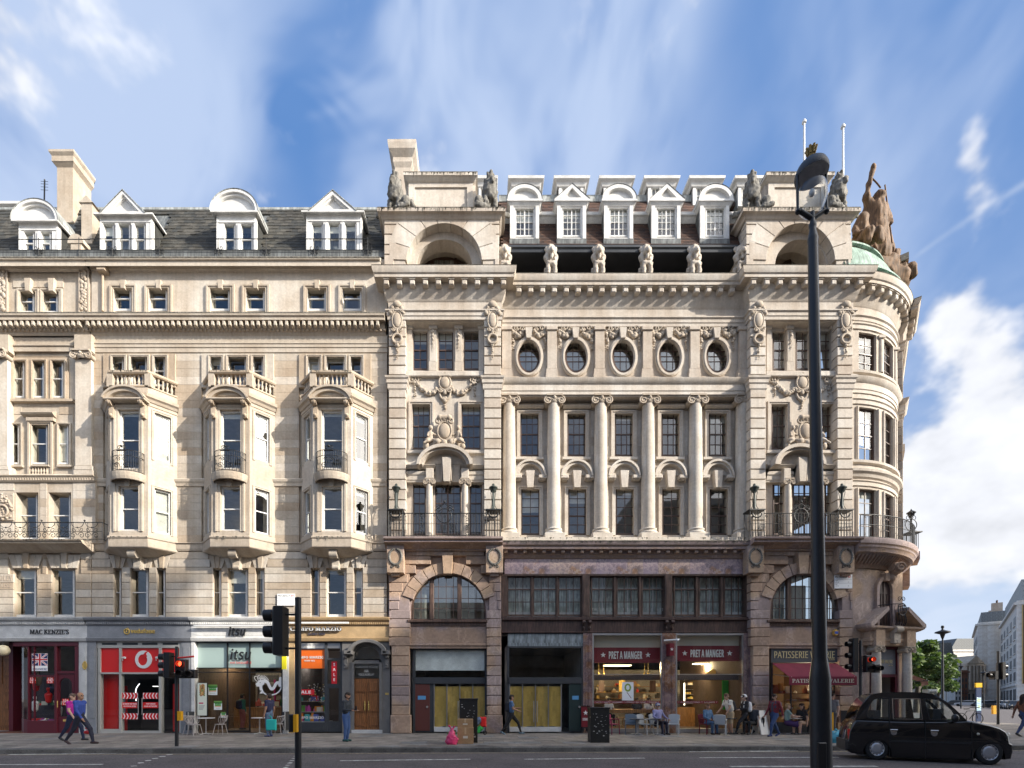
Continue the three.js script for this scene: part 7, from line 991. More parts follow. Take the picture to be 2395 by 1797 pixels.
// ---- sandwich shop, two bays
const star = (cx,cy,r,z)=>pp(Array.from({ length: 10 },(_,i)=>{ const a = Math.PI / 2 + i * Math.PI / 5,k = i % 2 ? r * .42 : r; return [cx + k * Math.cos(a),cy - k * Math.sin(a)]; }),z,z + .02);
{
const S = thing('shopfront','two-bay sandwich shopfront with dark red PRET A MANGER bands behind tall glass','shopfront',[X(1560),PAVE,0]);
for (const [a,b] of [[1364,1386],[1549,1581],[1740,1756]]) part(S,'marble_pier',[bx(a,1481,b,1716,-.2,.08,.01),bx(a + 6,1490,a + 9,1716,.08,.1),bx(b - 9,1490,b - 6,1716,.08,.1)],mat(.27,.19,.17,{ tex: veinTex,roughness: .2 }));
[[1386,1549,1515,1551],[1581,1740,1511,1547]].forEach(([a,b,y0,y1],i)=>{
part(S,'frame',[bx(a,1481,b,1486,-.2,.06),bx(a,1486,a + 3,1712,-.05,.04),bx(b - 3,1486,b,1712,-.05,.04),bx(a,1705,b,1714,-.2,.06),bx(a,1577,b,1578.5,0,.05)],M.steel); for (const [c,d] of [[1486,1578],[1578,1706]]) glassPart(S,a + 2,c,b - 2,d,.02);
part(S,'red_band',bx(a + 3,y0,b - 4,y1,-.4,-.35),M.pretRed); part(S,'lettering',lettersP('PRET A MANGER',a + 38 - i * 4,y0+9,a + 116 - i * 4,y1-9,-.35,.03),M.plasticWhite); for (const u of [25,130]) part(S,'star',star(a + u - i * 4,(y0 + y1)/2-.5,6.5,-.35),M.plasticWhite);
part(S,'window_strip',bx(a + 3,1640,b - (i ? 60 : 4),1646,.03,.034),M.pretRed); part(S,'lettering',lettersP(i ? '* CAPPUCCINO * SALADS *' : '* LATTE * SOUPS * CROISSANTS * COOKIES * HOT WRAPS * TOASTIES *',a + 5,1641.6,b - (i ? 62 : 8),1644.4,.035,.003,fontR),M.plasticWhite);
part(S,'pale_soffit',bx(a,1483,b,1486,-3,-.1),M.cream); part(S,'transom_rail',bx(a + 2,1579,b - 2,1591,-.6,-.5),mat(.12,.10,.10,{ roughness: .2,metalness: .5 }));
part(S,'wall_panel',bx(a + 2,1487,b - 2,y0,-.5,-.42),M.cream);
});
part(S,'interior',shopBox(1386,1740,1482,7,M.room),mat(.115,.075,.05,{ tex: plainTex })); part(S,'counter',[bx(1580,1655,1740,1712,-6,-5),bx(1388,1660,1550,1668,-1.6,-.4)],M.woodLight);
const wm = mat(.8,.8,.8); wm.emissive.setRGB(1,.85,.6); wm.emissiveIntensity = 1.6; for (const u of [1600,1632,1656,1679]) part(S,'shelf_light',bx(u,1598,u + 2.4,1650,-5.0,-4.95),wm);
for (let r = 0; r < 5; r++) { part(S,'shelf',bx(1606,1602 + r * 11,1700,1603 + r * 11,-5.6,-5.2),M.steel); goods(S,'packed_food',X(1608,-5.3),X(1700,-5.3),Y(1602 + r * 11,-5.3),-5.35,12,[M.gold,M.cream,mat(.2,.3,.08),M.card],.06,.17); }
for (let r = 0; r < 3; r++) { part(S,'shelf',bx(1392,1606 + r * 14,1545,1607 + r * 14,-6.2,-5.8),M.woodLight); goods(S,'packed_food',X(1394,-6),X(1544,-6),Y(1606 + r * 14,-6),-6,14,[M.gold,M.cream,M.red,M.card,mat(.05,.04,.03)],.08,.3); } for (const u of [1400,1412,1508,1516]) part(S,'pendant_lamp',[ball(X(u,-3),Y(1577,-3),-3,.07),rod([X(u,-3),Y(1577,-3),-3],[X(u,-3),Y(1540,-3),-3],.008)],M.gold); for (const [u,m] of [[1400,M.bronzeDark],[1448,M.gold],[1520,M.bronzeDark]]) part(S,'framed_picture',bx(u,1592,u + 14,1618,-4,-3.96),m);
part(S,'green_panel',bx(1690,1592,1724,1660,-1.4,-1.35),mat(.06,.42,.06)); part(S,'hanging_lamp_shade',[ball(X(1678,-3),Y(1575,-3),-3,.5,1,.55,1,16)],M.gold); part(S,'column',bx(1700,1578,1710,1712,-2.6,-2.4),M.bronzeDark);
lampIn(S,X(1444,-2.5),Y(1556,-2.5),-2.5,1.3,.4,9,[1,.75,.4]); lampIn(S,X(1650,-3.6),Y(1552,-3.6),-3.6,1.2,.4,12,[1,.78,.45]);
const poster = printed((c,w,h)=>{ c.fillStyle = '#dfe2e6'; c.fillRect(0,0,w,h); c.fillStyle = '#7d9b2c'; for (let i = 0; i < 26; i++) { const a = i * .75; c.beginPath(); c.ellipse(w * (.5+.22 * Math.cos(a)),h * (.3+.18 * Math.sin(a)),15,8,a,0,7); c.fill(); } c.strokeStyle = '#6b2a2a'; c.lineWidth = 9; c.beginPath(); c.moveTo(w * .42,h * .55); c.lineTo(w * .8,h * .88); c.stroke(); },192,300); part(S,'poster',panelP(1455,1596,1482,1639,.026),poster,{ keepUV: true });
part(S,'blade_sign',[bx(1567,1505,1577,1534,.08,.5)],M.pretRed); part(S,'sign_lamp',[rod([X(1553,.4),Y(1499,.4),.4],[X(1588,.4),Y(1497,.4),.5],.04),ball(X(1584,.5),Y(1498,.5),.5,.07)],M.plasticWhite); part(S,'star',star(1572,1519,4,.505),M.plasticWhite);
}
// ---- patisserie
{
const S = thing('shopfront','patisserie shopfront with grey PATISSERIE VALERIE fascia and lowered dark red awning','shopfront',[X(1885),PAVE,0]),x0 = 1804,x1 = 1963;
part(S,'fascia',bx(x0,1506,x1,1550,-.2,.14),mat(.075,.08,.088,{ roughness: .5 })); part(S,'lettering',[lettersP('PATISSERIE VALERIE',1811,1524,1952,1540,.14,.02,fontR),lettersP('EST 1926',1927,1540,1952,1545,.14,.015,fontR)],mat(.62,.52,.28));
const aw = M.maroon,ay0 = Y(1552,.15),zf = 1.35,ay1 = Y(1583,zf),awm = mat(.22,.02,.045,{ tex: plainTex,roughness: .8 }); const xa = X(1808,.2),xb = X(1958,.2); part(S,'awning',[quads([[[xa,ay1,zf],[xb,ay1,zf],[xb,ay0,.16],[xa,ay0,.16]],[[xb,ay1-.02,zf],[xa,ay1-.02,zf],[xa,ay0-.02,.16],[xb,ay0-.02,.16]]]),mb(xa,xb,ay1-.36,ay1,zf - .01,zf)],awm); part(S,'awning_arm',[rod([xa + .1,ay0-.5,.1],[xa + .1,ay1-.02,zf],.02),rod([xb - .1,ay0-.5,.1],[xb - .1,ay1-.02,zf],.02)],M.steel); part(S,'lettering',letters('PATISSERIE  VALERIE',xa + .12,xb - .12,ay1-.26,ay1-.1,zf,.004,fontS),M.cream);
part(S,'frame',[bx(x0,1548,x0+4,1716,-.2,.05),bx(x1-4,1548,x1,1716,-.2,.05),bx(x0,1690,x1,1716,-.2,.05),bx(1850,1552,1852,1690,-.05,.03)],M.anthracite); glassPart(S,x0+3,1552,1850,1690,0); glassPart(S,1852,1552,x1-3,1690,0);
part(S,'interior',shopBox(x0,x1,1510,4,M.room),mat(.2,.13,.08)); const cakes = [M.cream,mat(.4,.2,.06),mat(.2,.06,.03),M.gold,mat(.5,.25,.2)];
for (let r = 0; r < 4; r++) { const y = 1622 + r * 18; part(S,'shelf',bx(x0+4,y,x1-4,y + 1.5,-1.0,-.3),M.woodLight); goods(S,'cake',X(x0+6,-.5),X(x1-6,-.5),Y(y,-.5),-.6,16,cakes,.06,r ? .16 : .45); }
for (let i = 0; i < 3; i++) part(S,'tiered_cake',[0,1,2].map((k)=>lathe([[0,0],[.26 - k * .07,0],[.26 - k * .07,.16],[0,.16]],X(1944 - i * 20,-.4),Y(1620,-.4) + k * .17,-.45,16)),M.plasticWhite); lampIn(S,X(1885,-1),Y(1590,-1),-.8,1.6,.15,5,[1,.8,.5]);
const bell = thing('alarm_box','small hexagonal yellow alarm box on the pink marble above the patisserie','alarm box',[X(1957,.25),Y(1480,.25),.25]); part(bell,'case',[pp(Array.from({ length: 6 },(_,i)=>[1957+6 * Math.sin(i * Math.PI / 3),1480-8 * Math.cos(i * Math.PI / 3)]),.18,.32,[],.02)],mat(.6,.36,.08)); part(bell,'badge',bx(1953,1477,1961,1483,.32,.326),mat(.05,.1,.4));
}
// ---- street name plates
const plate = (label,x0,y0,x1,y1,z,extra)=>{ const p = thing('street_sign',label,'street sign',[X(x0,z),Y(y1,z),z]); part(p,'board',bx(x0,y0,x1,y1,z - .02,z),M.white); part(p,'print',panelP(x0+.3,y0+.3,x1-.3,y1-.3,z + .004),printed((c,w,h)=>{ c.fillStyle = '#f3f3f1'; c.fillRect(0,0,w,h); c.fillStyle = '#111'; c.font = 'bold 50px sans-serif'; c.fillText('PICCADILLY',14,62,w * .68); c.fillStyle = '#c0202a'; c.fillText('W1',w * .76,62,w * .2); c.fillStyle = '#444'; c.fillRect(10,84,w - 20,3); c.font = '24px sans-serif'; c.fillText('EVEN',14,116); c.fillText('2 TO 40',14,146); c.fillText('ODD',14,186); c.fillText('1 TO 39',14,216); c.fillText('PP',w * .75,146); c.fillText('PP',w * .75,216); c.fillRect(10,154,w - 20,3); },400,250),{ keepUV: true }); void extra; };
plate('white PICCADILLY W1 street name plate on the bay-windowed building',648,1389,690,1417,.22); plate('white PICCADILLY W1 street name plate on the pink corner pier',1952,1344,1994,1377,.36);
// ---------------------------------------------------------------- houses across the street, behind the viewpoint: they shade the shops and show in the glass
function across(x0,x1,h,label,m,o = {}) {
const g = thing('building_opposite',label,'building',[(x0 + x1)/2,0,30]),z0 = 30,z1 = 44,q = [],wins = [];
part(g,'wall',o.slant ? prism([[x0,0],[x1,0],[x1,h],[x0 + o.slant,h],[x0,h - (o.fall ?? 3)]],z0+.2,z1) : mb(x0,x1,0,h,z0+.2,z1),m);
const P = new Pieces(g,'window'),n = Math.max(2,Math.floor((x1 - x0)/3.2)),fl = Math.floor((h - 6)/3.6);
for (let f = 0; f < fl; f++) for (let i = 0; i < n; i++) { const x = lerp(x0,x1,(i + .5) / n),y = 6 + f * 3.6; P.add(mb(x - .65,x + .65,y,y + 2.2,z0+.12,z0+.19),wd,1); }
P.flush(); part(g,'cornice',[mb(x0,x1,h - 1,h - .6,z0-.4,z0+.2),mb(x0,x1,5,5.3,z0-.2,z0+.2)],m); part(g,'shop_window',Array.from({ length: n },(_,i)=>mb(lerp(x0,x1,(i + .12) / n),lerp(x0,x1,(i + .88) / n),.6,3.8,z0+.1,z0+.19)),wd); void q; void wins;
}
const wd = mat(.05,.055,.06,{ roughness: .45 }),om = [st(.60,.54,.46),st(.52,.44,.37),st(.66,.61,.54)];
across(-70,-10,9,'low stone church range across the street at the far left, behind the viewpoint',om[2]); across(-10,17,12,'low brown house straight across the street, behind the viewpoint',om[1]); across(17,34,23.5,'pale house across the street, to the right behind the viewpoint',om[2]);
across(34,40,36.2,'narrow tall house across the street in the right-hand row',om[0]); across(40,44.6,38.4,'narrow house with the tall party wall across the street',om[1]); across(44.6,57.5,34.2,'wide house with the lower roof across the street',om[2]); across(57.5,110,39.2,'long tall hotel block across the street at the far right',om[0],{ slant: 3,fall: 3.4 });
// ---------------------------------------------------------------- people
const SKIN = [.42,.25,.17],skinTones = [[.42,.25,.17],[.34,.19,.12],[.48,.30,.22]];
const bodyMat = new THREE.MeshStandardMaterial({ vertexColors: true,roughness: .85 });
// o: at [x, y, z], turn, top/legs/shoes/hair colours, sleeve 'long' | 'short', pose, bag, cap ...
function person(label,o) {
const skin = o.skin ?? pick(skinTones),C = [skin,o.top,o.legs,o.shoes ?? [.03,.03,.03],o.hair ?? [.03,.02,.015],o.bag ?? [.02,.02,.025],[.02,.02,.02],o.inner ?? o.top],B = [],sit = o.pose === 'sit',walk = o.walk ?? 0,hy = sit ? .5 : .92 - walk * .05,lean = o.lean ?? 0,w = o.female ? .88 : 1;
const add = (a,ra,b,rb,c)=>B.push([...a,ra,...b,rb,c]);
const sh = (s)=>[s * .175 * w,hy + .5,lean * .5],nk = [0,hy + .57,lean * .56],hd = [(o.look ?? 0)*.02,hy + .71,lean * .68+.025];
add([0,hy + .02,0],.125,[0,hy + .14,lean * .12],.12 * w,2); add([-.05,hy + .17,lean * .16],.12 * w,[-.06 * w,hy + .4,lean * .4],.125 * w,1); add([.05,hy + .17,lean * .16],.12 * w,[.06 * w,hy + .4,lean * .4],.125 * w,1); add(sh(-1),.075 * w,sh(1),.075 * w,1); if (o.inner) add([0,hy + .2,lean * .2+.07],.075,[0,hy + .45,lean * .45+.06],.075,7);
add(nk,.055,[hd[0],hd[1]-.06,hd[2]-.02],.052,0); add([hd[0],hd[1]-.05,hd[2]+.015],.068,[hd[0],hd[1]+.04,hd[2]-.01],.088,0); add([hd[0],hd[1]-.012,hd[2]+.09],.014,[hd[0],hd[1]+.02,hd[2]+.08],.01,0); add([hd[0],hd[1]-.085,hd[2]+.05],.035,[hd[0],hd[1]-.08,hd[2]+.055],.035,o.beard ? 4 : 0);
for (const s of [-1,1]) { add([hd[0] + s * .088,hd[1]-.01,hd[2]-.005],.016,[hd[0] + s * .09,hd[1]+.025,hd[2]-.01],.018,0); add([hd[0] + s * .035,hd[1]+.02,hd[2]+.075],.012,[hd[0] + s * .04,hd[1]+.02,hd[2]+.074],.012,6); }
add([hd[0]-.02,hd[1]-.05,hd[2]+.082],.008,[hd[0]+.02,hd[1]-.05,hd[2]+.082],.008,o.beard ? 4 : 0);
if (!o.bald) { add([hd[0],hd[1]+.055,hd[2]-.02],.09,[hd[0],hd[1]+.0,hd[2]-.045],.085,4); add([hd[0]-.03,hd[1]+.075,hd[2]+.03],.055,[hd[0]+.03,hd[1]+.075,hd[2]+.03],.055,4); } if (o.long) { add([hd[0],hd[1],hd[2]-.06],.085,[hd[0],hd[1]-.26,hd[2]-.08],.075,4); add([hd[0]+.06,hd[1],hd[2]-.02],.05,[hd[0]+.09,hd[1]-.22,hd[2]+.02],.04,4); }
const hands = [];
for (const s of [-1,1]) {
let kn,an; const f = s > 0 ? walk : -walk;
if (sit) { kn = [s * .12,hy + .02,.42]; an = [s * .12+(o.cross ?? 0)*.1,.09,.42+(o.cross ? -.1 : .04)]; } else { kn = [s * .085,.5,f * .2+(f > 0 ? .1 : .05)]; an = [s * .08,f < 0 ? .15 : .085,f * .42]; }
const bare = o.shorts ? 0 : 2; add([s * .085,hy - .02,.01],.098 * w,kn,.068,2); add(kn,.062,lerp3(kn,an,.45),.058,bare); add(lerp3(kn,an,.45),.056,an,.04,bare); const dn = !sit && f < 0 ? .1 : 0; add([an[0],an[1]-.035,an[2]-.05 + dn * .2],.042,[an[0] + s * .015,an[1]-.045 - dn,an[2]+.14],.036,3);
if (o.skirt) add([s * .06,hy,.02],.13,sit ? [s * .1,hy - .1,.4] : [s * .08,.5,0],.12,2);
const S = sh(s),arm = (o.arms ?? [])[s < 0 ? 0 : 1],E = arm ? [S[0] + arm[0],S[1] + arm[1],S[2] + arm[2]] : [S[0] + s * .055,S[1]-.28,S[2] - f * .12-.02],Wr = arm ? [S[0] + arm[3],S[1] + arm[4],S[2] + arm[5]] : [S[0] + s * .07,S[1]-.52,S[2] - f * .26+.04];
const fc = o.sleeve === 'short' ? 0 : 1; add(S,.06 * w,lerp3(S,E,.6),.052,1); add(lerp3(S,E,.6),.047,E,.043,fc); add(E,.042,Wr,.029,fc); const dx = Wr.map((v,i)=>v - E[i]),L = Math.hypot(...dx),u = dx.map((v)=>v / L),pm = Wr.map((v,i)=>v + u[i]*.06); add(Wr,.027,pm,.034,0);
const sd = [u[2],0,-u[0]]; if (Math.hypot(...sd) < .3) { sd[0] = 0; sd[2] = 1; } for (let k = 0; k < 5; k++) { const q = k === 4 ? -.032 : (k - 1.5)*.017,len = [.07,.08,.075,.058,.05][k],a = pm.map((v,i)=>v + sd[i] * q + u[i]*(k === 4 ? -.02 : .012)),m = a.map((v,i)=>v + u[i] * len * .55+(k === 4 ? sd[i]*-.02 : 0)),e = m.map((v,i)=>v + u[i] * len * .35+(i === 2 ? .018 : 0)); hands.push(rod(a,m,.0105,.0095,6),rod(m,e,.0095,.007,6)); }
}
if (o.pack) { add([-.06,hy + .2,-.17 + lean * .2],.11,[-.05,hy + .44,-.17 + lean * .4],.1,5); add([.06,hy + .2,-.17 + lean * .2],.11,[.05,hy + .44,-.17 + lean * .4],.1,5); for (const s of [-1,1]) add([s * .11,hy + .53,lean * .5+.05],.03,[s * .12,hy + .3,lean * .3+.1],.025,5); }
if (o.cross_bag) { add([.16,hy + .02,-.08],.08,[.1,hy + .2,-.12],.07,5); add([-.12,hy + .52,.04],.02,[.12,hy + .1,-.1],.02,5); }
if (o.cap) { add([hd[0],hd[1]+.07,hd[2]-.01],.092,[hd[0],hd[1]+.05,hd[2]-.02],.095,5); add([hd[0]-.03,hd[1]+.05,hd[2]+.11],.02,[hd[0]+.03,hd[1]+.05,hd[2]+.11],.02,5); }
const C2 = C.slice(); if (o.cap) C2[5] = o.cap;
const g = smooth(B,.0165,.022,{ colors: C2 }),h = join(hands); h.setAttribute('color',new THREE.BufferAttribute(new Float32Array(h.attributes.position.count * 3).map((_,i)=>skin[i % 3]),3));
const all = join([flat(g),h]),k = o.size ?? 1; all.scale(k,k,k); const m = new THREE.Mesh(all,bodyMat); m.name = numbered('person'); m.userData = { label,category: 'person' }; if (o.group) m.userData.group = o.group; m.position.set(...o.at); m.rotation.y = o.turn ?? 0; m.castShadow = m.receiveShadow = true; scene.add(m); return m;
}
const lerp3 = (a,b,t)=>a.map((v,i)=>lerp(v,b[i],t));
const stand = (px,py)=>{ const d = Math.min(21.15,(EYE - PAVE) * FOC / (py - PY0)); return [(px - PX0) * d / FOC,PAVE,DIST - d]; },R90 = Math.PI / 2;
const navy = [.012,.018,.05],jean = [.03,.06,.15],blk = [.012,.012,.014];
person('man in a magenta shirt and navy trousers striding past the knitwear shop',{ at: stand(168,1733),turn: R90,top: [.36,.012,.24],sleeve: 'short',legs: navy,walk: .85,hair: [.12,.08,.06] });
const manBlue = person('bald man in a blue long-sleeved shirt striding in front of the magenta shirt',{ at: stand(186,1741),turn: R90,top: [.035,.07,.3],legs: [.02,.022,.04],walk: .9,bald: 1,size: 1.02,shoes: [.05,.03,.03] });
person('man in a navy T-shirt and faded jeans standing before the sushi shop',{ at: stand(630,1724),turn: -1.9,top: [.02,.022,.06],sleeve: 'short',legs: [.10,.15,.24],shoes: [.05,.06,.14] });
person('bearded man in a dark jacket looking at his phone by the oak door',{ at: stand(809,1735),turn: R90*.8,top: [.03,.036,.045],legs: [.05,.1,.24],shoes: [.02,.07,.06],cross_bag: 1,lean: .08,beard: 1,arms: [[-.05,-.27,.02,.04,-.3,.28],[.05,-.27,.02,-.02,-.3,.28]] });
person('man in a blue T-shirt with a dark backpack striding past gold paper doors',{ at: stand(1196,1717),turn: R90,top: [.07,.14,.27],sleeve: 'short',legs: blk,walk: 1,pack: 1,shoes: [.14,.2,.24],arms: [[-.05,-.26,.06,-.02,-.36,.3],[.05,-.25,.1,.02,-.24,.34]] });
person('seated man in a blue cap and maroon gilet over a lilac shirt',{ at: stand(1538,1708),turn: .35,pose: 'sit',top: [.24,.24,.42],inner: [.26,.25,.45],sleeve: 'long',legs: [.02,.02,.04],cap: [.03,.06,.22],beard: 1,hair: [.5,.48,.45],arms: [[-.1,-.22,.08,.0,-.34,.26],[.12,-.22,.08,.22,-.34,.2]] });
person('seated woman in a denim jacket with brown hair outside the sandwich shop',{ at: stand(1655,1706),turn: .25,pose: 'sit',female: 1,top: [.09,.17,.28],legs: [.05,.10,.19],hair: [.12,.05,.02],cross: 1,arms: [[-.06,-.24,.06,.08,-.34,.22],[.06,-.24,.06,-.04,-.36,.24]] });
person('man in a white T-shirt and beige shorts leaning over the cafe table',{ at: stand(1709,1707),turn: -1.3,top: [.62,.60,.55],sleeve: 'short',legs: [.42,.32,.2],shorts: 1,lean: .3,pack: 1,hair: [.12,.07,.04],arms: [[-.05,-.26,.1,-.02,-.42,.3],[.05,-.25,.1,.02,-.45,.2]] });
person('man in a white cap and black tracksuit striding to the left',{ at: stand(1742,1717),turn: -R90,top: [.016,.017,.022],legs: [.014,.014,.018],walk: 1,cap: [.7,.7,.7],pack: 1,arms: [[-.05,-.25,.08,.02,-.3,.3],[.05,-.25,.06,0,-.3,.3]] });
person('person in a dark top seated at the table beside the rusticated pier',{ at: stand(1762,1708),turn: -1.1,pose: 'sit',top: [.05,.05,.06],legs: blk,sleeve: 'short' });
person('bearded man in a navy and red jacket with a backpack walking left',{ at: stand(1812,1723),turn: -1.25,top: [.17,.02,.03],inner: [.07,.06,.08],legs: jean,walk: .75,pack: 1,beard: 1,shoes: [.02,.03,.1],bag: [.03,.06,.1] });
person('fair-haired woman in a purple skirt seated at the patisserie table',{ at: stand(1842,1707),turn: 1.2,pose: 'sit',female: 1,skirt: 1,top: [.2,.3,.28],legs: [.05,.02,.09],hair: [.35,.22,.1],sleeve: 'short',arms: [[-.05,-.2,.15,.02,-.22,.38],[.05,-.22,.12,0,-.28,.34]] });
person('dark long-haired woman in a black top seated at the patisserie table',{ at: stand(1876,1706),turn: -1.0,pose: 'sit',female: 1,long: 1,top: blk,legs: [.30,.2,.14],sleeve: 'short',hair: [.03,.015,.01],shorts: 1 });
person('man in a black coat walking behind the lamp post',{ at: stand(1905,1712),turn: -R90,top: [.02,.02,.028],legs: blk,walk: .8 });
person('man in a grey T-shirt standing by the cardboard boxes',{ at: stand(1948,1704),turn: -1.2,top: [.2,.19,.19],sleeve: 'short',legs: [.1,.09,.09] });
person('woman in a brown top at the right edge of the picture',{ at: stand(2394,1723),turn: R90,female: 1,long: 1,top: [.16,.07,.04],legs: [.04,.06,.14],walk: .8 });
person('person in a green top standing inside the sushi shop',{ at: [X(566,-2.2),PAVE + .02,-2.2],turn: 2.6,top: [.05,.2,.13],legs: [.3,.1,.09],pack: 1 });
for (const [px,c,l] of [[1424,[.5,.5,.48],'child in a white top seated behind the sandwich shop window'],[1489,[.03,.03,.035],'man in black seated behind the sandwich shop poster'],[1517,[.55,.53,.5],'dark-haired woman in a white top seated behind the sandwich shop glass']]) person(l,{ at: [X(px,-.9),PAVE + .25,-.9],pose: 'sit',female: px !== 1489,long: px === 1517,top: c,legs: blk,sleeve: 'short',arms: [[-.06,-.24,.1,.04,-.3,.26],[.06,-.24,.1,-.04,-.3,.26]] });
person('shop assistant in a blue shirt behind the sandwich counter',{ at: [X(1655,-4.4),PAVE,-4.4],turn: 0,top: [.1,.2,.35],legs: blk });
// things in their hands
function bagThing(name,label,cat,at,w,h,d,m,handle) { const g = thing(name,label,cat,at); part(g,'sack',smooth([[at[0] - w * .25,at[1] + h * .3,at[2],w * .25,at[0] + w * .25,at[1] + h * .3,at[2],w * .25],[at[0] - w * .2,at[1] + h * .7,at[2],w * .18,at[0] + w * .2,at[1] + h * .7,at[2],w * .18]],.02,.05,{ rough: .02,freq: 14 }).scale(1,1,1),m); if (handle) part(g,'handle',tor(at[0],at[1] + h * .85,at[2],w * .22,.012,1.3,Math.PI),m); return g; }
{ const p = stand(187,1741); bagThing('carrier_bag','red plastic carrier bag in the blue-shirted man\'s hand','bag',[p[0]+.02,.42,p[2]-.3],.26,.36,.12,M.red,1); const q = stand(637,1724),g = thing('tote_bag','teal tote bag carried by the man in the navy T-shirt','bag',[q[0],.42,q[2]+.12]); part(g,'sack',mb(q[0]-.2,q[0]+.2,.42,.86,q[2]+.07,q[2]+.17,.03),mat(.02,.42,.38)); part(g,'handle',[tor(q[0]-.08,.86,q[2]+.12,.1,.014,1.4,Math.PI)],mat(.02,.42,.38)); const f = stand(815,1735); solo('phone','mobile phone in the hands of the man in the dark jacket','phone',mb(f[0]+.26,f[0]+.3,1.28,1.42,f[2]-.02,f[2]+.06),M.black,{ at: [f[0]+.28,1.28,f[2]] }); }
// ---------------------------------------------------------------- cafe furniture
function tableAt(label,x,z,h,r,m,g) { const t = thing('cafe_table',label,'table',[x,PAVE,z],g); part(t,'table_top',lathe([[0,h - .03],[r,h - .03],[r,h],[0,h]],x,PAVE,z,24),m); part(t,'stem',rod([x,PAVE + .03,z],[x,PAVE + h - .03,z],.028),M.steel); part(t,'foot',[0,1,2,3].map((k)=>rod([x,PAVE + .06,z],[x + .26 * Math.cos(k * R90+.6),PAVE + .015,z + .26 * Math.sin(k * R90+.6)],.02,.014,6)),M.steel); return t; }
function armchair(label,x,z,ry,m) { const c = thing('cafe_chair',label,'chair',[x,PAVE,z],'plastic armchairs outside the sandwich shop'),L = (g)=>{ g.rotateY(ry); g.translate(x,PAVE,z); return g; }; part(c,'seat',L(mb(-.23,.23,.42,.46,-.22,.24,.03)),m); part(c,'backrest',L(prism([[-.2,.46],[.2,.46],[.24,.84],[.12,.88],[-.12,.88],[-.24,.84]],-.03,.015,[],.01).rotateX(-.16).translate(0,0,-.16)),m); for (const [a,b] of [[-.22,-.2],[.22,-.2],[-.22,.22],[.22,.22]]) part(c,'leg',L(rod([a,0,b * 1.1],[a * .96,b > 0 ? .64 : .44,b],.02)),m); for (const s of [-1,1]) part(c,'armrest',L(tube([[s * .22,.62,-.24],[s * .25,.66,-.05],[s * .22,.64,.22]],.024)),m); return c; }
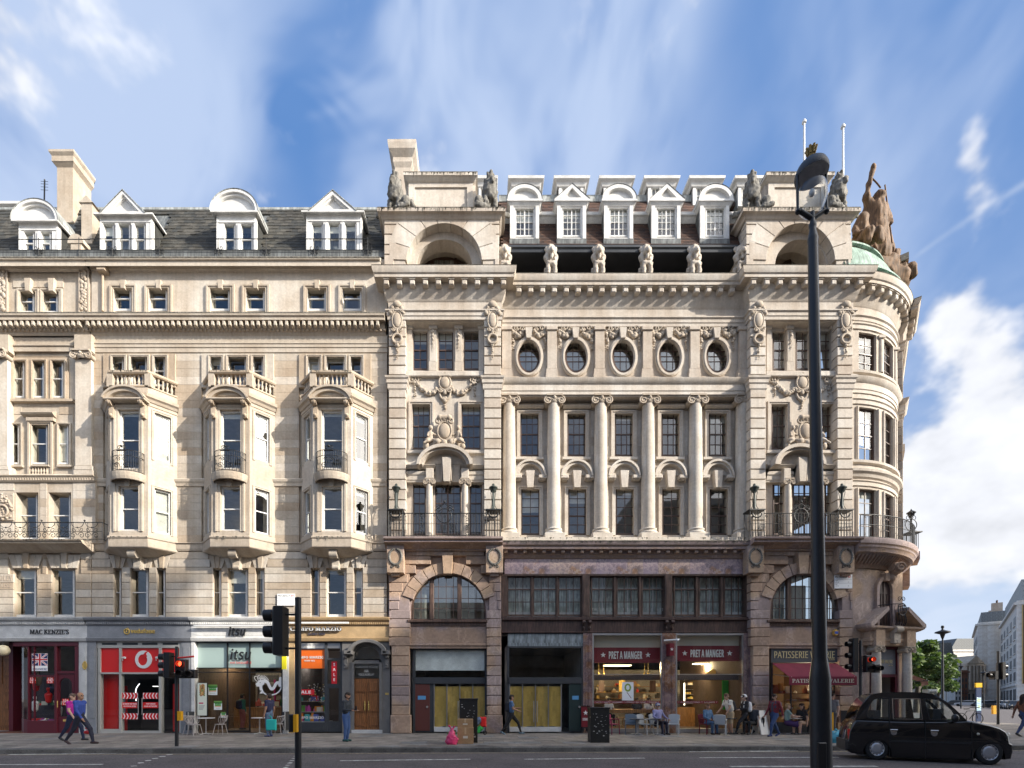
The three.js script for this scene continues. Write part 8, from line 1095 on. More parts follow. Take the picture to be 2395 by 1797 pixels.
{
const cg = M.chairGrey,dz = 1.0; armchair('dark pink plastic armchair by the sandwich shop glass',X(1430,.7),.75,.5,mat(.2,.02,.06)); armchair('slate blue plastic armchair by the low table',X(1475,.8),.8,-.3,mat(.13,.17,.21)); armchair('pale grey plastic armchair left of the man in the blue cap',X(1508,.9),dz,.6,cg); armchair('pale grey plastic armchair under the man in the blue cap',X(1540,.85),.78,.35,cg); armchair('pale grey plastic armchair right of the man in the blue cap',X(1573,.8),.9,-.5,cg); armchair('dark red plastic armchair under the woman in denim',X(1655,.8),.75,.25,mat(.15,.015,.025)); armchair('pale grey plastic armchair facing away beside the woman in denim',X(1682,1),1.1,2.6,cg);
tableAt('dark square-footed table between the plastic armchairs',X(1487,.9),1.05,.68,.3,M.anthracite); tableAt('dark table in front of the man in the blue cap',X(1533,1.1),1.35,.7,.3,M.anthracite); tableAt('dark table beside the leaning man',X(1708,.8),.75,.7,.3,M.anthracite); tableAt('steel table between the two seated women',X(1858,.9),.85,.7,.32,M.steel);
const st_ = thing('bar_stool','light wooden bar stool behind the sandwich shop glass','stool',[X(1452,-.4),PAVE,-.45]),sx = X(1452,-.4); part(st_,'seat',mb(sx - .17,sx + .17,.8,.84,-.6,-.28),M.woodLight); for (const [a,b] of [[-1,-1],[1,-1],[-1,1],[1,1]]) part(st_,'leg',rod([sx + a * .19,PAVE,-.44 + b * .18],[sx + a * .12,.8,-.44 + b * .12],.018),M.woodLight);
// wire-backed chairs of the sushi shop
const wire = (label,x,z,ry)=>{ const c = thing('wire_chair',label,'chair',[x,PAVE,z],'fan-backed chairs outside the sushi shop'),L = (g)=>{ g.rotateY(ry); g.translate(x,PAVE,z); return g; },m = mat(.40,.36,.34,{ roughness: .5 }); part(c,'seat',L(lathe([[0,.44],[.2,.43],[.22,.46],[0,.46]],0,0,0,16)),m); part(c,'backrest',Array.from({ length: 9 },(_,i)=>{ const a = -1.2 + i * .3; return L(tube([[Math.sin(a)*.12,.46,-Math.cos(a)*.12],[Math.sin(a + .2)*.24,.62,-Math.cos(a + .2)*.24],[Math.sin(a * 1.1)*.26,.82,-Math.cos(a * 1.1)*.26-.03]],.011,5)); }).concat([L(tube(Array.from({ length: 11 },(_,i)=>{ const a = (-1.32 + i * .264); return [Math.sin(a)*.265,.82 - Math.abs(a)*.05,-Math.cos(a)*.265-.03]; }),.015,6))]),m); for (const [a,b] of [[-1,-1],[1,-1],[-1,1],[1,1]]) part(c,'leg',L(rod([a * .21,0,b * .22],[a * .14,.44,b * .14],.014)),m); };
wire('fan-backed chair at the far left of the sushi shop tables',X(446,1),1.0,R90); wire('fan-backed chair half turned before the menu board',X(462,1.3),1.5,1.1); wire('fan-backed chair right of the first round table',X(518,1),1.1,-R90); wire('fan-backed chair beside the man with the teal bag',X(650,.8),.8,-R90); tableAt('round white table before the menu board',X(483,1),1.05,.72,.34,M.plasticWhite); tableAt('round white table behind the man with the teal bag',X(607,.7),.7,.72,.34,M.plasticWhite);
const scr = (label,px)=>{ const s = thing('screen_post',label,'barrier',[X(px,.6),PAVE,.6]); part(s,'post',[rod([X(px,.6),PAVE,.6],[X(px,.6),1.1,.6],.03),mb(X(px,.6)-.2,X(px,.6)+.2,PAVE,PAVE + .03,.45,.75)],M.steel); part(s,'screen',mb(X(px,.6)-.1,X(px,.6)+.02,.3,1.12,-.1,.58),M.anthracite); }; scr('dark canvas screen left of the sushi shop tables',440); scr('dark canvas screen right of the sushi shop tables',666);
}
// ---------------------------------------------------------------- cabinets, boxes, sacks, boards
function cabinet(label,x0,y0,x1,py,dz) { const [,,z] = stand((x0 + x1)/2,py),a = X(x0,z),b = X(x1,z),t = Y(y0,z),c = thing('utility_cabinet',label,'cabinet',[(a + b)/2,PAVE,z]); part(c,'body',mb(a,b,PAVE,t - .06,z - dz,z,.01),mat(.016,.017,.018,{ roughness: .45,tex: slabTex })); part(c,'lid',mb(a - .02,b + .02,t - .06,t,z - dz - .02,z + .02,.015),M.black); const q = []; for (let i = 0; i < 26; i++) { const px = rr(a + .05,b - .08),py_ = rr(PAVE + .1,t - .15); q.push(mb(px,px + rr(.01,.06),py_,py_ + rr(.004,.03),z,z + .002)); } part(c,'paint_chips',q,M.greyPale); part(c,'hinge',mb(a - .015,a,lerp(PAVE,t,.7),lerp(PAVE,t,.74),z - .1,z - .04),M.steel); return c; }
cabinet('tall scuffed black utility cabinet behind the cardboard boxes',1075,1634,1117,1738,.35); cabinet('scuffed black utility cabinet in front of the sandwich shop',1382,1655,1426,1738,.5);
function carton(label,x0,y0,x1,y1,z,d,base,turn = 0) { const a = X(x0,z),b = X(x1,z),y = base ?? PAVE,h = (y1 - y0)*(DIST - z) / FOC,c = thing('cardboard_box',label,'box',[(a + b)/2,y,z - d / 2]),w = (b - a)/2; c.rotation.y = turn; origin.set(c,new THREE.Vector3()); part(c,'carton',mb(-w,w,0,h,-d / 2,d / 2,.006),M.card); part(c,'tape',[mb(-.03,.03,h * .6,h + .002,-d / 2,d / 2+.002)],mat(.5,.36,.2,{ roughness: .3 })); part(c,'label_patch',mb(-.08,.08,h * .35,h * .5,d / 2,d / 2+.002),M.cream); return h + y; }
{ const [,,z] = stand(1090,1741); const top = carton('large brown cardboard box standing against the tall black cabinet',1070,1704,1107,1742,z,.55); carton('smaller brown cardboard box on top of the large one',1070,1684,1106,1704,z - .05,.45,top); const [,,z2] = stand(1965,1706); const t2 = carton('flattened brown cardboard box beside the refuse sacks',1955,1696,1976,1707,z2,.5); carton('open pale cardboard box on the flattened one',1955,1680,1975,1696,z2,.4,t2,.3); }
function sack(label,px,py,r,h,m) { const [x,y,z] = stand(px,py); const s = thing('refuse_sack',label,'sack',[x,y,z]); part(s,'sack',smooth([[x - r * .3,y + r * .8,z,r * .75,x + r * .3,y + r * .75,z,r * .8],[x,y + r * .5,z,r * .9,x,y + h * .55,z,r * .6],[x,y + h * .6,z,r * .35,x + .03,y + h * .85,z,r * .2]],.022,.08,{ rough: .05,freq: 9 }),m); part(s,'knot',smooth([[x,y + h * .82,z,r * .15,x + .03,y + h * .86,z,r * .15],[x,y + h * .85,z,r * .1,x - .08,y + h,z,r * .16],[x + .03,y + h * .85,z,r * .1,x + .1,y + h * .97,z,r * .14]],.016,.03,{ rough: .02,freq: 20 }),m); }
const pinkM = mat(.62,.04,.14,{ roughness: .3 }),blueM = mat(.08,.36,.45,{ roughness: .3 }),redM = mat(.5,.02,.05,{ roughness: .3 });
sack('bright pink refuse sack beside the cardboard boxes',1056,1742,.2,.62,pinkM); sack('pale blue refuse sack at the foot of the lamp post',1948,1736,.2,.42,blueM); sack('large pale blue refuse sack next to the red sacks',1961,1738,.24,.46,blueM); sack('glossy red refuse sack behind the taxi',1976,1737,.25,.62,redM); sack('tall red refuse sack leaning by the taxi\'s rear',1989,1734,.26,.85,redM); solo('flattened_carton','flattened green and brown packaging on the pavement by the gold doors','packaging',[mb(X(1046,.6),X(1070,.6),PAVE,PAVE + .06,.3,.9),mb(X(1052,.6),X(1066,.6),PAVE + .06,PAVE + .16,.4,.8)],mat(.07,.12,.05),{ at: [X(1058,.6),PAVE,.6] });
{ // shopping trolley
const x = X(1131,.9),z = .9,t = thing('shopping_trolley','red and green wheeled shopping trolley behind the tall cabinet','trolley',[x,PAVE,z]); part(t,'frame',[tube([[x + .08,PAVE + .08,z],[x + .12,PAVE + .7,z],[x + .16,PAVE + 1.05,z],[x + .1,PAVE + 1.08,z]],.014)],M.black); part(t,'bag',mb(x - .14,x + .12,PAVE + .32,PAVE + .75,z - .15,z + .12,.05),M.red); part(t,'sack',smooth([[x - .25,PAVE + .15,z,.11,x - .12,PAVE + .28,z,.12]],.03,.03,{ rough: .03 }),mat(.04,.4,.08)); part(t,'bundle',smooth([[x - .3,PAVE + .5,z,.13,x - .18,PAVE + .62,z,.14]],.03,.03,{ rough: .03 }),mat(.13,.17,.24)); part(t,'wheel',[tor(x + .06,PAVE + .09,z + .16,.07,.02)],M.rubber);
const b = thing('banner_stand','dark red pop-up banner with a white star outside the sandwich shop','banner',[X(1370,.6),PAVE,.6]); part(b,'cloth',bx(1360,1653,1380,1701,.5,.54),M.pretRed); part(b,'frame',[bx(1359,1651,1381,1653,.48,.56),bx(1359,1701,1381,1704,.48,.56),bx(1362,1704,1366,1712,.4,.7),bx(1374,1704,1378,1712,.4,.7)],M.black); part(b,'print',[star(1370,1668,6,.541),lettersP('DINNER',1363,1680,1378,1686,.541,.004)],M.plasticWhite);
const board = (label,px,py,m,fm,s,w)=>{ const [bx_,by,bz] = stand(px,py),g = thing('pavement_board',label,'board',[bx_,by,bz]); g.rotation.y = .5 * s; origin.set(g,new THREE.Vector3()); for (const k of [-1,1]) part(g,k < 0 ? 'rear_panel' : 'front_panel',prism([[-w,0],[w,0],[w * .9,1.05],[-w * .9,1.05]],-.015,.015,[],.008).rotateX(-k * .2).translate(0,0,k * .22),m); part(g,'frame',[-1,1].map((k)=>mb(-.02,.02,0,1.06,-.01,.02).rotateX(-.2).translate(k * w,0,.23)),fm); return g; };
const w = board('white A-board with a cutlery emblem beside the rusticated pier',1778,1712,M.plasticWhite,M.greyPale,1,.28); part(w,'emblem',[tor(0,.6,.13,.1,.012,1.6),mb(-.015,.015,.3,.75,.1,.17)],M.black); board('dark A-board with a wooden frame beside the patisserie pier',1985,1705,mat(.03,.03,.03),M.wood,-1,.3);
}
// ---------------------------------------------------------------- lamp post, signals
{
const d = 5.6,k = FOC / d,x = (1924 - PX0) / k,z = DIST - d,yy = (py)=>EYE + (PY0 - py) / k,L = thing('lamp_post','tall black street lamp post with a glass globe and gilt crown finial','lamp post',[x,.12,z]),B2 = M.pole;
part(L,'shaft',[lathe([[.108,.12],[.105,yy(1590)],[.085,yy(1555)],[.074,yy(1540)],[.05,yy(570)],[.056,yy(560)],[.05,yy(555)],[.032,yy(536)],[.04,yy(532)],[.04,yy(524)],[.026,yy(520)],[.024,yy(496)]],x,0,z,20)],B2); part(L,'door',mb(x - .11,x - .02,yy(1797),yy(1735),z + .09,z + .125,.01),M.black);
const gy = yy(455); part(L,'yoke',[-1,1].flatMap((s)=>[rod([x,yy(512),z],[x + s * .15,yy(492),z],.026,.024),rod([x + s * .165,yy(500),z],[x + s * .165,yy(408),z],.015),ball(x + s * .165,yy(494),z,.03)]),B2);
part(L,'hood',[lathe([[.165,yy(412)],[.17,yy(407)],[.165,yy(400)],[.145,yy(390)],[.11,yy(382)],[.07,yy(377)],[.035,yy(371)],[.03,yy(366)],[.001,yy(364)]],x,0,z,24)],M.anthracite); part(L,'hood_lining',lathe([[.162,yy(412)],[.14,yy(403)],[.08,yy(395)],[.001,yy(393)]],x,0,z,24),M.greyPale);
part(L,'globe',[lathe(Array.from({ length: 13 },(_,i)=>{ const a = -Math.PI / 2 + i / 12*2.0; return [.15 * Math.cos(a),gy - .02+.23 * Math.sin(a)]; }),x,0,z,24)],mat(.9,.92,.93,{ phys: 1,transmission: 1,thickness: 0,roughness: .03,ior: 1.5 })); part(L,'bulb',ball(x,gy + .02,z,.03,1,1.5,1,12),M.plasticWhite); part(L,'finial',[lathe([[.02,yy(372)],[.035,yy(366)],[.03,yy(362)],[.05,yy(349)]],x,0,z,12),...Array.from({ length: 8 },(_,i)=>{ const a = i * Math.PI / 4; return rod([x + .035 * Math.cos(a),yy(362),z + .035 * Math.sin(a)],[x + .052 * Math.cos(a),yy(347),z + .052 * Math.sin(a)],.01,.014,6); })],mat(.3,.2,.06,{ metalness: .4,roughness: .4 }));
L.rotation.z = .0165;
const G = thing('guard_post','yellow-faced push-button box on the far pavement beside the lamp post','push button',[...stand(1944,1712)]); part(G,'case',bx(1939,1667,1950,1712,3,3.3),M.yellow);
}
const heads = (g,L,ys,r,facing,lit)=>ys.forEach((y,i)=>{ const s = sub(g,'lamp_head'); part(s,'hood',L(y,[lathe([[r,0],[r * 1.05,.02],[r,.16]],0,0,0,14).rotateX(R90).translate(0,0,.03)]),M.black); const m = lit && lit[i] ? (()=>{ const q = mat(.3,.02,.01); q.emissive.setRGB(...lit[i]); q.emissiveIntensity = 2.5; return q; })() : mat(.04,.03,.03,{ roughness: .3 }); part(s,'signal_lens',L(y,[lathe([[0,.02],[r * .7,.015],[r * .95,0]],0,0,0,14).rotateX(R90).translate(0,0,.03)]),m); });
function signal(label,px,py,yTop,r,d0,parts) {                         // post with its own list of heads: [dx, y, turn, lenses, lit, size]
const d = d0 || (EYE - PAVE) * FOC / (py - PY0),k = FOC / d,x = (px - PX0) / k,z = DIST - d,y = (p)=>EYE + (PY0 - p) / k,g = thing('traffic_signal',label,'traffic signal',[x,d0 ? .1 : PAVE,z]); part(g,'post',rod([x,d0 ? 0 : PAVE,z],[x,y(yTop),z],r,r * .92,14),M.pole); part(g,'post_cap',ball(x,y(yTop),z,r,1,.4,1),M.black);
for (const [dx,py0,py1,turn,n,lit,w] of parts) { const hx = x + dx,ya = y(py0),yb = y(py1),h = ya - yb,hw = w ?? .15,L = (yy,list)=>list.map((q)=>{ q.translate(0,yy,.1); q.rotateY(turn); q.translate(hx,0,z); return q; }); part(g,'housing',L(0,[mb(-hw,hw,yb,ya,-.2,0,.03)]),M.black); part(g,'bracket',[rod([x,ya - h * .15,z],[hx,ya - h * .15,z],.02),rod([x,yb + h * .15,z],[hx,yb + h * .15,z],.02)],M.black); heads(g,L,Array.from({ length: n },(_,i)=>ya - h * (i + .5) / n),hw * .72,turn,lit); }
return g;
}
const button = (g,label,px,y0,y1,z,face,m = M.yellow)=>part(g,'push_button_box',[bx(px,y0,px + face,y1,z - .12,z)],m,{ label });
const red1 = [1,.06,.02];
{ const a = signal('near black traffic signal with three hooded lamps, side on, in the foreground',697,1797,1400,.062,9.1,[[-.33,1421,1534,-R90,3]]); const k = FOC / 9.1,x = (697 - PX0) / k,z = DIST - 9.1; part(a,'push_button_box',[mb(x - .13,x - .03,EYE + (PY0-1712) / k,EYE + (PY0-1671) / k,z,z + .14,.02)],M.black); part(a,'button_side',mb(x - .03,x + .03,EYE + (PY0-1712) / k,EYE + (PY0-1671) / k,z + .06,z + .16),M.yellow);
const b = signal('traffic signal with a red man lamp outside the phone shop',413,1746,1514,.055,0,[[-.26,1527,1586,-R90,3,null,.14],[.2,1543,1587,.1,2,[red1],.13],[.5,1567,1587,.1,1,null,.13]]); button(b,'yellow push-button box',414,1664,1686,stand(413,1746)[2]+.1,9); const s2 = stand(413,1746); part(b,'bracket',rod([s2[0],Y(1540,s2[2]),s2[2]],[s2[0]+.55,Y(1536,s2[2]),s2[2]],.03),M.red);
const c = signal('traffic signal with a red man lamp beside the corner doorway',2013,1722,1499,.055,0,[[-.3,1494,1573,-R90,3,null,.15],[.3,1534,1573,.1,2,[red1],.14],[.62,1554,1574,.1,1,null,.14]]); button(c,'yellow push-button box',2019,1648,1672,stand(2013,1722)[2]+.1,7);
const e = signal('leaning-topped traffic signal seen from behind beyond the taxi',2335,1695,1524,.07,0,[[.18,1550,1590,R90,2,null,.2],[-.3,1570,1590,-R90,1,null,.2]]); button(e,'yellow push-button box',2324,1651,1671,DIST - 29.5,7); }
// ---------------------------------------------------------------- taxi
{
const d = 12.4,k = FOC / d,x0 = (1989.5 - PX0) / k,zn = DIST - d,T = thing('taxi','black London taxi with chrome door handles and silver wheel trims driving right','taxi',[x0+2.1,0,zn - .85]),W2 = .84;
const C = (u,v)=>[x0+(u / 5.08-29.5)/92,(229 - v / 5.08)/92],paint = mat(.003,.003,.004,{ phys: 1,roughness: .2,clearcoat: 1,clearcoatRoughness: .03 }),chrome = mat(.6,.6,.6,{ metalness: 1,roughness: .12 }),zc = zn - W2,wheels = [[545,1068],[1848,1068]],arcW = (u,v,r,n = 14)=>Array.from({ length: n + 1 },(_,i)=>{ const a = Math.PI * i / n; return [u + r * Math.cos(Math.PI - a)*1,v - r * Math.sin(a)]; });
const low = [[160,1050],[158,960],[172,905],[190,800],[235,690],[275,650],[330,648],[900,660],[1500,650],[1600,640],[1700,655],[1850,690],[1960,722],[2030,765],[2062,815],[2076,900],[2104,912],[2110,1000],[2095,1085],[2020,1098],...arcW(1848,1080,168).reverse(),[1680,1118],[1300,1122],[715,1122],...arcW(545,1080,165).reverse(),[380,1100],[230,1090]].map(([u,v])=>C(u,v));
const lower = new THREE.ExtrudeGeometry(shapeOf(low),{ depth: 2 * W2-.18,bevelEnabled: true,bevelSize: .05,bevelThickness: .09,bevelOffset: -.05,bevelSegments: 4,curveSegments: 8 }); lower.translate(0,0,-W2+.09 + zc); { const p = lower.attributes.position; for (let i = 0; i < p.count; i++) { const y = p.getY(i),zz = p.getZ(i) - zc,xx = p.getX(i) - x0; let f = 1-.05 * sstep(.75,1.15,y)-.03 * sstep(.45,.1,y); f *= 1-.12 * sstep(3.5,4.25,xx)-.08 * sstep(.35,0,xx); p.setZ(i,zc + zz * f); } lower.computeVertexNormals(); } part(T,'body',toCreasedNormals(lower,.6),paint);
const wins = [[[430,615],[415,590],[470,450],[520,395],[570,378],[705,372],[690,635],[450,628]],[[752,385],[1075,385],[1088,632],[752,630]],[[1135,382],[1290,398],[1360,440],[1440,520],[1480,600],[1480,638],[1190,638]]],roofTop = [[270,655],[300,560],[350,470],[420,375],[490,325],[600,305],[880,296],[1100,302],[1230,320],[1330,372],[1430,455],[1530,562],[1605,645]],tumble = (g)=>{ const p = g.attributes.position; for (let i = 0; i < p.count; i++) { const y = p.getY(i),zz = p.getZ(i) - zc,f = 1-.17 * sstep(1.05,1.95,y)*1.1; p.setZ(i,zc + zz * f); } g.computeVertexNormals(); return g; };
for (const s of [-1,1]) part(T,'cabin_side',tumble(prism([...roofTop,[900,668]].map(([u,v])=>C(u,v)),zc + s * .77-.03,zc + s * .77+.03,wins.map((w)=>w.map(([u,v])=>C(u,v))))),paint);
wins.forEach((w)=>{ for (const s of [-1,1]) part(T,'window',tumble(prism(w.map(([u,v])=>C(u,v)),zc + s * .77-.006,zc + s * .77)),M.shopGlass); const cx = w.reduce((a,b)=>a + b[0],0) / w.length,cy = w.reduce((a,b)=>a + b[1],0) / w.length; part(T,'window_trim',tumble(prism(w.map(([u,v])=>C(cx + (u - cx)*1.06,cy + (v - cy)*1.06)),zc + .795,zc + .806,[w.map(([u,v])=>C(u,v))])),w === wins[1] ? chrome : M.rubber); });
const strip = (pts,m,name,hw,th)=>{ const q = []; for (let i = 0; i + 1 < pts.length; i++) { const a = C(...pts[i]),b = C(...pts[i + 1]),A = hw(a[1]),Bw = hw(b[1]); q.push([[a[0],a[1],zc + A],[b[0],b[1],zc + Bw],[b[0],b[1],zc - Bw],[a[0],a[1],zc - A]]); if (th) q.push([[a[0],a[1] - th,zc - A],[b[0],b[1] - th,zc - Bw],[b[0],b[1] - th,zc + Bw],[a[0],a[1] - th,zc + A]]); } let g = quads(q); g.deleteAttribute('normal'); g.deleteAttribute('uv'); g = mergeVertices(g,1e-4); g.computeVertexNormals(); part(T,name,g,m); },hwR = (y)=>.80*(1-.187 * sstep(1.05,1.95,y));
strip(roofTop.slice(2,9),paint,'roof',hwR,.04); strip(roofTop.slice(8),M.shopGlass,'windscreen',(y)=>hwR(y)-.03); strip(roofTop.slice(0,3),M.shopGlass,'rear_window',(y)=>hwR(y)-.04);
wheels.forEach(([u,v])=>{ const [wx,wy] = C(u,v); for (const s of [1,-1]) { const g = sub(T,'wheel'),zz = zc + s * (W2-.14),L = (q)=>{ q.rotateX(R90 * s); q.translate(wx,Math.max(wy,.325),zz); return q; }; part(g,'tyre',L(lathe([[.2,-.1],[.29,-.1],[.322,-.06],[.325,0],[.322,.06],[.29,.1],[.2,.1]],0,0,0,32)),M.rubber); part(g,'rim',L(lathe([[0,.105],[.1,.1],[.135,.085],[.15,.07],[.17,.075],[.2,.09],[.21,.1]],0,0,0,32)),mat(.5,.5,.51,{ metalness: .6,roughness: .35 })); part(g,'rim_slot',Array.from({ length: 12 },(_,i)=>{ const a = i * Math.PI / 6,q = mb(-.028,.028,.166,.182,.082,.088); q.rotateZ(a); if (s < 0) q.rotateY(Math.PI); q.translate(wx,Math.max(wy,.325),zz); return q; }),M.black,{ kind: 'stuff' }); } });
part(T,'underbody',mb(x0+.25,x0+4.0,.2,.75,zc - .62,zc + .62),M.black);
for (const u of [752,1231]) { const [hx,hy] = C(u,785); part(T,'door_handle',[mb(hx - .1,hx + .1,hy,hy + .045,zn - .05,zn + .025,.01),lathe([[0,0],[.09,.0],[.08,.02],[0,.03]],0,0,0,14).rotateX(R90).translate(hx,hy - .04,zn - .03)],chrome); }
for (const [u,a,b] of [[700,640,1115],[1125,640,1115],[1650,660,1110]]) { const p = C(u,b),q = C(u,a); part(T,'door_seam',mb(p[0]-.005,p[0]+.005,p[1],q[1],zn - .03,zn + .003),M.rubber); } { const p = C(700,915),q = C(1650,900); part(T,'side_strip',mb(p[0],q[0],p[1]-.01,q[1],zn - .03,zn + .012),M.rubber); const i = C(1722,800); part(T,'side_indicator',ball(i[0],i[1],zn - .03,.04,1,.8,1),M.cream); const m = C(1450,615); part(T,'door_mirror',[ball(m[0],m[1],zn + .1,.13,.75,.85,.7,12),rod([m[0]+.05,m[1]-.05,zn - .1],[m[0],m[1],zn + .08],.03)],M.black); const e = C(250,1095); part(T,'exhaust_pipe',tube([[e[0]+.05,e[1]+.03,zn - .2],[e[0]+.2,e[1]-.03,zn - .2],[e[0]+.5,e[1]-.02,zn - .25]],.025),M.steel); const h = C(2050,800); part(T,'headlight',ball(h[0],h[1]-.05,zn - .14,.13,.5,.9,.8,12),M.shopGlass); const t = C(1290,318); part(T,'roof_sign',mb(t[0]-.12,t[0]+.12,t[1]+.01,t[1]+.12,zc - .3,zc + .3,.04),M.cream); const rl = C(185,820); part(T,'tail_light',mb(rl[0]-.01,rl[0]+.05,rl[1]-.18,rl[1]+.1,zn - .2,zn - .07),M.red); const bp = C(160,1000); part(T,'rear_bumper',mb(bp[0]-.03,bp[0]+.25,bp[1]-.12,bp[1]+.18,zc - .78,zc + .78,.05),M.black); const s1 = C(520,700); T.rotation.y = -.46; T.scale.set(.81,1,.8); T.position.x += .52; T.position.z -= .2; part(T,'seat',[mb(s1[0]-.25,s1[0]+.2,.6,1.35,zc - .6,zc + .6),mb(s1[0]+1.55,s1[0]+1.75,.6,1.4,zc - .6,zc + .6)],mat(.03,.03,.035)); }
}
// ---------------------------------------------------------------- bronze group on the corner, flag poles
{
const g = thing('statue_group','brown bronze group of three robed figures on the copper corner roof','statue',[X(2048,-1.8),23.2,-1.8]),at = (x,y,z,b)=>b.map((q)=>[q[0] + x,q[1] + y,q[2] + z,q[3],q[4] + x,q[5] + y,q[6] + z,q[7]]),S = { rough: .07,freq: 7,sy: .22 },bx0 = X(2046,-1.8),y0 = 23.1;
part(g,'standing_figure',smooth(at(bx0,y0,-1.8,[[0,.1,0,.66,.02,1.2,0,.48],[.02,1.2,0,.46,.04,2.1,.05,.4],[.05,2.1,.05,.38,.06,2.45,.06,.34],[.12,2.62,.1,.16,.16,2.9,.14,.21],[.12,2.95,.06,.23,.1,2.7,-.05,.25],[.18,2.85,.3,.05,.18,2.88,.34,.04],[-.28,2.45,.05,.2,-.5,2.85,.15,.15],[-.5,2.85,.15,.13,-.46,3.45,.2,.1],[-.46,3.45,.2,.1,-.4,3.62,.22,.1],[.38,2.4,.05,.2,.6,1.85,.1,.15],[.6,1.85,.1,.14,.52,1.45,.3,.1],[-.3,2.3,-.15,.25,-.55,.6,-.2,.35],[.4,2.2,-.15,.22,.7,.5,-.15,.32]]),.045,.12,S),M.statue);
part(g,'torch',[rod([bx0-.42,y0+3.5,-1.58],[bx0-.28,y0+4.05,-1.58],.08,.13),ball(bx0-.24,y0+4.2,-1.58,.15,.8,1.4,.8),tube([[bx0-.36,y0+3.7,-1.55],[bx0-.15,y0+3.4,-1.5],[bx0+.05,y0+3.15,-1.5]],.035)],M.statue); part(g,'staff',rod([bx0+.6,y0+.5,-1.5],[bx0+.42,y0+3.5,-1.7],.03),M.statue);
const seat = [[0,.35,0,.4,0,.75,0,.34],[0,.8,0,.3,.02,1.3,.05,.26],[.06,1.55,.1,.2,.06,1.68,.1,.2],[.06,1.74,.03,.22,-.02,1.5,-.08,.24],[-.1,.45,.2,.26,-.15,.5,.65,.22],[.2,.45,.2,.26,.3,.48,.68,.22],[-.15,.5,.65,.2,-.2,.05,.7,.15],[.3,.48,.68,.2,.35,.05,.75,.15],[-.26,1.25,.05,.14,-.35,.85,.2,.11],[-.35,.85,.2,.11,.05,.75,.5,.09],[.28,1.25,.05,.14,.38,.85,.25,.11],[.38,.85,.25,.1,.3,.6,.6,.09]];
part(g,'seated_figure',smooth(at(X(2012,-1.2),22.7,-1.2,seat),.045,.1,S),M.statue); part(g,'crouching_figure',smooth(at(X(2088,-2.2),21.95,-2.2,seat),.045,.1,S),M.statue); part(g,'rock_base',smooth(at(bx0,y0-.6,-1.9,[[-1.2,.3,0,.5,1.0,-.4,-.2,.8],[-.8,-.2,0,.7,.6,.2,0,.6]]),.08,.2,{ rough: .1,freq: 4 }),M.statue);
for (const [px,y,n] of [[1881,279,'white flag pole behind the lamp head'],[1972,290,'white flag pole between the stone lion and the lamp post']]) { const x = X(px,-2.5),p = thing('flag_pole',n,'flag pole',[x,23.3,-2.5]); part(p,'pole',rod([x,23.3,-2.5],[x,Y(y + 8,-2.5),-2.5],.06,.045),M.plasticWhite); part(p,'truck',[ball(x,Y(y + 3,-2.5),-2.5,.07),rod([x,Y(y + 9,-2.5),-2.5],[x,Y(y + 5,-2.5),-2.5],.1)],M.plasticWhite); }
}
// ---------------------------------------------------------------- the street beyond the corner
const spot = (px,d,y = 0)=>[(px - PX0) * d / FOC,y,DIST - d],hAt = (py,d)=>EYE + (PY0 - py) * d / FOC,TH = .8;
// house in the receding row: u along the street from the near corner, facade on its -z side
function rowHouse(label,u0,u1,h,m,o) {
const g = thing('street_building',label,'building',[148.5+.697 * u0-.717*(o.out ?? 0),0,-113-.717 * u0-.697*(o.out ?? 0)]); g.rotation.y = TH; origin.set(g,new THREE.Vector3()); const L = u1 - u0,D = 22;
part(g,'wall',mb(0,L,0,h,0,D),m); part(g,'cornice',[mb(-.3,L,h - 1.2,h - .5,-.6,D),mb(-.1,L,5.5,6,-.3,D)],m); part(g,'roof',prism([[0,h],[L,h],[L,h + 1],[L - 2,h + (o.roof ?? 4)],[2,h + (o.roof ?? 4)]],1,D),o.rm ?? M.lead);
const n = o.cols,f = o.rows; for (let i = 0; i < n; i++) for (let j = 0; j < f; j++) { const x = L * (i + .5) / n,y = 7+(h - 9.5) * j / f,w = L / n * .24,hh = (h - 9.5) / f * .62; part(g,'window',[mb(x - w,x + w,y,y + hh,-.06,.02)],wd); part(g,'window_sill',mb(x - w - .15,x + w + .15,y - .3,y - .05,-.25,0),m); }
for (let i = 0; i < n; i++) part(g,'shop_window',mb(L * (i + .2) / n,L * (i + .8) / n,.5,4.6,-.08,.02),wd); if (o.end) { part(g,'glass_end',mb(-.1,0,6,h - 1.4,1,D),mat(.10,.065,.035,{ roughness: .1 })); for (let i = 0; i < 9; i++) part(g,'glazing_fin',mb(-.35,-.1,6,h - 1.4,1 + i * 1.2,1.16 + i * 1.2),M.gold); for (let j = 0; j < 5; j++) part(g,'floor_band',mb(-.3,-.1,7 + j * 4.6,7.5 + j * 4.6,1,D),M.anthracite); part(g,'end_wall',mb(-.12,0,0,h,0,1),m); }
for (const c of o.stacks ?? []) { part(g,'chimney',mb(c,c + 3,h,h + 8,4,7),om[1]); part(g,'chimney_pots',Array.from({ length: 5 },(_,i)=>rod([c + .3 + i * .6,h + 8,5.5],[c + .3 + i * .6,h + 9,5.5],.25)),M.tile[2]); }
}
const pale = st(.78,.765,.73),warm = st(.58,.50,.40);
rowHouse('white modern corner block with a bronze glass end far down the street',0,64,29,pale,{ cols: 5,rows: 5,end: 1,roof: 6,rm: M.leadPale }); rowHouse('white stone block with chimney pots beside the modern block',66,118,31,pale,{ cols: 6,rows: 4,stacks: [8,30],out: 6 }); 
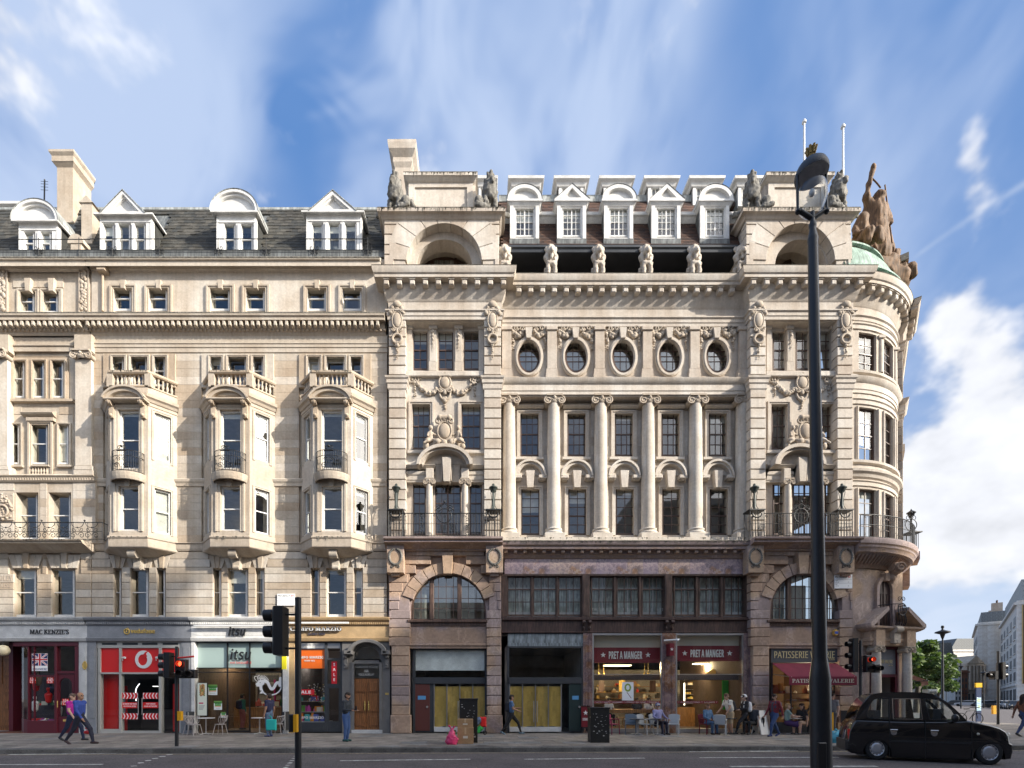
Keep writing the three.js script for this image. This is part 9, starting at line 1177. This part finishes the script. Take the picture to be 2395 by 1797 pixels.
// blocks that face us at the end of the view
function farBlock(label,x0,x1,yt,d,m,o) {
const a = spot(x0,d)[0],b = spot(x1,d)[0],h = hAt(yt,d),z = DIST - d,g = thing('street_building',label,'building',[(a + b)/2,0,z]); part(g,'wall',mb(a,b,0,h,z - 15,z),m); part(g,'cornice',[mb(a - .3,b + .3,h - 1,h - .4,z - 15,z + .5),mb(a,b,h * .33,h * .33+.4,z,z + .3)],m);
for (let i = 0; i < o.cols; i++) for (let j = 0; j < o.rows; j++) { const x = lerp(a,b,(i + .5) / o.cols),w = (b - a) / o.cols * .22,y = 1.5+(h - 3.5) * j / o.rows; part(g,'window',mb(x - w,x + w,y,y + (h - 3.5) / o.rows * .6,z,z + .06),wd); } if (o.roof) part(g,'roof',prism([[a,h],[b,h],[lerp(a,b,.85),h + o.roof],[lerp(a,b,.15),h + o.roof]],z - 14,z - .5),o.rm ?? M.lead); if (o.gable) part(g,'pediment',prism([[a,h],[b,h],[(a + b)/2,h + o.gable]],z - 10,z + .3),m); if (o.columns) for (let i = 0; i < o.columns; i++) { const x = lerp(a,b,(i + .5) / o.columns); part(g,'column',rod([x,h * .35,z + .6],[x,h - 1,z + .6],.45,.4,10),m); }
}
farBlock('pedimented stone club house with tall columns far down the street',2262,2302,1552,185,warm,{ cols: 4,rows: 3,gable: 3,columns: 5 }); farBlock('large mansard-roofed stone block closing the street',2226,2326,1520,262,pale,{ cols: 10,rows: 5,roof: 6 }); farBlock('tall warm stone range left of the mansard block',2192,2234,1530,215,warm,{ cols: 6,rows: 5,roof: 5 }); farBlock('white wrapped scaffold front far down the street',2234,2248,1558,170,M.white,{ cols: 2,rows: 5 }); farBlock('red brick front beside the scaffold',2248,2264,1568,175,st(.24,.11,.07),{ cols: 2,rows: 4 }); farBlock('low brown house behind the trees',2140,2194,1536,160,warm,{ cols: 5,rows: 4 });
// trees behind the corner
function tree(label,px,d,h,r,n) {
const [x,,z] = spot(px,d),g = thing('plane_tree',label,'tree',[x,0,z],'plane trees behind the corner'); part(g,'trunk',[rod([x,0,z],[x + .3,h * .45,z],.35,.22),...[0,1,2,3,4].map((i)=>rod([x + .3,h * (.3 + i * .05),z],[x + Math.cos(i * 2.3) * r * .6,h * (.55+.07 * i),z + Math.sin(i * 2.3) * r * .6],.14,.04,6))],mat(.09,.07,.05,{ tex: streakTex }));
const lobes = Array.from({ length: 13 },()=>[x + rr(-.7,.7) * r,h * rr(.42,.9),z + rr(-.7,.7) * r,rr(.28,.5) * r]),by = [[],[],[]],leaf = (cx,cy,cz,s)=>{ const a = rr(0,6.28),b = rr(-1,1),ux = Math.cos(a) * s,uz = Math.sin(a) * s,vx = -Math.sin(a) * b * s,vy = s * .8,vz = Math.cos(a) * b * s; return [[cx - ux - vx,cy - vy,cz - uz - vz],[cx + ux - vx,cy - vy * .6,cz + uz - vz],[cx + ux + vx,cy + vy,cz + uz + vz],[cx - ux + vx,cy + vy * .7,cz - uz + vz]]; };
for (let i = 0; i < n; i++) { const [lx,ly,lz,lr] = pick(lobes),u = rr(-1,1),t = rr(0,6.28),q = Math.sqrt(1 - u * u),k = lr * Math.pow(rnd(),.4); by[i % 3].push(leaf(lx + q * Math.cos(t) * k,ly + u * k * .85,lz + q * Math.sin(t) * k,rr(.12,.24))); }
const lm = [[.075,.13,.02],[.11,.17,.025],[.05,.10,.018]]; by.forEach((q,i)=>part(g,'crown',quads(q),mat(...lm[i],{ phys: 1,transmission: .35,thickness: 0,roughness: .9,side: THREE.DoubleSide })));
}
tree('tall bright green plane tree rising behind the corner building',2143,62,9.6,3.4,5200); tree('lower plane tree further along, right of the tall one',2174,80,7.6,3.2,3800); tree('small plane tree at the end of the green clump',2192,100,8.2,3.2,2600);
// street lamps, wayfinding post, bicycle, awning
function farLamp(label,px,d,yt) { const [x,,z] = spot(px,d),h = hAt(yt,d),g = thing('street_lamp',label,'lamp post',[x,0,z],'black street lamps along the side street'); part(g,'post',rod([x,0,z],[x,h - 1.2,z],.12,.06),M.pole); part(g,'lantern',[lathe([[.05,h - 1.2],[.12,h - 1],[.18,h - .75],[.55,h - .62],[.5,h - .52],[.15,h - .4],[.06,h - .3],[.12,h - .15],[.1,h]],x,0,z,14)],M.black); }
farLamp('tall black street lamp standing beyond the taxi roof',2205,43,1464); farLamp('distant black street lamp before the scaffold front',2248,90,1552); farLamp('distant black street lamp before the white stone block',2301,95,1567);
{ const [x,,z] = spot(2290,33),h = hAt(1598,33),g = thing('wayfinding_post','navy wayfinding post with a yellow top and street maps','sign post',[x,PAVE,z]); part(g,'panel',mb(x - .17,x + .17,PAVE,h - .3,z - .06,z),mat(.012,.03,.09)); part(g,'cap',mb(x - .21,x + .21,h - .3,h,z - .08,z + .02),mat(.75,.45,.01)); part(g,'map',panel(x - .15,x + .15,PAVE + .75,PAVE + 1.65,z + .004),printed((c,w,q)=>{ c.fillStyle = '#9fc3d8'; c.fillRect(0,0,w,q); c.fillStyle = '#b7cf9a'; c.fillRect(8,q * .1,w - 20,q * .22); c.fillRect(20,q * .6,w * .5,q * .2); c.strokeStyle = '#e9eef2'; c.lineWidth = 5; for (let i = 0; i < 6; i++) { c.beginPath(); c.moveTo(0,q * i / 6); c.lineTo(w,q * (i + .6)/6); c.stroke(); } },64,192),{ keepUV: true });
const [bx1,,bz] = spot(2268,30),b = thing('bicycle','dark parked bicycle glimpsed over the taxi bonnet','bicycle',[bx1,PAVE,bz]); for (const s of [-.5,.5]) part(b,'wheel',tor(bx1 + s,PAVE + .34,bz,.33,.025),M.rubber); part(b,'frame',[rod([bx1-.5,PAVE + .34,bz],[bx1-.15,PAVE + .8,bz],.02),rod([bx1-.15,PAVE + .8,bz],[bx1+.38,PAVE + .85,bz],.02),rod([bx1,PAVE + .3,bz],[bx1+.38,PAVE + .85,bz],.02),rod([bx1+.5,PAVE + .34,bz],[bx1+.36,PAVE + 1.0,bz],.02)],M.black); part(b,'saddle',mb(bx1-.3,bx1-.05,PAVE + .9,PAVE + .96,bz - .06,bz + .06),M.black); part(b,'handlebar',rod([bx1+.25,PAVE + 1.02,bz - .25],[bx1+.36,PAVE + 1.02,bz + .25],.02),M.black);
const p = sidePt(7,0),q = sidePt(11,0),aw = thing('side_awning','dark red awning over a shop on the side street','awning',[p[0],2.6,p[1]]),o = 1.7; part(aw,'canvas',quads([[[p[0],3.6,p[1]],[p[0] + sideN[0] * o,2.75,p[1] + sideN[1] * o],[q[0] + sideN[0] * o,2.75,q[1] + sideN[1] * o],[q[0],3.6,q[1]]],[[p[0] + sideN[0] * o,2.5,p[1] + sideN[1] * o],[q[0] + sideN[0] * o,2.5,q[1] + sideN[1] * o],[q[0] + sideN[0] * o,2.75,q[1] + sideN[1] * o],[p[0] + sideN[0] * o,2.75,p[1] + sideN[1] * o]]]),mat(.09,.015,.015)); part(aw,'arm',rod([p[0],2.6,p[1]],[p[0] + sideN[0] * o,2.75,p[1] + sideN[1] * o],.03),M.black);
const f = spot(2222,110),fl = thing('red_flag','small red flag on a pole over the side street','flag',[f[0],0,f[2]]); part(fl,'pole',rod([f[0]-.8,0,f[2]],[f[0]-.8,hAt(1585,110),f[2]],.06),M.iron); part(fl,'cloth',prism([[f[0]-.7,hAt(1588,110)],[f[0]+.6,hAt(1597,110)],[f[0]+.5,hAt(1605,110)],[f[0]-.6,hAt(1606,110)]],f[2],f[2]+.04),M.red); }
// parked cars along the side street
{
const wg = new THREE.LatheGeometry([[.001,.11],[.2,.11],[.31,.08],[.32,-.08],[.2,-.11]].map((q)=>new THREE.Vector2(...q)),16).rotateX(R90); const low = [[-2.1,.25],[-2.15,.6],[-2.05,.9],[-1.3,.98],[1.0,.96],[1.9,.82],[2.15,.6],[2.15,.3],[1.75,.25],[1.6,.55],[1.2,.6],[.95,.25],[-.95,.25],[-1.15,.58],[-1.55,.58],[-1.75,.25]],cab = [[-1.95,.92],[-1.5,1.42],[-.2,1.5],[.55,1.4],[1.15,.94]];
const proto = [[.012,.012,.014],[.4,.4,.41],[.03,.035,.05],[.16,.17,.18]].map((c,i)=>{ const t = thing('parked_car','car','car',[0,0,0]); part(t,'body',prism(low,-.85,.85,[],.06),mat(...c,{ phys: 1,clearcoat: 1,roughness: .35 })); part(t,'roof',prism([[-1.55,1.36],[-1.45,1.43],[-.2,1.51],[.55,1.41],[.65,1.36]],-.66,.66,[],.03),t.children[0].material); part(t,'window_band',prism(cab.map(([x,y])=>[x * .97,Math.min(y,1.4)]),-.68,.68),mat(.02,.025,.03,{ roughness: .05 })); for (const [a,b] of [[-1.35,.8],[1.38,.8],[-1.35,-.8],[1.38,-.8]]) part(t,'wheel',moved(wg,a,.32,b),M.rubber); for (const s of [-1,1]) part(t,'headlight',ball(2.1,.68,s * .6,.12,.4,.7,1),M.cream); return t; });
const names_ = ['black saloon nearest us','silver hatchback second','dark blue saloon third','grey estate fourth','black car fifth','silver car sixth','dark blue car seventh','grey car eighth','black car ninth','silver car tenth','dark car eleventh','grey car last']; names_.forEach((n,i)=>{ const p = [91 + i * 5.2*.66,0,-61 - i * 5.2*.75],t = Math.atan2(.75,.66) + Math.PI,l = n + ' in the row of cars parked down the side street'; if (i < 4) { proto[i].position.set(...p); proto[i].rotation.y = t; proto[i].userData.label = l; proto[i].userData.group = 'cars parked down the side street'; } else copyOf(proto[i % 4],p,t,l); });
[[2262,120,'white van-like car driving away far down the side street'],[2232,150,'dark car far off in the middle of the side street']].forEach(([px,d,l],i)=>copyOf(proto[1 - i],spot(px,d),Math.PI * .35,l));
}
renderer.render(scene,camera);
